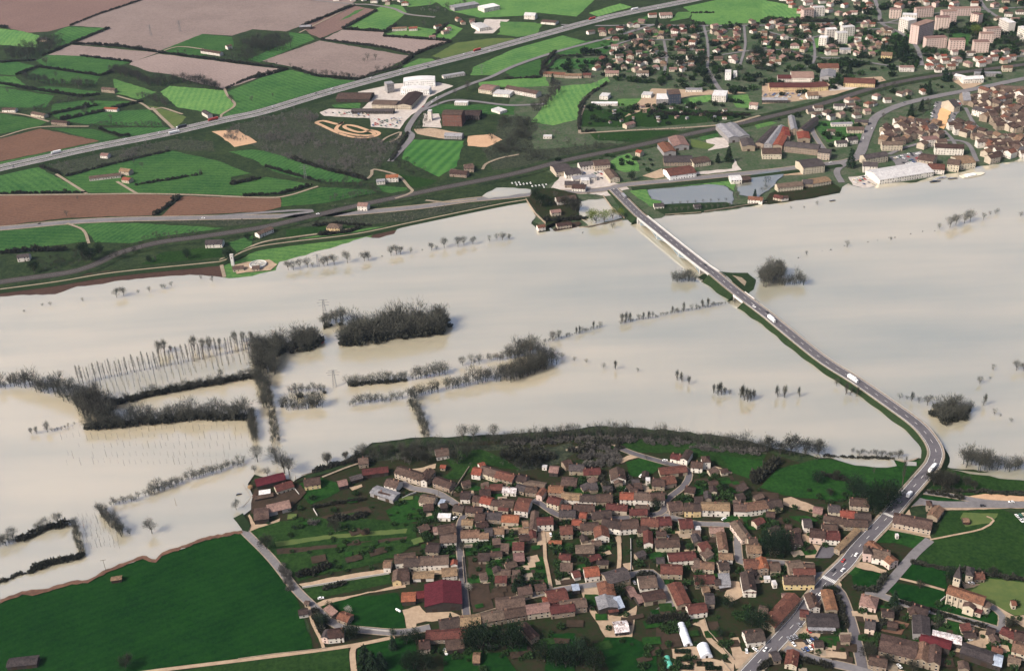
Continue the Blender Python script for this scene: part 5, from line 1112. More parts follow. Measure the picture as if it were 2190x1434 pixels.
def make_bare(seed, wide, N, tw, ln, trunk=0.34, top=1.0, clumps=26, fill_=0.25):
    """leafless tree of height 1: trunk+limbs mesh arrays, twig arrays"""
    r = np.random.default_rng(seed); V = []; T = []; _tri_strip(V, T, (0, 0, -0.03), (r.normal(0, .01), r.normal(0, .01), trunk), 0.026, 0.018, 6)
    cz = (trunk * 0.7 + top) / 2; rz_ = (top - trunk * 0.7) / 2
    C = r.normal(size=(clumps, 3)); C /= np.linalg.norm(C, axis=1, keepdims=True); C *= r.uniform(0.45, 0.95, (clumps, 1)); C[:, 2] = np.abs(C[:, 2]) * 0.9 * np.sign(C[:, 2] + 0.35)
    C = C * np.array([wide, wide, rz_]) + np.array([0, 0, cz])
    for c in C[:14]: m_ = np.array([c[0] * .35, c[1] * .35, trunk + (c[2] - trunk) * 0.35]); _tri_strip(V, T, (0, 0, trunk * .8), m_, 0.012, 0.008); _tri_strip(V, T, m_, c, 0.008, 0.003)
    k = r.integers(0, clumps, N); P = C[k] + r.normal(size=(N, 3)) * np.array([wide * .24, wide * .24, rz_ * .24]); Dv = (P - np.array([0, 0, trunk * .9])) * np.array([1, 1, 1.1]) + r.normal(size=(N, 3)) * .16 + np.array([0, 0, .06])
    LV, LT = leaves(P, Dv, ln, tw, r); return (np.array(V), np.array(T)), (LV, LT)
def make_poplar(seed, N=260, wide=0.06):
    r = np.random.default_rng(seed); V = []; T = []; _tri_strip(V, T, (0, 0, -.02), (0, 0, .98), 0.020, 0.004, 5)
    for i in range(16): z = .25 + .7 * i / 16; a = i * 2.4; _tri_strip(V, T, (0, 0, z), (wide * .8 * math.cos(a), wide * .8 * math.sin(a), z + .12), .004, .0015)
    z = r.uniform(.3, 1.0, N); a = r.uniform(0, 6.28, N); q = wide * np.sqrt(r.uniform(0, 1, N)) * np.interp(z, [.3, .55, .85, 1], [.6, 1, .8, .2]); P = np.stack([q * np.cos(a), q * np.sin(a), z], 1)
    Dv = np.stack([np.cos(a) * .4, np.sin(a) * .4, np.full(N, 1.0)], 1) + r.normal(size=(N, 3)) * .2; return (np.array(V), np.array(T)), leaves(P, Dv, .07, .007, r)
def make_bush(seed, N, sz, wide=0.75, flat=1.0, ln=None):
    r = np.random.default_rng(seed); P = r.normal(size=(N, 3)); P /= np.linalg.norm(P, axis=1, keepdims=True); P *= r.uniform(.35, 1.0, (N, 1)) ** .5; P[:, 2] = P[:, 2] * .5 + .45
    P *= np.array([wide, wide, flat]); lump = 1 + .22 * np.sin(P[:, 0] * 7 + seed) * np.cos(P[:, 1] * 6); P *= lump[:, None]; P[:, 2] = np.abs(P[:, 2])
    Dv = P - np.array([0, 0, .15]) + r.normal(size=(N, 3)) * .45 + np.array([0, 0, .25]); return leaves(P, Dv, ln or sz * 1.3, sz, r)
def make_conifer(seed, N=520, wide=0.20):
    r = np.random.default_rng(seed); V = []; T = []; _tri_strip(V, T, (0, 0, -.02), (0, 0, .97), .02, .004, 6)
    z = 1 - r.uniform(0, 1, N) ** .55 * .92; a = r.uniform(0, 6.28, N); q = wide * (1 - z) / .92 * r.uniform(.35, 1.05, N) * (1 + .18 * np.sin(a * 5 + z * 40)); P = np.stack([q * np.cos(a), q * np.sin(a), z], 1)
    Dv = np.stack([np.cos(a), np.sin(a), np.full(N, -.35)], 1) + r.normal(size=(N, 3)) * .25; return (np.array(V), np.array(T)), leaves(P, Dv, .11, .055, r)
SPEC = {  # kind: list of (trunk arrays, crown arrays), trunk material, crown material
 'bare': [make_bare(s, .36, 1000, .0105, .115) for s in (1, 2, 3)], 'tall': [make_bare(s, .22, 800, .0100, .115, trunk=.26, clumps=30) for s in (4, 5)],
 'spiky': [make_bare(s, .17, 420, .0100, .20, trunk=.12, clumps=14) for s in (6, 7)], 'poplar': [make_poplar(s) for s in (8, 9)], 'conifer': [make_conifer(s) for s in (10, 11)],
 'green': [make_bare(s, .40, 1100, .030, .05, trunk=.25) for s in (12, 13)], 'dense': [make_bare(s, .42, 1500, .020, .10, trunk=.2, clumps=36) for s in (14, 15)]}
CROWN = dict(bare='twigs', tall='twigs', spiky='twigs_dark', poplar='twigs', conifer='evergreen', green='spring_leaf', dense='twigs_dark', evergreen='evergreen', blossom='blossom')
SPEC['evergreen'] = [make_bare(s, .40, 1300, .036, .06, trunk=.15, clumps=34) for s in (16, 17)]; SPEC['blossom'] = [make_bare(s, .46, 900, .04, .05, trunk=.15) for s in (18,)]
TREE_ME = {k: [(tri_mesh('trunk', *tr, ['bark']), tri_mesh('crown', *cr, [CROWN[k]])) for tr, cr in L] for k, L in SPEC.items()}
TNAME = dict(bare='bare round-crowned tree', tall='tall bare tree', spiky='spiky bare shrub', poplar='slender bare poplar', conifer='dark conifer', green='yellow-green budding tree', dense='dense dark bare tree', evergreen='dark evergreen tree', blossom='white blossoming tree')
TREES = []
def tree(px, hpx=None, kind='bare', where='', h=None):
    """px: foot in photo pixels; hpx: apparent height in photo pixels"""
    s = SCALE(px[1]) * math.cos(PITCH + math.atan((px[1] - CY) / FPX))
    TREES.append((px, h if h else hpx / s, kind, where))
def trees(t, s_, kind='bare', where='standing in the flood'):
    k = TILE[t][2]; v = [float(q) for q in s_.split()]
    for i in range(0, len(v), 3): tree(FP(t, v[i], v[i + 1]), v[i + 2] / k, kind, where)
# single trees standing in the water
trees('F', '52 668 7 91 655 8 108 654 10 178 645 10 320 625 14 367 613 12 430 598 10 455 603 14', 'spiky'); trees('F', '250 637 20 265 633 20 296 628 10 347 618 12 353 618 12')
trees('B1', '300 930 75 345 930 80 400 910 75 465 910 85 600 900 80 630 890 85 685 885 85 795 870 100 935 855 80 970 850 70 1160 810 80 1205 800 80 1240 800 70 1325 790 55 1500 765 65 1605 745 85 1720 735 80 1770 720 75 1845 715 65 1985 695 60 2045 680 60 2090 680 65 2150 670 45')
trees('B1', '505 905 45 1540 760 40 1085 825 25 1420 770 20', 'spiky'); trees('B2', '35 675 50 900 585 60'); trees('B2', '650 625 20', 'green')
trees('B3', '1480 590 55 1570 575 90 1620 550 85 1690 540 90 1740 525 95 1850 510 60 2160 485 45 2200 485 50'); trees('B3', '1905 470 35 1950 465 40 1970 450 40 1075 685 35 370 800 35 150 860 20 240 420 25 350 415 25 460 390 40', 'spiky'); trees('B3', '710 735 55', 'green'); trees('B3', '2070 475 0.1', 'green')
trees('B2', '1920 1205 35 1400 1290 60 1440 1285 45 1495 1275 70 1560 1265 50 1600 1260 50 1650 1245 65 1700 1240 75 1740 1230 40 980 1372 80 1010 1370 85 1050 1365 75 1120 1345 50 1160 1342 60 1200 1337 65', 'spiky')
trees('C2', '740 52 60 795 42 55 600 97 60 630 87 62 680 72 35 520 117 35 330 167 30 925 392 75 825 382 50 1110 415 40 1440 482 80 1480 497 80 1540 517 70 2082 637 80', 'spiky'); trees('C2', '400 155 80 450 137 70 478 300 55 580 325 45 680 337 42 215 290 170 160 270 120 290 300 140 40 290 110')
trees('C2', '1745 590 70 1780 605 90 1810 605 100 1840 600 60 1880 605 50 1970 625 90 2000 650 120 2030 662 110 2055 655 90', 'spiky')
trees('C3', '130 622 90 185 627 95 310 622 80 700 602 90 740 605 70 790 615 75 1150 640 55 1210 647 40 1250 655 75 1850 692 95 1940 772 55 1990 787 30', 'spiky'); trees('C3', '620 530 60 1310 672 55 1380 692 85 1820 512 60 1930 402 55 1905 472 25 2125 402 80 2185 405 60 2080 832 40')
trees('C0', '400 915 90 310 930 65 265 930 55 515 450 55', 'tall'); trees('C0', '575 870 35 625 850 25', 'spiky'); trees('C1', '45 1165 130 270 1262 165 310 1272 150 125 1282 70 20 1252 60 200 1165 140 1760 360 75 630 1185 95'); trees('L', '1185 368 105 1840 180 70 25 455 85 110 425 100 300 350 70 365 335 90 455 300 95', 'bare')
trees('C2', '340 965 95 210 955 70', 'tall', 'on the village shore'); trees('C1', '1760 985 125 1850 975 115 2020 965 110 920 1130 110 1000 1110 95 1120 1100 100 1250 1090 100 1380 1070 100', 'bare', 'on the village shore')
# village trees
trees('V3', '640 60 150 900 90 190 1080 110 170 1240 130 170 760 120 150', 'dense', 'in the village meadow'); trees('V3', '1690 640 250 1800 690 200 1230 480 150', 'evergreen', 'in the village meadow'); trees('V3', '1470 420 90 1390 640 80', 'dense', 'in the village meadow'); trees('V3', '2050 800 320 1950 830 240', 'evergreen', 'beside the main road')
trees('V4', '100 160 80 320 175 80 380 175 60 500 178 90 600 180 110 290 360 70', 'bare', 'beside the flooded strip'); trees('V4', '650 520 350', 'poplar', 'beside the main road'); trees('V4', '480 760 280 300 860 200', 'evergreen', 'beside the main road'); trees('V4', '1150 560 200 1250 500 130 1050 520 180 1450 520 110 1560 560 90', 'dense', 'beside the road junction')
trees('V3', '590 1260 190 660 1330 240 760 1300 210 700 1420 190 820 1380 170 560 1370 150', 'evergreen', 'in the dark village grove'); trees('V3', '720 880 90 360 700 110 60 600 100', 'evergreen', 'in a village garden')
trees('V2', '1340 290 60 1205 800 110 1870 880 90 2060 880 70 1080 190 60', 'evergreen', 'in a village garden'); trees('V1', '1460 1160 80 760 1340 90 60 210 120 200 200 120 300 230 130 700 240 170 820 160 120 1350 230 170 1600 260 190 1500 300 120 1700 300 110', 'dense', 'on the wooded village slope')
trees('V0', '1300 180 90 1070 230 110 1450 180 100 300 1320 160 1170 1100 150 1560 1140 80', 'dense', 'near the village shore'); trees('W0', '1340 1020 170 1420 1000 140 1060 830 110 970 860 130 1100 640 90 1900 980 90', 'evergreen', 'in the edge gardens'); trees('W0', '1560 1400 300 1650 1434 260 1750 1400 220 1900 1150 170', 'conifer', 'beside the gravel lane'); trees('W0', '1330 690 80', 'blossom', 'on a village lawn')
trees('W1', '920 1100 260 1000 1180 300 880 1160 220 1440 1060 230 1400 1160 250 1480 1140 190 60 1080 150 180 1080 160 150 1400 200 280 1420 200 60 1420 170', 'evergreen', 'in the foreground gardens'); trees('W1', '615 780 90 1500 400 220 1440 420 170', 'conifer', 'in a village garden'); trees('W1', '820 260 70 830 400 80 1190 400 60', 'blossom', 'beside the narrow street')
trees('W1', '1800 1300 230 1950 1360 220 2050 1250 160', 'evergreen', 'at the foreground edge'); trees('W2', '200 1330 250 420 1420 240 60 1380 220 300 1150 150', 'evergreen', 'at the foreground edge'); trees('W2', '740 480 150 1080 230 40 2120 620 120 2000 1000 100 1740 380 130', 'evergreen', 'in a village garden')
trees('W3', '500 880 200 400 860 170 590 900 160 1420 430 90 620 720 110', 'evergreen', 'behind the roadside barn'); trees('W4', '1260 300 170 1340 380 110 1370 370 90', 'evergreen', 'beside the church'); trees('W4', '540 600 190 1100 740 80', 'conifer', 'beside the church lane'); trees('W4', '870 380 90 1960 860 90 2060 850 80 1790 220 90 220 1280 160 780 1420 120 480 1340 110', 'dense', 'near the church'); trees('L', '980 1405 90', 'dense', 'on the big green field')
# far single trees
trees('A1', '965 505 60 1030 500 55', 'evergreen', 'on the ploughed field'); trees('A1', '935 522 40', 'blossom', 'on the ploughed field'); trees('A1', '120 540 40 205 550 30 320 560 35 415 585 35 1555 515 40 170 810 35 1800 760 80 1700 800 60 1550 890 60', 'bare', 'beyond the flood')
trees('A1', '1435 230 60 1540 240 50 1990 840 30', 'conifer', 'beyond the flood'); trees('A0', '1490 450 40 1550 445 35', 'conifer', 'beyond the flood'); trees('A0', '1940 860 70 2110 850 50 470 650 60 660 740 100 780 880 70 720 960 70 930 1010 60 390 540 70 70 780 50', 'bare', 'beyond the flood')
trees('B0', '560 480 55 650 340 35 1680 130 50 1120 40 45 1190 70 50', 'bare', 'beyond the flood'); trees('B0', '1250 860 60 1300 855 50 2075 680 65 710 800 110 840 800 110 760 850 130 290 950 110 1570 830 90 1920 860 120', 'evergreen', 'beside the railway')
trees('B2', '300 400 110 260 330 90 370 390 80 1060 175 80 700 310 40 760 320 30', 'evergreen', 'by the bridge foot'); trees('B2', '420 330 60 1945 330 60 760 540 110 830 530 110 720 510 90 900 500 90 960 490 80', 'green', 'by the bridge foot'); trees('B2', '560 430 110 500 400 90 590 440 100', 'dense', 'by the bridge foot'); trees('B2', '2090 320 70', 'conifer', 'by the bridge foot')
trees('A2', '1005 260 55 1090 290 60 1165 350 60 1210 355 50 1250 360 45 985 440 60 1050 410 40 1235 460 65 1270 230 80 690 600 45 1100 590 70 1200 540 70 1580 600 60 400 700 90 330 640 60 1870 1350 130 1780 1360 80 1240 950 60', 'conifer', 'in the town')
trees('A3', '1110 440 90 1180 490 190 830 470 80 560 390 50 655 395 45 1560 510 60 1530 680 110 1570 680 80 1010 420 80 725 620 110 1390 790 120 1240 980 110 1330 930 100 1010 1000 60 690 470 50 740 1400 160 200 440 80 90 430 90 1840 640 70', 'conifer', 'in the town')
trees('A3', '830 290 50 1780 300 90 780 870 50 1400 590 40 1880 300 60', 'green', 'in the town'); trees('A2', '1350 330 60 1460 560 110 1560 540 100 1640 560 110 2100 480 110 2150 580 120 1700 700 90 1990 640 60', 'evergreen', 'in the town')
# pollarded planes along the flooded quay
for x, y in zip(np.linspace(1380, 1930, 12), np.linspace(445, 400, 12)): tree(FP('B2', x, y), 40 / 3.9, 'spiky', 'on the flooded quay')
for x, y in zip(np.linspace(1400, 1850, 8), np.linspace(385, 350, 8)): tree(FP('B2', x, y), 30 / 3.9, 'spiky', 'on the flooded quay')
# front row of the flooded poplar plantation
for i, x in enumerate(np.linspace(660, 2130, 33)): tree(FP('C0', x + random.uniform(-8, 8), np.interp(x, [660, 2130], [515, 215]) + random.uniform(-8, 8)), random.uniform(120, 160) / 3.9, 'poplar', 'in the flooded plantation')
for x, y, h in ((1330, 260, 110), (1380, 250, 110), (1430, 250, 60), (1630, 230, 120), (1700, 230, 100), (1760, 230, 110), (1840, 190, 60), (1970, 170, 100), (2040, 160, 90), (2100, 150, 80)): tree(FP('C0', x, y), h / 3.9, 'tall', 'in the flooded plantation')
def plant(px, h, kind, where):
    x, y, z = G(*px, 0.6); k = random.randrange(len(TREE_ME[kind])); tr, cr = TREE_ME[kind][k]
    wet = 'in the flood' in where or 'on the flooded' in where
    root = empty('tree', (x, y, 0.85 if wet else 0.3), random.uniform(0, 6.28)); w = random.uniform(.9, 1.12)
    for nm, me in (('trunk', tr), ('crown', cr)): part(nm, me, root, (0, 0, 0), (h * w, h * w, h))
    want_label(root, '%s %s' % (TNAME[kind], where), 'tree', px, 'trees'); return root
TREES.sort(key=lambda q: -q[1] * SCALE(q[0][1])); MORE = TREES[300:]
for q in TREES[:300]: plant(*q)

# --- many plants merged into one mesh
BUSH = {'bush': [make_bush(s, 130, .30) for s in (21, 22, 23)], 'fine': [make_bush(s, 200, .10, ln=.42) for s in (24, 25)], 'low': [make_bush(s, 70, .42) for s in (26, 27)]}
def merged(items, src):
    """items: x,y,z,height,width,rot -> V,T by copying meshes from src (list of V,T)"""
    VV = []; TT = []; o = 0
    for (x, y, z, h, w, a) in items:
        V, T = src[random.randrange(len(src))]; c, s = math.cos(a), math.sin(a)
        q = np.empty_like(V); q[:, 0] = (V[:, 0] * c - V[:, 1] * s) * w + x; q[:, 1] = (V[:, 0] * s + V[:, 1] * c) * w + y; q[:, 2] = V[:, 2] * h + z
        VV.append(q); TT.append(T + o); o += len(V)
    return np.concatenate(VV), np.concatenate(TT)
def both(kind):
    """trunk and crown of a tree as one soup"""
    return [(np.concatenate([a[0], b[0]]), np.concatenate([a[1], b[1] + len(a[0])])) for a, b in SPEC[kind]]
def thin(src, k):
    out = []
    for V, T in src:
        sel = rng.random(len(T)) < k; t = T[sel]; u, inv = np.unique(t, return_inverse=True); out.append((V[u], inv.reshape(-1, 3)))
    return out
FAR_BARE = thin([b for a, b in SPEC['bare'] + SPEC['tall']], .30); FAR_BARE = [(V * 1.0, T) for V, T in FAR_BARE]
def fat(seed, N): return make_bare(seed, .34, N, .015, .14, clumps=22)
WOODSRC = []; FARSRC = []
for s in (34, 35, 36):
    a, b = make_bare(s, .36, 210, .020, .14, clumps=14); FARSRC.append((np.concatenate([a[0][:36], b[0]]), np.concatenate([a[1][a[1].max(1) < 36], b[1] + 36])))
for s in (31, 32, 33):
    a, b = fat(s, 300); WOODSRC.append((np.concatenate([a[0], b[0]]), np.concatenate([a[1], b[1] + len(a[0])])))
def line_items(px, hm, spacing, width, z=0.5, jit=.42):
    P = [np.array(G(x, y, z)) for x, y in px]; out = []
    for a, b in zip(P[:-1], P[1:]):
        L = np.linalg.norm(b - a); n = max(1, int(L / spacing)); nv = np.array([-(b - a)[1], (b - a)[0]]) / (L + 1e-9)
        for i in range(n):
            q = a + (b - a) * (i + random.random()) / n; q[:2] += nv[:2] * random.uniform(-width, width) / 2
            h = hm * random.uniform(1 - jit, 1 + jit * .8) * (1.4 if random.random() < .07 else 1); out.append((q[0], q[1], z - .1, h, h * random.uniform(.8, 1.15), random.uniform(0, 6.28)))
    return out
HN = {'bush': 'dark hedge', 'fine': 'twiggy hedge', 'wood': 'bare tree line', 'low': 'low dark hedge'}
def hedge(t, s_, h, src='bush', width=2.0, spacing=None, where='beyond the flood', name='hedgerow', material=None):
    px = pts(t, s_); wet = where == 'standing in the flood'; it = line_items(px, h * (1.25 if wet and src == 'wood' else 1), (spacing or h * .6) * (.8 if wet else 1), width, 0.9 if wet else .5)
    if src == 'wood': V, T = merged(it, WOODSRC)
    else:
        it = [(x, y, z, hh, w * .85, a) for x, y, z, hh, w, a in it]; V, T = merged(it, BUSH[src])
    o = obj(name, tri_mesh(name, V, T, [material or ('twigs_grey' if src in ('fine',) else 'twigs' if src == 'wood' else 'twigs_dark')]))
    c = px[len(px) // 2] if len(px) > 2 else ((px[0][0] + px[1][0]) / 2, (px[0][1] + px[1][1]) / 2)
    want_label(o, '%s %s' % (HN[src], where), 'hedge', c, 'hedges'); return o
FL = 'standing in the flood'
for t, s_, h, src, w, sp in [
 ('C0','-200 560 0 540 280 530',10,'wood',6,3), ('C0','330 545 500 590 700 665 800 760',12,'wood',16,2.2), ('C0','720 690 800 760 860 800 900 840',13,'wood',22,1.4), ('C0','930 690 1300 600 1800 510 2150 450',6.5,'wood',6,2.2), ('C0','930 690 1300 600 1800 510 2150 450',4,'bush',4,2),
 ('C0','730 870 1100 842 1700 785 2050 795',10,'wood',14,1.6), ('C0','730 880 1100 852 1700 790 2050 800',4.5,'bush',7,2), ('C0','2100 770 2110 880 2130 1000',6,'wood',4,2), ('C1','40 440 100 560 140 720',8,'wood',10,1.5), ('C1','165 740 185 880 200 1015',5,'wood',6,1.6), ('C1','0 745 10 880 15 1000',5,'wood',5,1.8),
 ('C1','60 180 40 300 70 380 90 430',10,'wood',10,1.6), ('C1','155 300 170 370 190 435',11,'wood',8,1.6), ('C1','240 725 420 712 600 702',9,'wood',8,2.4), ('C1','300 582 460 570 610 568',6,'wood',4,2.6), ('C1','800 527 1050 500 1300 480',7,'wood',6,2.2), ('C1','800 527 950 512 1300 482',3,'bush',4,2.4), ('C1','1340 470 1500 450 1640 420',8.5,'wood',6,2.4),
 ('C1','810 692 1050 662 1260 642',6,'wood',5,2.2), ('C1','1290 622 1430 600 1570 572',7.5,'wood',6,2.2), ('C1','1330 640 1395 780 1460 960',5.5,'wood',7,1.3), ('C1','1610 552 1720 535 1830 530',8,'wood',6,2.4), ('C1','1850 502 2190 450 2320 420 2450 360 2490 320',8.5,'wood',12,1.8), ('C1','1830 333 1910 337',5,'wood',4,2), ('C1','1960 322 2080 300 2190 285 2280 270',6.5,'wood',6,2),
 ('C0','1250 1408 1600 1312 2060 1172',5.5,'wood',5,2.2), ('L','1130 77 1250 35 1380 0',5.5,'wood',4,2.2), ('L','790 182 880 292 990 392',6,'wood',7,1.6), ('L','850 152 960 125 1090 100',4.5,'wood',4,2), ('L','-60 475 0 462 140 432',5.5,'wood',5,2), ('L','140 432 330 352 520 292',3.5,'bush',4,2),
 ('L','570 292 610 432 650 535',4.5,'wood',4,1.5), ('L','650 540 400 602 230 662',3.6,'bush',4,1.3), ('L','230 662 0 742 -80 770',2,'bush',3,1.6), ('C0','430 915 560 885',3,'wood',2,3), ('C2','0 462 200 390 380 312',9,'wood',22,1.0), ('C2','60 300 150 250 250 240',9,'wood',10,2),
 ('B1','580 1390 700 1360 760 1340',9,'wood',8,2), ('C2','330 170 520 118 830 32',3.0,'wood',3,3.2), ('B2','960 1378 1200 1338 1400 1292',3.0,'wood',3,3.6), ('B2','1400 1292 1740 1232 1930 1202',3.2,'wood',3,3.0), ('B3','150 860 700 735 1450 590',.9,'fine',6,17), ('B2','1400 1025 1480 1022 1600 1018',7,'wood',8,1.2), ('B3','-20 1040 60 1040 100 980 170 960',13,'wood',20,1.2), ('B3','150 1065 250 1050 350 1045',8,'wood',6,1.6), ('C3','1680 1190 1780 1200 1900 1212',12,'wood',16,1.2), ('C3','1900 1212 2050 1215 2300 1225',8,'wood',10,1.6), ('C3','740 1080 900 1095 1180 1120',3,'wood',3,2.0)]:
    hedge(t, s_, h, src, w, sp, FL)
for t, s_, h, src, w, sp, where in [
 ('C1','760 1180 900 1130 1100 1105 1400 1085 1700 1040 2190 1010',6.5,'wood',14,1.4,'on the village shore'), ('C2','0 1010 500 960 800 945 1200 975 1600 1005 2190 1075',11,'wood',4,2.6,'on the village shore'), ('C2','0 1020 500 975 800 960 1200 990 1600 1030 2190 1090',3.0,'fine',10,1.6,'on the village shore'), ('C2','560 1090 700 1010 860 1000 980 1060',3.4,'bush',14,1.2,'on the bushy mound'), ('C2','600 1110 760 1060 940 1110 820 1170 660 1160',3.0,'fine',16,.9,'on the bushy mound'),
 ('C2','0 1070 150 1090 300 1080',4,'bush',14,1.2,'on the wooded village slope'), ('V3','420 480 560 350 720 230',5,'bush',4,1.2,'across the village meadow'), ('V3','0 30 600 60 1000 110 1250 150',5,'wood',12,1.6,'on the village shore'), ('V3','1300 380 1500 440 1650 480',2.6,'bush',4,1.6,'across the village meadow'), ('V3','1290 150 1700 170 2200 190',2,'bush',2,1.6,'along the flooded strip'),
 ('V1','0 120 300 120 500 60',7,'wood',16,1.4,'on the wooded village slope'), ('V1','1300 120 1600 180 1900 120',4,'bush',14,1.5,'on the wooded village slope'), ('V0','900 340 1200 270 1450 210',3,'bush',4,1.5,'on the village shore'), ('V0','880 800 1100 760 1560 690',1.8,'low',1,1,'between village gardens'), ('V0','1100 950 1400 930 1580 890',3,'bush',4,1.2,'between village gardens'), ('V0','820 1010 960 990',3,'fine',4,1.5,'between village gardens'),
 ('W0','680 250 900 170 1100 110',4,'bush',5,1.4,'between village gardens'), ('W0','480 120 560 260 600 420',3,'fine',4,1.6,'beside the village lane'), ('W0','880 660 960 800 1000 960',3,'bush',4,1.2,'beside the village lane'), ('W0','1000 400 1300 330',2.2,'low',2,1.2,'between village gardens'), ('W1','1380 60 1420 260 1470 480',3,'bush',3,1.4,'between village gardens'),
 ('W2','1100 800 1450 760 1600 780',3.5,'bush',4,1.2,'behind the polytunnels'), ('W2','950 260 1060 215 1190 230',2.5,'low',3,.9,'in the street fork'), ('W4','20 380 200 420 310 420 440 230',2.4,'low',2,.9,'round the schoolhouse garden'), ('W4','600 620 480 760 340 900',2.5,'bush',3,1.1,'beside the pink house'), ('W4','1160 740 1060 900',2.4,'bush',3,1.1,'in front of the church'), ('W4','620 560 1100 700 1700 880',1.8,'low',1.6,.9,'along the church lane'),
 ('W4','760 60 1200 150 1800 240 2250 300',2.2,'low',2,1,'behind the church'), ('V4','900 590 1080 630 1400 680',2.2,'bush',3,1.3,'beside the road junction'), ('V4','1000 420 1150 500 1350 520',4,'bush',12,1.4,'beside the road bend'), ('V4','1100 590 1700 610 2300 640',2.2,'low',3,1.4,'beside the road junction'), ('W3','1330 440 1440 400 1500 430',2.6,'bush',4,1.0,'at the crossroads'), ('W3','480 1432 620 1330 780 1210',2.4,'low',2,.9,'along the main road'), ('W3','850 1220 1150 1330 1420 1390',2,'low',1.5,.9,'beside the side road'), ('W3','1500 500 1560 760 1620 900',2.4,'bush',2.5,1.2,'beside the side road'), ('V2','500 420 620 560 560 640',3,'bush',5,1.3,'between village gardens'), ('V2','860 420 900 560 800 600',2.4,'bush',3,1.2,'between village gardens')]:
    hedge(t, s_, h, src, w, sp, where)
FARH = """A0 130 630 320 560 840 635 950 600;A0 0 700 240 745 680 810 840 790;A0 600 370 800 375 1000 390 1330 440 2190 555;A0 920 235 760 300 600 365 480 420 350 470;A0 0 525 130 515 300 505;A0 400 965 680 905 820 880;A0 500 1005 830 940 1190 850;A0 1890 745 2000 690 2190 620;A0 830 1080 1010 1140 1090 1135;A0 60 235 0 225;A0 590 215 800 130 1190 0;A0 680 470 1100 520
A1 560 330 1100 400 1340 455;A1 1340 465 1500 400 1660 350;A1 0 540 290 580;A1 300 580 0 655;A1 760 245 1110 268;A1 760 240 1040 90;A1 1110 268 1200 210;A1 1500 320 1630 200;A1 1090 305 1660 345;A1 330 570 540 640 900 670;A1 900 660 1050 600 1240 560;A1 400 225 850 50;A1 1250 540 1340 470;A2 420 470 840 465;A2 300 640 320 540 420 430;A2 830 480 830 560;A2 1560 110 1750 110;A2 450 470 330 600;A2 0 660 310 650;A2 1560 190 1680 210
A2 640 870 620 1000 620 1090;A2 640 870 720 780 850 700;A2 1200 955 1600 965 2050 965;A2 640 1105 760 1100;B0 0 290 300 285 720 280;B0 540 150 880 60 1430 -70;B0 340 60 500 130;B0 1130 220 1500 160 1680 130;B0 1930 215 2190 160;B0 1290 470 1420 380 1510 315;B0 0 790 250 770 560 760;B1 100 60 400 150 560 190;B1 330 0 560 75 950 175;B1 -60 310 250 290 500 215;B1 500 560 700 540 1000 560;B1 560 640 800 615 880 580;B2 340 520 560 510 690 500;A1 1150 1350 1250 1200 1300 1110;A3 0 180 1000 185;A3 560 360 480 330"""
for ln in FARH.replace('\n', ';').split(';'):
    q = ln.split(None, 1); hedge(q[0], q[1], random.uniform(2.6, 4.2), 'bush', 2.5, 2.6)
for t, s_, h in (('A0','950 600 1100 650 1300 720 1450 690 1640 700 1860 750',12), ('A1','430 620 700 640 950 660 1100 600 1250 560',7), ('A0','1150 800 1300 840 1400 890',8), ('A0','730 1060 900 1050 1380 1060',5), ('A0','270 930 450 880 700 820',6), ('A0','200 650 450 710 800 720',9), ('A2','250 940 350 860 430 760 420 700',9), ('B0','1200 660 1500 650 1700 620',5), ('A0','1330 1050 1150 1040',4), ('B1','580 205 800 210 1080 260',6), ('B1','640 350 900 300 1080 285',6), ('A2','1100 1090 1550 1085',3), ('A1','1470 950 1420 1050 1340 1090',5)):
    hedge(t, s_, h, 'wood', 14, 2.6, 'beyond the flood')
# --- woods and scrub too dense to tell trunks apart: one mass
WOODS = []
def wood(t, s_, h, dens, wet=False):
    px = pts(t, s_); poly = [G(x, y)[:2] for x, y in px]; xs = [p[0] for p in poly]; ys = [p[1] for p in poly]; area = abs(sum(poly[i][0] * poly[(i + 1) % len(poly)][1] - poly[(i + 1) % len(poly)][0] * poly[i][1] for i in range(len(poly)))) / 2
    n = int(area * dens); k = 0; it = []; tr = 0; cl = [(random.uniform(min(xs), max(xs)), random.uniform(min(ys), max(ys))) for _ in range(n // 14)] if n > 120 and not wet else []
    while k < n and tr < n * 30:
        tr += 1; p = (random.uniform(min(xs), max(xs)), random.uniform(min(ys), max(ys)))
        if cl and random.random() < .65: c_ = random.choice(cl); p = (c_[0] + random.gauss(0, 7), c_[1] + random.gauss(0, 7))
        if inside(p, poly) and clear_of_roads(p[0], p[1], -3): hh = h * random.uniform(.5, 1.15) * (1.3 if random.random() < .1 else 1); it.append((p[0], p[1], .8 if wet else .4, hh, hh * random.uniform(.85, 1.2), random.uniform(0, 6.28))); k += 1
    return it
wet = []; dry = []; scrub = []
for t, s_, h, d in (('F','733 742 850 727 955 714 962 690 850 700 740 712',21,.05), ('C1','215 715 600 700 610 590 300 600',9,.012), ('F','585 765 680 748 682 722 600 735',17,.055), ('F','690 706 735 700 735 694 690 698',8,.05), ('C3','1400 790 1440 720 1700 700 1750 750 1660 830 1590 890',13,.055), ('F','556 760 575 735 600 728 590 760',14,.05)): wet += wood(t, s_, h, d, True)
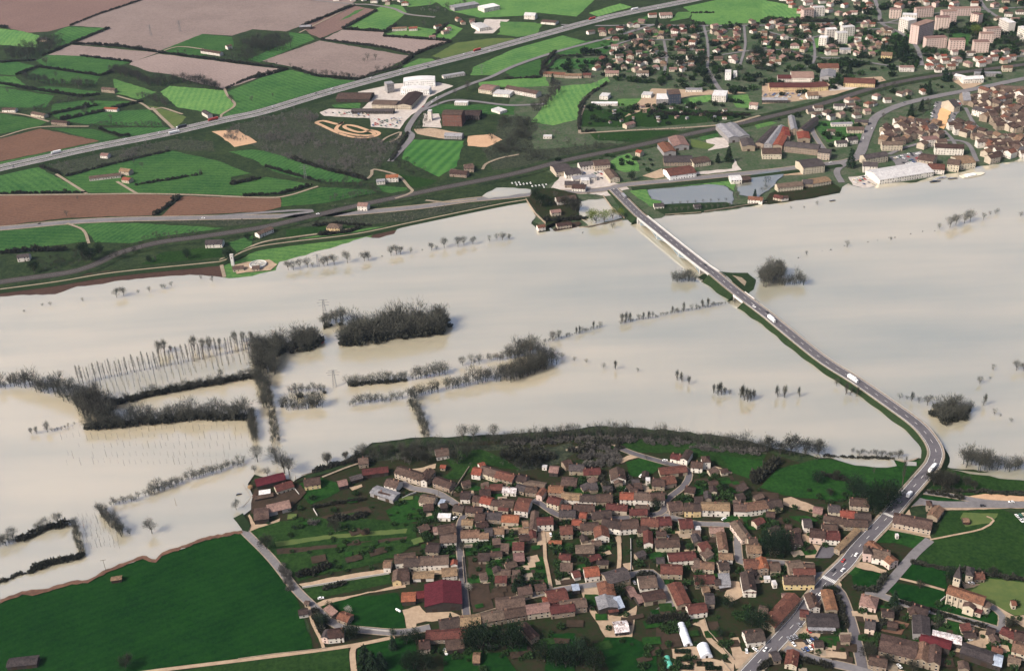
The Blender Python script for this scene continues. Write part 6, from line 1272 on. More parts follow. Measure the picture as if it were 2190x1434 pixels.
for t, s_, h, d in (('A0','60 440 300 370 560 330 580 380 300 490 230 530 60 500',15,.010), ('A1','-120 410 0 350 200 340 330 370 340 410 200 440 0 450',17,.012), ('A0','1850 500 1880 440 2010 420 2190 500 2050 530',12,.008), ('B0','600 860 640 780 900 740 920 800 1000 770 1200 740 1100 820 700 900',9,.014), ('B0','200 950 300 880 640 800 640 930',8,.012),
    ('A2','0 980 200 970 280 1060 220 1150 240 1250 600 1220 1050 1190 1000 1240 500 1330 200 1380 -100 1420 -200 1250',8,.017), ('A2','1960 480 2190 440 2190 620 2080 600',13,.006), ('A3','1200 -40 2250 -40 2250 120 2100 80 1700 60 1300 90',10,.003), ('A3','2050 330 2250 340 2250 480 2100 470',12,.010), ('A3','900 800 960 740 1280 690 1280 740 1000 850',7,.008), ('A3','1240 990 1260 900 1420 860 1400 930 1330 1000',10,.012), ('B3','-40 180 70 180 60 250 -20 300',8,.012), ('A1','1560 120 1900 0 1750 0 1520 120',10,.006), ('B1','1020 80 1080 20 1280 10 1500 130 1400 160 1200 80',7,.012)): dry += wood(t, s_, h, d)
for t, s_, h, d in (('A1','-150 1010 0 985 400 905 560 965 540 1020 900 1160 1080 1175 1100 1220 1280 1130 1240 1200 1100 1350 950 1480 800 1480 500 1400 300 1340 100 1270 0 1210 -250 1170',6,.022), ('B0','350 30 540 20 1000 -90 1400 -170 1780 -150 1800 -60 1440 -80 1000 20 540 130',4.5,.016), ('B1','100 520 900 470 1500 410 2000 360 2000 400 1300 530 700 550 200 560',3.0,.018), ('B0','1300 530 2190 500 2190 540 1900 560',3.5,.012), ('B1','560 410 800 380 1300 300 1500 330 900 430',3,.006), ('A2','100 1240 300 1100 640 1110 1000 1170 600 1210',5,.006), ('C2','300 960 560 990 900 940 1300 990 1400 1040 1000 1010 700 990 400 1040',3.2,.01), ('C2','30 1080 560 1000 600 1080 440 1180 100 1250',4,.012), ('V0','1500 200 1700 100 2190 150 2190 250 1700 290',5,.016), ('V1','0 100 350 80 420 220 200 280 0 290',6,.016), ('V1','650 230 1000 150 1300 150 1700 240 1500 330 1100 280 700 330',4,.008), ('W1','1000 1050 1500 950 1500 1180 1020 1180',6,.010), ('A2','640 660 760 640 1600 640 1650 760 1200 740 760 860 660 900',5,.003), ('A1','1380 100 1500 40 1620 100 1500 140',7,.006)): scrub += wood(t, s_, h, d)
for nm, it, mt, lab in (('flooded_wood', wet, 'twigs', 'dense bare flooded copses in the middle of the water'), ('woodland', dry, 'twigs_dark', 'dark bare woods beyond the flood'), ('scrub', scrub, 'twigs_grey', 'leafless scrub covering rough ground')):
    V, T = merged(it, WOODSRC if nm == 'flooded_wood' else FARSRC); tag(obj(nm, tri_mesh(nm, V, T, [mt])), lab, 'trees', kind='stuff')
# undergrowth inside the flooded copses, garden shrubs, suburban trees, saplings of the plantation
it = [(x + random.uniform(-3, 3), y + random.uniform(-3, 3), z, h * .35, h * .3, a) for x, y, z, h, w, a in wet]; V, T = merged(it, BUSH['bush']); tag(obj('undergrowth', tri_mesh('undergrowth', V, T, ['twigs_dark'])), 'dark undergrowth in the flooded copses', 'bushes', kind='stuff')
gs = []
for s_, h, d in (('900 1040 1560 1010 1740 1180 1720 1230 1500 1260 1200 1270 1000 1240 900 1180', 3.2, .016), ('640 1060 880 1050 980 1160 980 1230 720 1240 600 1180 560 1130', 2.6, .006), ('1000 1260 1400 1270 1600 1300 1660 1360 1500 1434 900 1434 900 1390', 2.8, .008), ('1700 1290 2190 1290 2190 1434 1640 1434', 2.8, .012), ('1560 1040 1900 1060 1860 1150 1700 1200 1600 1180', 2.6, .007)): gs += [q for q in wood('F', s_, h, d) if not any(math.hypot(q[0] - p[0], q[1] - p[1]) < p[2] * .8 for p in TAKEN)]
V, T = merged(gs, BUSH['bush']); tag(obj('garden_shrubs', tri_mesh('garden_shrubs', V, T, ['shrub_green'])), 'small dark shrubs scattered through the village gardens', 'shrubs', kind='stuff')
ts = []
for s_, h, d in (('1180 150 1330 60 1560 50 1680 40 1900 40 2190 60 2190 130 1990 130 1880 180 1640 210 1330 175', 6, .0080), ('1250 225 1640 215 1620 260 1330 285 1240 275', 4.5, .006), ('1640 260 1850 215 1860 260 1840 320 1720 330', 5, .004), ('1900 200 2190 150 2190 200 1960 230', 5, .002), ('1720 -10 2190 -10 2190 60 1900 45', 8, .003), ('1120 345 1330 330 1420 350 1340 390 1230 350', 4, .004)): ts += [q for q in wood('F', s_, h, d) if not any(math.hypot(q[0] - p[0], q[1] - p[1]) < p[2] * .8 for p in TAKEN)]
for k, (sel, src, mt, nm) in enumerate(((ts[0::3], FARSRC, 'twigs', 'garden_trees'), (ts[1::3], BUSH['bush'], 'evergreen', 'evergreen_shrubs'), (ts[2::3], BUSH['bush'], 'shrub_green', 'town_shrubs'))):
    V, T = merged(sel, src); tag(obj(nm, tri_mesh(nm, V, T, [mt])), ['leafless garden trees between the town houses', 'dark evergreen shrubs between the town houses', 'green shrubs between the town houses'][k], 'trees', kind='stuff')
sap = []
for t, dense_, q in (('C0', 0, [(x, y) for x in range(520, 2090, 52) for y in (900, 975, 1050, 1130, 1190) if y < 1250 - (x - 500) * 0.04 and (x > 900 or y < 1000 or random.random() < .5)]), ('L', 0, [(x, y) for x in range(620, 930, 34) for y in range(250, 480, 45)]), ('C0', 1, [(x + k * 9, yb + (yf - yb) * k / 6) for x in range(670, 2130, 46) for yb, yf in ((np.interp(x, [660, 2130], [455, 180]), np.interp(x, [660, 1300, 1600, 2130], [625, 545, 415, 310])),) for k in range(7)])):
    for x, y in q:
        X, Y, Z = G(*FP(t, x + random.uniform(-9, 9), y + random.uniform(-9, 9)), .9); h = random.uniform(5.5, 8.5) * (1.7 if dense_ else 1); sap.append((X, Y, .8, h, h * .8, random.uniform(0, 6.28)))
V, T = merged(sap, thin(both('poplar'), .28)); tag(obj('plantation_saplings', tri_mesh('plantation_saplings', V, T, ['twigs_grey'])), 'thin young poplars in faint rows standing in the flood', 'saplings', kind='stuff')
if MORE:
    it = [(*G(*px, .6)[:2], .4, h, h, random.uniform(0, 6.28)) for px, h, kd, w in MORE]; V, T = merged(it, WOODSRC); tag(obj('small_trees', tri_mesh('small_trees', V, T, ['twigs'])), 'small far bare trees beyond the flood', 'trees', kind='stuff')

# ================================================================== VEHICLES AND SMALL THINGS
def car_meshes(color):
    m = MB(); y = 0.85
    prof = [(-2.1, .35), (2.1, .35), (2.15, .75), (1.25, .92), (-1.9, .95), (-2.15, .8)]
    m.add([(x, -y, z) for x, z in prof] + [(x, y, z) for x, z in prof], [tuple(range(6)), tuple(range(11, 5, -1))] + [(i, i + 6, (i + 1) % 6 + 6, (i + 1) % 6) for i in range(6)])
    m.add([(x, s * yy, z) for s in (-1, 1) for x, yy, z in ((-1.35, .62, 1.46), (.35, .62, 1.46))], [(0, 1, 3, 2)])
    body = m.mesh('body', ['paint_' + color]); g = MB()
    a = [(-1.75, .78, .94), (1.1, .78, .92), (.35, .64, 1.44), (-1.35, .64, 1.44)]
    g.add([(x, -yy, z) for x, yy, z in a] + [(x, yy, z) for x, yy, z in a], [(0, 1, 2, 3), (7, 6, 5, 4), (1, 5, 6, 2), (4, 0, 3, 7)])
    return body, g.mesh('window', ['window_glass'])
CARM = {c: car_meshes(c) for c in ('white', 'grey', 'dark', 'red', 'blue', 'green', 'cream')}
m = MB(); m.tube((0, -.11, 0), (0, .11, 0), .32, .32, 10); WHEEL = m.mesh('wheel', ['tyre'])
def put_car(x, y, z, rz, color, px, where, wheels=False, scale=1.0):
    o = empty('car', (x, y, z), rz); o.scale = (scale,) * 3; b, g = CARM[color]
    part('body', b, o, (0, 0, 0)); part('window', g, o, (0, 0, 0))
    if wheels:
        for wx in (-1.3, 1.35):
            for wy in (-.8, .8): part('wheel', WHEEL, o, (wx, wy, .32))
    want_label(o, '%s car %s' % (color, where), 'car', px, 'cars')
def on_road(key, px, side=0.0):
    P = ROADS[key]; i = min(range(1, len(P) - 1), key=lambda k: np.hypot(*(np.array(PIX(*P[k])) - px))); d = P[i + 1] - P[i - 1]; n = np.array([-d[1], d[0], 0]) / np.hypot(d[0], d[1])
    return P[i] + n * side, math.atan2(d[1], d[0]) + (0 if side <= 0 else math.pi)
def truck_meshes(c_cab, c_box, L):
    m = MB(); m.box((L / 2 - 1.1, 0, .55), (2.1, 2.4, 2.2)); m.box((L / 2 - 1.3, 0, 2.75), (1.6, 2.3, .6), taper=.85); cab = m.mesh('cab', ['paint_' + c_cab])
    m = MB(); m.box((L / 2 - .04, 0, 1.75), (.06, 2.1, .9)); gl = m.mesh('windscreen', ['window_glass'])
    m = MB(); m.box((-1.3, 0, 1.1), (L - 3.0, 2.5, 2.8)); bx = m.mesh('cargo_box', ['paint_' + c_box]); m = MB(); m.box((-.6, 0, .6), (L - 2, 1.0, .5)); ch = m.mesh('chassis', ['tyre'])
    return cab, gl, bx, ch
TRM = {}
m = MB(); m.tube((0, -.16, 0), (0, .16, 0), .5, .5, 10); TWH = m.mesh('wheel', ['tyre'])
def put_truck(key, px, side, cab, box, L, label):
    p, rz = on_road(key, px, side); k = (cab, box, L)
    if k not in TRM: TRM[k] = truck_meshes(*k)
    o = empty('truck', (p[0], p[1], p[2] + .02), rz)
    for nm, me in zip(('cab', 'windscreen', 'cargo_box', 'chassis'), TRM[k]): part(nm, me, o, (0, 0, 0))
    for wx in ((L / 2 - 1.2, -L / 2 + 1.2, -L / 2 + 2.5) if L < 13 else (L / 2 - 1.2, L / 2 - 4.6, -L / 2 + 1.4, -L / 2 + 2.7, -L / 2 + 4.0)):
        for wy in (-1.05, 1.05): part('wheel', TWH, o, (wx, wy, .5))
    tag(o, label, 'truck', 'trucks')
T_ = lambda t, x, y: FP(t, x, y)
put_truck('mw', T_('A0', 1490, 1112), -9, 'white', 'white', 16, 'white lorry on the near motorway carriageway beside two dark ones')
put_truck('mw', T_('A0', 1580, 1068), 9, 'white', 'dark', 16, 'dark-boxed lorry with white cab on the far motorway carriageway')
put_truck('mw', T_('A0', 1795, 1018), 9, 'red', 'red', 16, 'red lorry on the motorway leading the group of three')
put_truck('mw', T_('A0', 520, 1295), 9, 'white', 'white', 14, 'white lorry alone on the motorway at far left')
put_truck('mw', T_('A1', 1880, 428), 9, 'red', 'red', 15, 'red lorry on the motorway beyond the warehouse')
put_truck('mw', T_('A2', 1105, 72), 9, 'white', 'white', 16, 'white lorry highest up the motorway near the picture top'); put_truck('mw', T_('A2', 735, 168), 9, 'red', 'red', 15, 'red lorry on the motorway beside the small white house')
put_truck('cw', T_('B2', 985, 312), 2.6, 'grey', 'grey', 13, 'grey lorry on the ramp at the town end of the bridge'); put_truck('cw', T_('B3', 108, 1322), -2.4, 'white', 'white', 12, 'white lorry on the causeway just after the relief bridge')
put_truck('cw', T_('C3', 772, 472), -2.4, 'white', 'white', 12, 'white lorry halfway along the causeway'); put_truck('cw', T_('C3', 1412, 1218), 2.6, 'white', 'white', 13, 'white lorry casting a shadow below the road bend'); put_truck('cw', T_('V4', 706, 668), 2.4, 'white', 'white', 7.5, 'white box lorry at the road junction')
for key, t, x, y, sd, c, wh in [('cw','B2',2105,1205,-2.4,'white','on the causeway'), ('cw','B2',2180,1270,2.4,'dark','on the causeway'), ('cw','B3',35,1270,2.4,'dark','on the causeway'), ('cw','B2',1680,870,2.4,'dark','on the bridge'), ('cw','W3',1245,420,2.4,'white','on the main road'), ('cw','W3',600,1215,-2.2,'white','on the main road'), ('cw','W3',1500,165,2.4,'white','on the main road'), ('cw','W3',1480,215,-2.4,'dark','on the main road'), ('cw','W3',1550,40,-2.4,'red','on the main road'), ('cw','V4',520,870,-2.4,'dark','at the zebra crossing'), ('cw','V4',40,1390,2.4,'white','on the main road'),
  ('r2','V4',1680,765,-2,'dark','on the side road'), ('r2','V4',2000,705,2.5,'white','on the side road'), ('n6','B0',340,540,2.4,'dark','on the trunk road'), ('n6','B0',1720,495,-2.4,'white','on the trunk road'), ('n6','B1',540,470,2.4,'white','on the trunk road'), ('r11','W4',950,650,-1.2,'white','on the church lane'), ('mw','A1',1010,690,8,'white','on the motorway'), ('mw','A1',720,765,8,'white','on the motorway'), ('mw','A1',1300,595,9,'white','on the motorway'), ('mw','A1',640,805,-8,'white','on the motorway'), ('mw','A1',580,800,8,'dark','on the motorway'), ('mw','A1',190,905,9,'white','on the motorway'), ('mw','A1',1230,640,-9,'white','on the motorway'), ('mw','A1',1440,560,-9,'dark','on the motorway'), ('mw','A1',1940,445,-9,'white','on the motorway'), ('mw','A1',1820,455,9,'white','on the motorway'), ('mw','A2',490,240,9,'white','on the motorway'), ('mw','A2',190,322,9,'white','on the motorway'), ('mw','A2',800,160,-9,'white','on the motorway'), ('mw','A2',1250,75,-9,'white','on the motorway'), ('mw','A0',1385,1122,9,'white','on the motorway'), ('mw','A0',1080,1190,8,'white','on the motorway'), ('mw','A0',150,1395,-8,'grey','on the motorway'),
  ('r13','A1',1550,830,2,'white','on the works road'), ('r13','A1',1480,845,-2,'white','on the works road'), ('r13','A1',1440,895,2,'red','on the works road'), ('r14','A3',910,1180,3,'white','on the town road'), ('r14','A3',900,1070,-3,'white','on the town road'), ('r14','A3',1200,850,3,'grey','on the town road'), ('quay','A3',545,1355,2,'white','on the quay road')]:
    p, rz = on_road(key, FP(t, x, y), sd); put_car(p[0], p[1], p[2] + .02, rz, c, FP(t, x, y), wh, wheels=TILE[t][1] > 600)
def lot(t, s_, n, colors, where, gap=3.0, ang=None, wheels=False):
    """parked in rows: cars side by side, an aisle between pairs of rows"""
    poly = [G(x, y)[:2] for x, y in pts(t, s_)]; a0 = math.radians(35 if ang is None else ang); ca, sa = math.cos(a0), math.sin(a0); k = max(1.0, gap / 3.0)
    U = [p[0] * ca + p[1] * sa for p in poly]; V = [-p[0] * sa + p[1] * ca for p in poly]; spots = []; v = min(V) + 2.5; row = 0
    while v < max(V):
        u = min(U) + 1.3
        while u < max(U):
            p = (u * ca - v * sa, u * sa + v * ca)
            if inside(p, poly): spots.append((p, row))
            u += 2.7 * k
        v += (5.4 if row % 2 == 0 else 8.0) * (1 + (k - 1) * .5); row += 1
    random.shuffle(spots)
    for p, row in spots[:n]:
        put_car(p[0], p[1], .72, a0 + math.pi / 2 * (1 if row % 2 else -1) + random.uniform(-.06, .06), random.choice(colors), PIX(p[0], p[1], .6), where, wheels)
W_ = ['white', 'white', 'white', 'grey', 'dark', 'red', 'blue', 'green', 'cream']
lot('W3', '820 1080 1000 850 1060 860 930 1150', 17, ['white', 'grey', 'grey', 'dark', 'green', 'white', 'cream'], 'in the car yard', 3.0, 20, True); lot('W3', '1020 1180 1110 1000 1130 920 1260 980 1240 1100 1130 1200', 20, ['white', 'white', 'grey', 'blue', 'red', 'cream', 'dark'], 'in the car yard', 3.0, 20, True)
lot('V4', '2050 850 2200 820 2250 990 2080 980', 14, W_, 'in the junction car lot', 3.2, 10, True); lot('A1', '570 945 840 935 1000 960 980 985 620 965', 26, W_ + ['red', 'cream'], 'in the scrapyard', 4.2); lot('A1', '1000 1000 1250 990 1220 1075 1000 1055', 34, W_ + ['red'], 'in the scrapyard', 4.4); lot('B2', '50 200 200 200 350 220 350 245 60 225', 16, ['white'], 'in the caravan row', 5, 10)
lot('B3', '740 160 920 140 940 220 780 220', 16, W_, 'on the riverside car park', 4.5, 30); lot('A3', '1080 1320 1320 1270 1390 1390 1170 1420', 34, W_, 'on the town car park', 4.5, 30); lot('A3', '10 790 330 780 340 830 20 840', 26, ['white', 'white', 'grey', 'blue'], 'in the works car park', 5, 60); lot('A3', '1405 990 1450 860 1470 860 1430 1000', 9, W_, 'beside the orange square', 4.5, 20); lot('A3', '1560 1060 1640 850 1660 860 1590 1060', 9, W_, 'beside the orange square', 4.5, 20); lot('B2', '640 110 840 110 860 180 700 160', 9, W_, 'in the bridge-foot yard', 5)
for t, x, y, c, wh in [('V2',1315,205,'white','on the hill road'), ('V2',1010,400,'white','on the village lawn'), ('V2',1330,1170,'white','in a village courtyard'), ('V2',1155,885,'dark','in the village square'), ('V1',1880,1145,'white','in a gravel yard'), ('W4',610,1375,'white','in front of the long barn'), ('W4',1500,1045,'white','in a gravel yard'), ('W4',1520,325,'white','beside the slate-roofed manor'), ('W4',1845,1100,'white','on the grass behind the sheds'), ('W3',335,1185,'white','in a pink forecourt'), ('W3',445,1165,'white','in a pink forecourt'), ('W0',985,515,'white','beside the gravel drive'), ('W2',930,320,'grey','beside the slate roof'), ('V3',475,1020,'white','beside the lane wall'), ('V1',665,935,'white','beside a white shed'), ('V2',2060,945,'white','in front of the white row')]:
    p = G(*FP(t, x, y), .62); put_car(p[0], p[1], .62, random.uniform(0, 3), c, FP(t, x, y), wh, True)

def tunnel(t, x1, y1, x2, y2, r, material, label):
    a = np.array(G(*FP(t, x1, y1), .55)); b = np.array(G(*FP(t, x2, y2), .55)); d = b - a; L = np.hypot(d[0], d[1]); root = empty('greenhouse', (a[0], a[1], .55), math.atan2(d[1], d[0])); n = 12; k = max(2, int(L / 2))
    m = MB(); v = [(L * j / k, -r * math.cos(math.pi * i / n), r * 1.0 * math.sin(math.pi * i / n) * (.985 if j % 2 else 1.0)) for j in range(k + 1) for i in range(n + 1)]
    m.add(v, [(j * (n + 1) + i, j * (n + 1) + i + 1, (j + 1) * (n + 1) + i + 1, (j + 1) * (n + 1) + i) for j in range(k) for i in range(n)]); m.build('cover', material, root)
    for x in (0, L):
        m = MB(); m.add([(x, -r * math.cos(math.pi * i / n), r * math.sin(math.pi * i / n)) for i in range(n + 1)], [tuple(range(n + 1))]); m.build('end_wall', material, root)
    for j in range(0, k + 1, 2):
        m = MB()
        for i in range(n): m.tube((L * j / k, -(r + .03) * math.cos(math.pi * i / n), (r + .03) * math.sin(math.pi * i / n)), (L * j / k, -(r + .03) * math.cos(math.pi * (i + 1) / n), (r + .03) * math.sin(math.pi * (i + 1) / n)), .06, .06, 4)
        m.build('hoop', 'pylon_steel', root)
    part('door', DOOR, root, (L + .03, 0, 0), (1.6, 1, 2.0), math.pi / 2); tag(root, label, 'greenhouse')
tunnel('W2', 1515, 850, 1612, 1115, 3.0, 'polythene', 'long narrow white polytunnel beside the bare plot'); tunnel('W2', 1790, 1120, 1845, 1268, 4.0, 'polythene', 'short wide white polytunnel beside the gravel path'); tunnel('W2', 1335, 1262, 1385, 1395, 2.2, 'green_sheet', 'green-covered tunnel at the foreground edge')

def pylon(px, h, label, w=.5):
    x, y, z = G(*px, .9); root = empty('power_pylon', (x, y, .6)); m = MB(); b = h * .09
    for sx in (-1, 1):
        for sy in (-1, 1): m.tube((sx * b, sy * b, 0), (sx * w, sy * w, h), .14, .09, 4)
    for k in range(7):
        t0, t1 = k / 7, (k + 1) / 7; r0 = b + (w - b) * t0; r1 = b + (w - b) * t1
        for a, c in (((-1, -1), (1, -1)), ((1, -1), (1, 1)), ((1, 1), (-1, 1)), ((-1, 1), (-1, -1))): m.tube((a[0] * r0, a[1] * r0, h * t0), (c[0] * r1, c[1] * r1, h * t1), .06, .06, 3); m.tube((c[0] * r0, c[1] * r0, h * t0), (a[0] * r1, a[1] * r1, h * t1), .06, .06, 3)
    m.build('lattice_mast', 'pylon_steel', root)
    for z_, l in ((h * .72, 5.5), (h * .85, 6.5), (h * .97, 4.5)):
        m = MB(); m.tube((-l, 0, z_), (l, 0, z_), .13, .13, 4); m.tube((-l, 0, z_), (0, 0, z_ + 1), .07, .07, 3); m.tube((l, 0, z_), (0, 0, z_ + 1), .07, .07, 3); m.build('crossarm', 'pylon_steel', root)
    tag(root, label, 'pylon', 'power pylons')
pylon(FP('C1', 690, 532), 18, 'lattice power pylon standing in the flood beside a flooded hedge'); pylon(FP('B1', 612, 1345), 24, 'lattice power pylon rising behind the flooded copse'); pylon(FP('A0', 1265, 300), 21, 'far lattice power pylon on the pink ploughed field, left one'); pylon(FP('A0', 1508, 265), 21, 'far lattice power pylon on the pink ploughed field, right one'); pylon(FP('B1', 552, 900), 16, 'lattice power pylon among the trees on the far bank'); pylon(FP('B1', 445, 165), 20, 'lattice power pylon in the green field by the railway'); pylon(FP('A1', 1918, 620), 16, 'lattice power pylon beside the motorway fields')
def pole(px, h, label, arm=True):
    x, y, z = G(*px, .6); root = empty('utility_pole', (x, y, .3), random.uniform(-.3, .5)); m = MB(); m.tube((0, 0, 0), (0, 0, h), .17, .11, 6); m.build('mast', 'timber', root)
    if arm: m = MB(); m.box((0, 0, h - .5), (3.6, .18, .2)); [m.tube((q, 0, h - .3), (q, 0, h), .07, .05, 5) for q in (-1.6, 0, 1.6)]; m.build('crossarm', 'timber', root)
    tag(root, label, 'pole', 'utility poles')
pole(FP('L', 825, 655), 11, 'wooden utility pole with crossarm at the edge of the green field'); pole(FP('L', 1372, 150), 8, 'wooden pole standing in the flooded meadow', False); pole(FP('W3', 722, 1235), 8, 'street pole beside the car yard corner', False); pole(FP('V1', 465, 640), 8, 'street pole beside the winding village street', False); pole(FP('V0', 672, 470), 7, 'pole beside the waterside red barn', False); pole(FP('W2', 1115, 190), 9, 'street pole at the village street fork', False); pole(FP('W4', 870, 385), 7, 'lamp pole on the churchyard path', False)

def treatment():
    c = G(*FP('F', 552, 567), .95); root = empty('treatment_basin', (c[0], c[1], .9)); n = 32; R = 9.6
    def ring(r0, r1, z0, z1, nm, mt):
        m = MB(); v = []
        for r, z in ((r0, z0), (r0, z1), (r1, z1), (r1, z0)): v += [(r * math.cos(6.2832 * i / n), r * math.sin(6.2832 * i / n), z) for i in range(n)]
        m.add(v, [(k * n + i, k * n + (i + 1) % n, (k + 1) * n + (i + 1) % n, (k + 1) * n + i) for k in range(3) for i in range(n)]); return m.build(nm, mt, root)
    ring(R, R - .6, 0, 2.2, 'rim_wall', 'concrete_white'); ring(4.2, 3.8, 1.2, 2.0, 'inner_ring', 'concrete')
    m = MB(); m.add([((R - .6) * math.cos(6.2832 * i / n), (R - .6) * math.sin(6.2832 * i / n), 1.5) for i in range(n)], [tuple(range(n))]); m.build('water_surface', 'flood_water', root)
    m = MB(); m.box((R / 2, 0, 2.25), (R, .8, .15)); m.box((0, 0, 1.4), (1.6, 1.6, 1.3)); m.build('scraper_arm', 'concrete', root); tag(root, 'round white-rimmed water treatment basin on the far bank', 'basin')
    p = G(*FP('B0', 1950, 885), .9); r2 = empty('treatment_tower', (p[0], p[1], .5)); m = MB(); m.box((0, 0, 0), (3.4, 3.4, 13)); m.build('shaft', 'concrete_white', r2); m = MB(); m.box((0, 0, 13), (3.9, 3.9, .5)); m.build('cap', 'concrete', r2); part('window', WIN, r2, (0, -1.73, 9), (1, 1, 1.5)); tag(r2, 'tall narrow white tower beside the treatment basin', 'tower')
treatment()
island(pts('B0', '1960 880 2060 860 2250 840 2320 880 2260 930 2060 945 1980 960'), 'gravel_yard', name='yard', z=1.12)
# boats
def boat(px, L, rz, label, hull='white', cabin='cream', z=.95):
    x, y, _ = G(*px, z); root = empty('boat', (x, y, z - .25), rz); w = L * .17; m = MB(); st = [(-L / 2, .8), (-L / 4, 1.0), (L / 5, .95), (L * .4, .5), (L / 2, .04)]
    v = [(xx, s * w * k * q, zz) for xx, k in st for s, q, zz in ((-1, .6, 0), (1, .6, 0), (1, 1, 1.0), (-1, 1, 1.0))]; f = [(0, 3, 2, 1), (16, 17, 18, 19)] + [(4 * i + a, 4 * i + b, 4 * i + 4 + b, 4 * i + 4 + a) for i in range(4) for a, b in ((0, 1), (1, 2), (2, 3), (3, 0))]
    m.add(v, f); m.build('hull', 'paint_' + hull, root); m = MB(); m.box((-L * .12, 0, 1.0), (L * .42, w * 1.3, .9), taper=.9); m.build('cabin', 'paint_' + cabin, root); m = MB(); m.box((-L * .12, 0, 1.3), (L * .40, w * 1.34, .35)); m.build('window', 'window_glass', root); tag(root, label, 'boat', 'boats')
boat(FP('W1', 545, 1185), 7, 1.9, 'white motor boat parked beside a foreground garden shed', z=.9)
boat(FP('B3', 1765, 135), 34, .28, 'long pale barge moored in front of the old town quay', 'cream', 'white'); boat(FP('B3', 1500, 160), 16, .3, 'small grey boat moored right of the riverside white roof', 'grey', 'grey'); boat(FP('B3', 1595, 165), 12, .1, 'dark small boat moored between the barge and the quay sheds', 'dark', 'grey'); boat(FP('B3', 1450, 190), 14, .1, 'squat dark boat moored off the old town quay', 'dark', 'dark'); boat(FP('B3', 590, 350), 8, .2, 'tiny dark boat off the flooded riverside gardens', 'dark', 'grey'); boat(FP('L', 1860, 62), 4.5, .3, 'little dinghy afloat beside the waterside sheds', 'dark', 'grey'); boat(FP('C1', 590, 162), 5, 1, 'little red boat in the gap between flooded copses', 'red', 'red')
for t, x, y, L, D, lab in (('V0', 95, 545, 5, 4, 'brown haystack standing beside the waterside red barn'), ('V0', 155, 665, 5, 4, 'dark tarpaulin heap beside the pale waterside shed'), ('V4', 1470, 1000, 5, 3, 'dark woodpile on the meadow beside the junction farm')):
    p = G(*FP(t, x, y), .6); r = random.Random(int(x)); m = MB(); n = 10; v = []
    for k, (q, z) in enumerate(((1, 0), (1.02, .9), (.8, 1.9), (.35, 2.5))): v += [(L / 2 * q * math.cos(6.283 * i / n) * r.uniform(.92, 1.08), D / 2 * q * math.sin(6.283 * i / n) * r.uniform(.92, 1.08), z) for i in range(n)]
    m.add(v, [(k * n + i, k * n + (i + 1) % n, (k + 1) * n + (i + 1) % n, (k + 1) * n + i) for k in range(3) for i in range(n)] + [tuple(range(3 * n, 4 * n))]); o = m.build('haystack' if 'hay' in lab else 'heap', 'hay' if 'hay' in lab else 'ploughed_dark'); o.location = (p[0], p[1], .6); tag(o, lab, 'heap')
# white gas tank on the lawn by the red shed
p = G(*FP('W0', 1965, 675), .6); root = empty('gas_tank', (p[0], p[1], .6), -.7); m = MB(); m.tube((-2, 0, 1.1), (2, 0, 1.1), .75, .75, 12); m.tube((-2.4, 0, 1.1), (-2, 0, 1.1), .35, .75, 12); m.tube((2, 0, 1.1), (2.4, 0, 1.1), .75, .35, 12); m.build('vessel', 'paint_white', root)
for q in (-1.3, 1.3): m = MB(); m.box((q, 0, -.1), (.4, 1.2, .6)); m.build('cradle', 'concrete', root)
tag(root, 'white horizontal gas tank on the lawn left of the large red barn', 'tank')
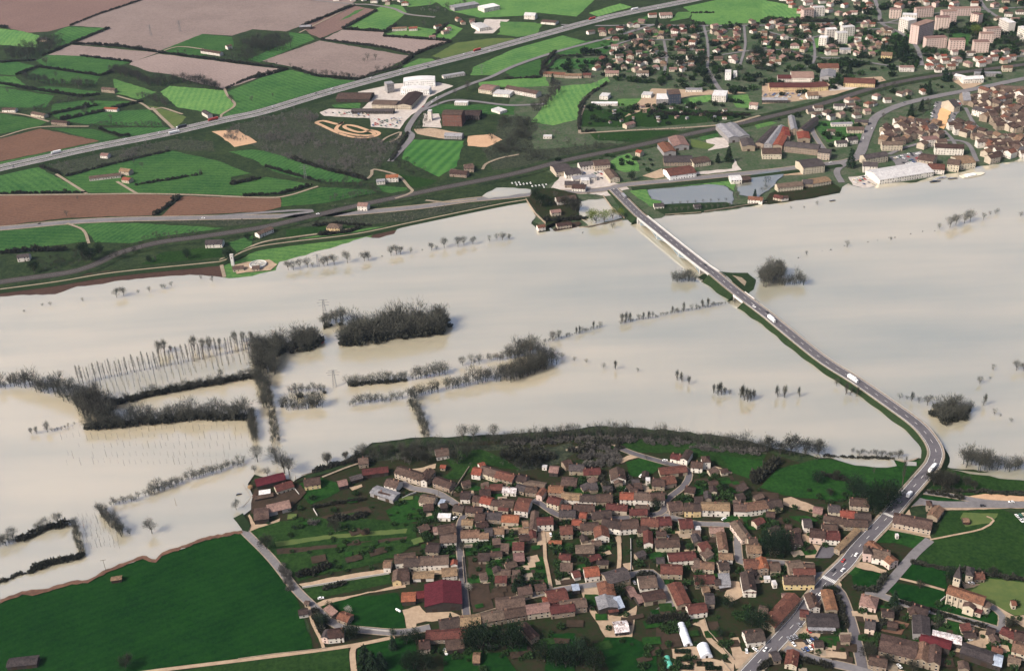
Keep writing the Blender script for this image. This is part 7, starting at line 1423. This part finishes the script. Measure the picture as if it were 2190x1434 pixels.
# garden and roadside walls
def wall_line(t, s_, h, label, th=.4, material='stone_wall'):
    P = [np.array(G(x, y, .3)) for x, y in pts(t, s_)]; N = normals(P); m = MB(); v = []; f = []
    for k, p_ in enumerate(P):
        for o_, z in ((-th / 2, 0), (th / 2, 0), (th / 2, h), (-th / 2, h)): v.append(tuple(p_ + N[k] * o_ + np.array([0, 0, z])))
        if k: o = 4 * k; f += [(o - 4 + a, o - 4 + b, o + b, o + a) for a, b in ((0, 1), (1, 2), (2, 3), (3, 0))]
    f += [(3, 2, 1, 0), (len(v) - 4, len(v) - 3, len(v) - 2, len(v) - 1)]; m.add(v, f); o = m.build('garden_wall', material); tag(o, label, 'wall', 'walls')
for t, s_, h, lab in [('W0','-60 1288 400 1225 900 1172 1060 1150',1.2,'long low stone wall along the track below the green field'), ('W0','750 385 1100 330 1430 270 1850 205',1.6,'pale wall between two strips left of the farm courtyard'), ('W0','1450 895 1700 925 1880 940',1.4,'pale wall along the lane left of the tan-gated yard'), ('W1','890 750 1190 660 1440 560',2,'stone wall closing the brown garden plot'), ('W1','765 0 775 170 790 330',2,'stone wall on the right of the narrow street'), ('W1','1360 60 1410 280 1460 500',1.8,'stone wall right of the narrow green plot'), ('V0','890 820 940 905',1.4,'short pale wall left of the pink garden bed'), ('V0','650 565 710 640',1.4,'short pale wall behind the waterside slate-roofed house'), ('V1','620 640 740 460 850 290',1.6,'stone wall climbing beside the terraced garden'), ('V1','0 690 100 640 180 610',1.4,'pale wall left of the winding street'), ('V2','855 400 870 500 800 600',1.8,'dark stone wall right of the white gabled house'), ('V2','880 1190 885 1432 880 1600',1.4,'thin pale wall right of the tan lane'), ('V2','990 500 960 560 930 610',1.6,'pale wall in the sloping village garden'), ('V3','1060 1110 1062 980',2,'white side wall of the courtyard by the main road'), ('V3','1200 1432 1280 1290',2,'wall on the right of the pink courtyard'), ('V4','470 1040 480 1080 800 1140 960 1160',1.2,'low wall in front of the junction farm'), ('W4','1130 560 1190 510',2,'pale wall at the west end of the church'), ('W3','130 1432 20 1300',1,'low wall along the gravel path by the polytunnels'), ('W2','1815 770 1870 940 2000 1080 2190 1290',1,'stone wall along the gravel path right of the polytunnels'), ('W3','1590 200 1500 280 1540 290',1.2,'low wall at the crossroads gardens'), ('B2','175 345 260 470 340 545',3,'riverside wall of the flooded park by the bridge'), ('B2','620 575 700 570 980 515',1.6,'wall of the flooded orchard by the bridge'), ('B2','820 310 900 420 1000 500',2,'wall beneath the bridge ramp'), ('B2','1340 472 1640 452',1.8,'quay wall of the flooded pitch, left half'), ('B2','1665 445 1900 410 2190 365',1.8,'quay wall of the flooded pitch, right half'), ('V0','0 510 60 600 100 680 0 800',.8,'thin submerged fence wall left of the waterside sheds'), ('V0','740 398 1000 330',1,'brown timber edging on the shore beside the waterside barn')]:
    wall_line(t, s_, h, lab, material='concrete' if 'pale' in lab or 'white' in lab else 'stone_wall')
# garden vegetable frames by the polytunnels
for k, (x, y) in enumerate(((1540, 1185), (1560, 1285), (1570, 1385), (1820, 1345), (1930, 1400))):
    p = G(*FP('W2', x, y), .75); root = empty('plant_bed', (p[0], p[1], .72), -.12); m = MB(); m.box((0, 0, 0), (11, 4.4, .3)); m.build('bed_edge', 'timber', root); m = MB(); m.box((0, 0, .3), (10.6, 4.0, .06)); m.build('soil', 'garden_soil', root)
    V, T = merged([(random.uniform(-5, 5), random.uniform(-1.8, 1.8), .34, .6, .6, random.uniform(0, 6)) for _ in range(60)], BUSH['low']); o = obj('seedlings', tri_mesh('seedlings', V, T, ['evergreen']), root); o['kind'] = 'stuff'
    want_label(root, 'dark rectangular nursery bed', 'plant bed', FP('W2', x, y), 'nursery beds')
# the dovecote-like wayside monument of the cemetery and white goal-like frames are left to the walls above
flush_labels()

# ------------------------------------------------------------------ the hazy air over the plain
hz = MB(); hz.box((0, 3800, -1.0), (13000, 9000, H + 60 + 1.0)); ho = bpy.data.objects.new('haze', None)
me = bpy.data.meshes.new('haze'); me.from_pydata(hz.v, [], hz.f); hm = bpy.data.materials.new('haze'); hm.use_nodes = True; n = hm.node_tree; n.nodes.remove(n.nodes['Principled BSDF'])
pv = n.nodes.new('ShaderNodeVolumePrincipled'); pv.inputs['Color'].default_value = (0.62, 0.78, 1.0, 1); pv.inputs['Density'].default_value = HAZE; pv.inputs['Anisotropy'].default_value = 0.2
n.links.new(pv.outputs[0], n.nodes['Material Output'].inputs['Volume']); me.materials.append(hm); bpy.data.objects.remove(ho)
if HAZE > 0: tag(obj('haze', me), kind='stuff')
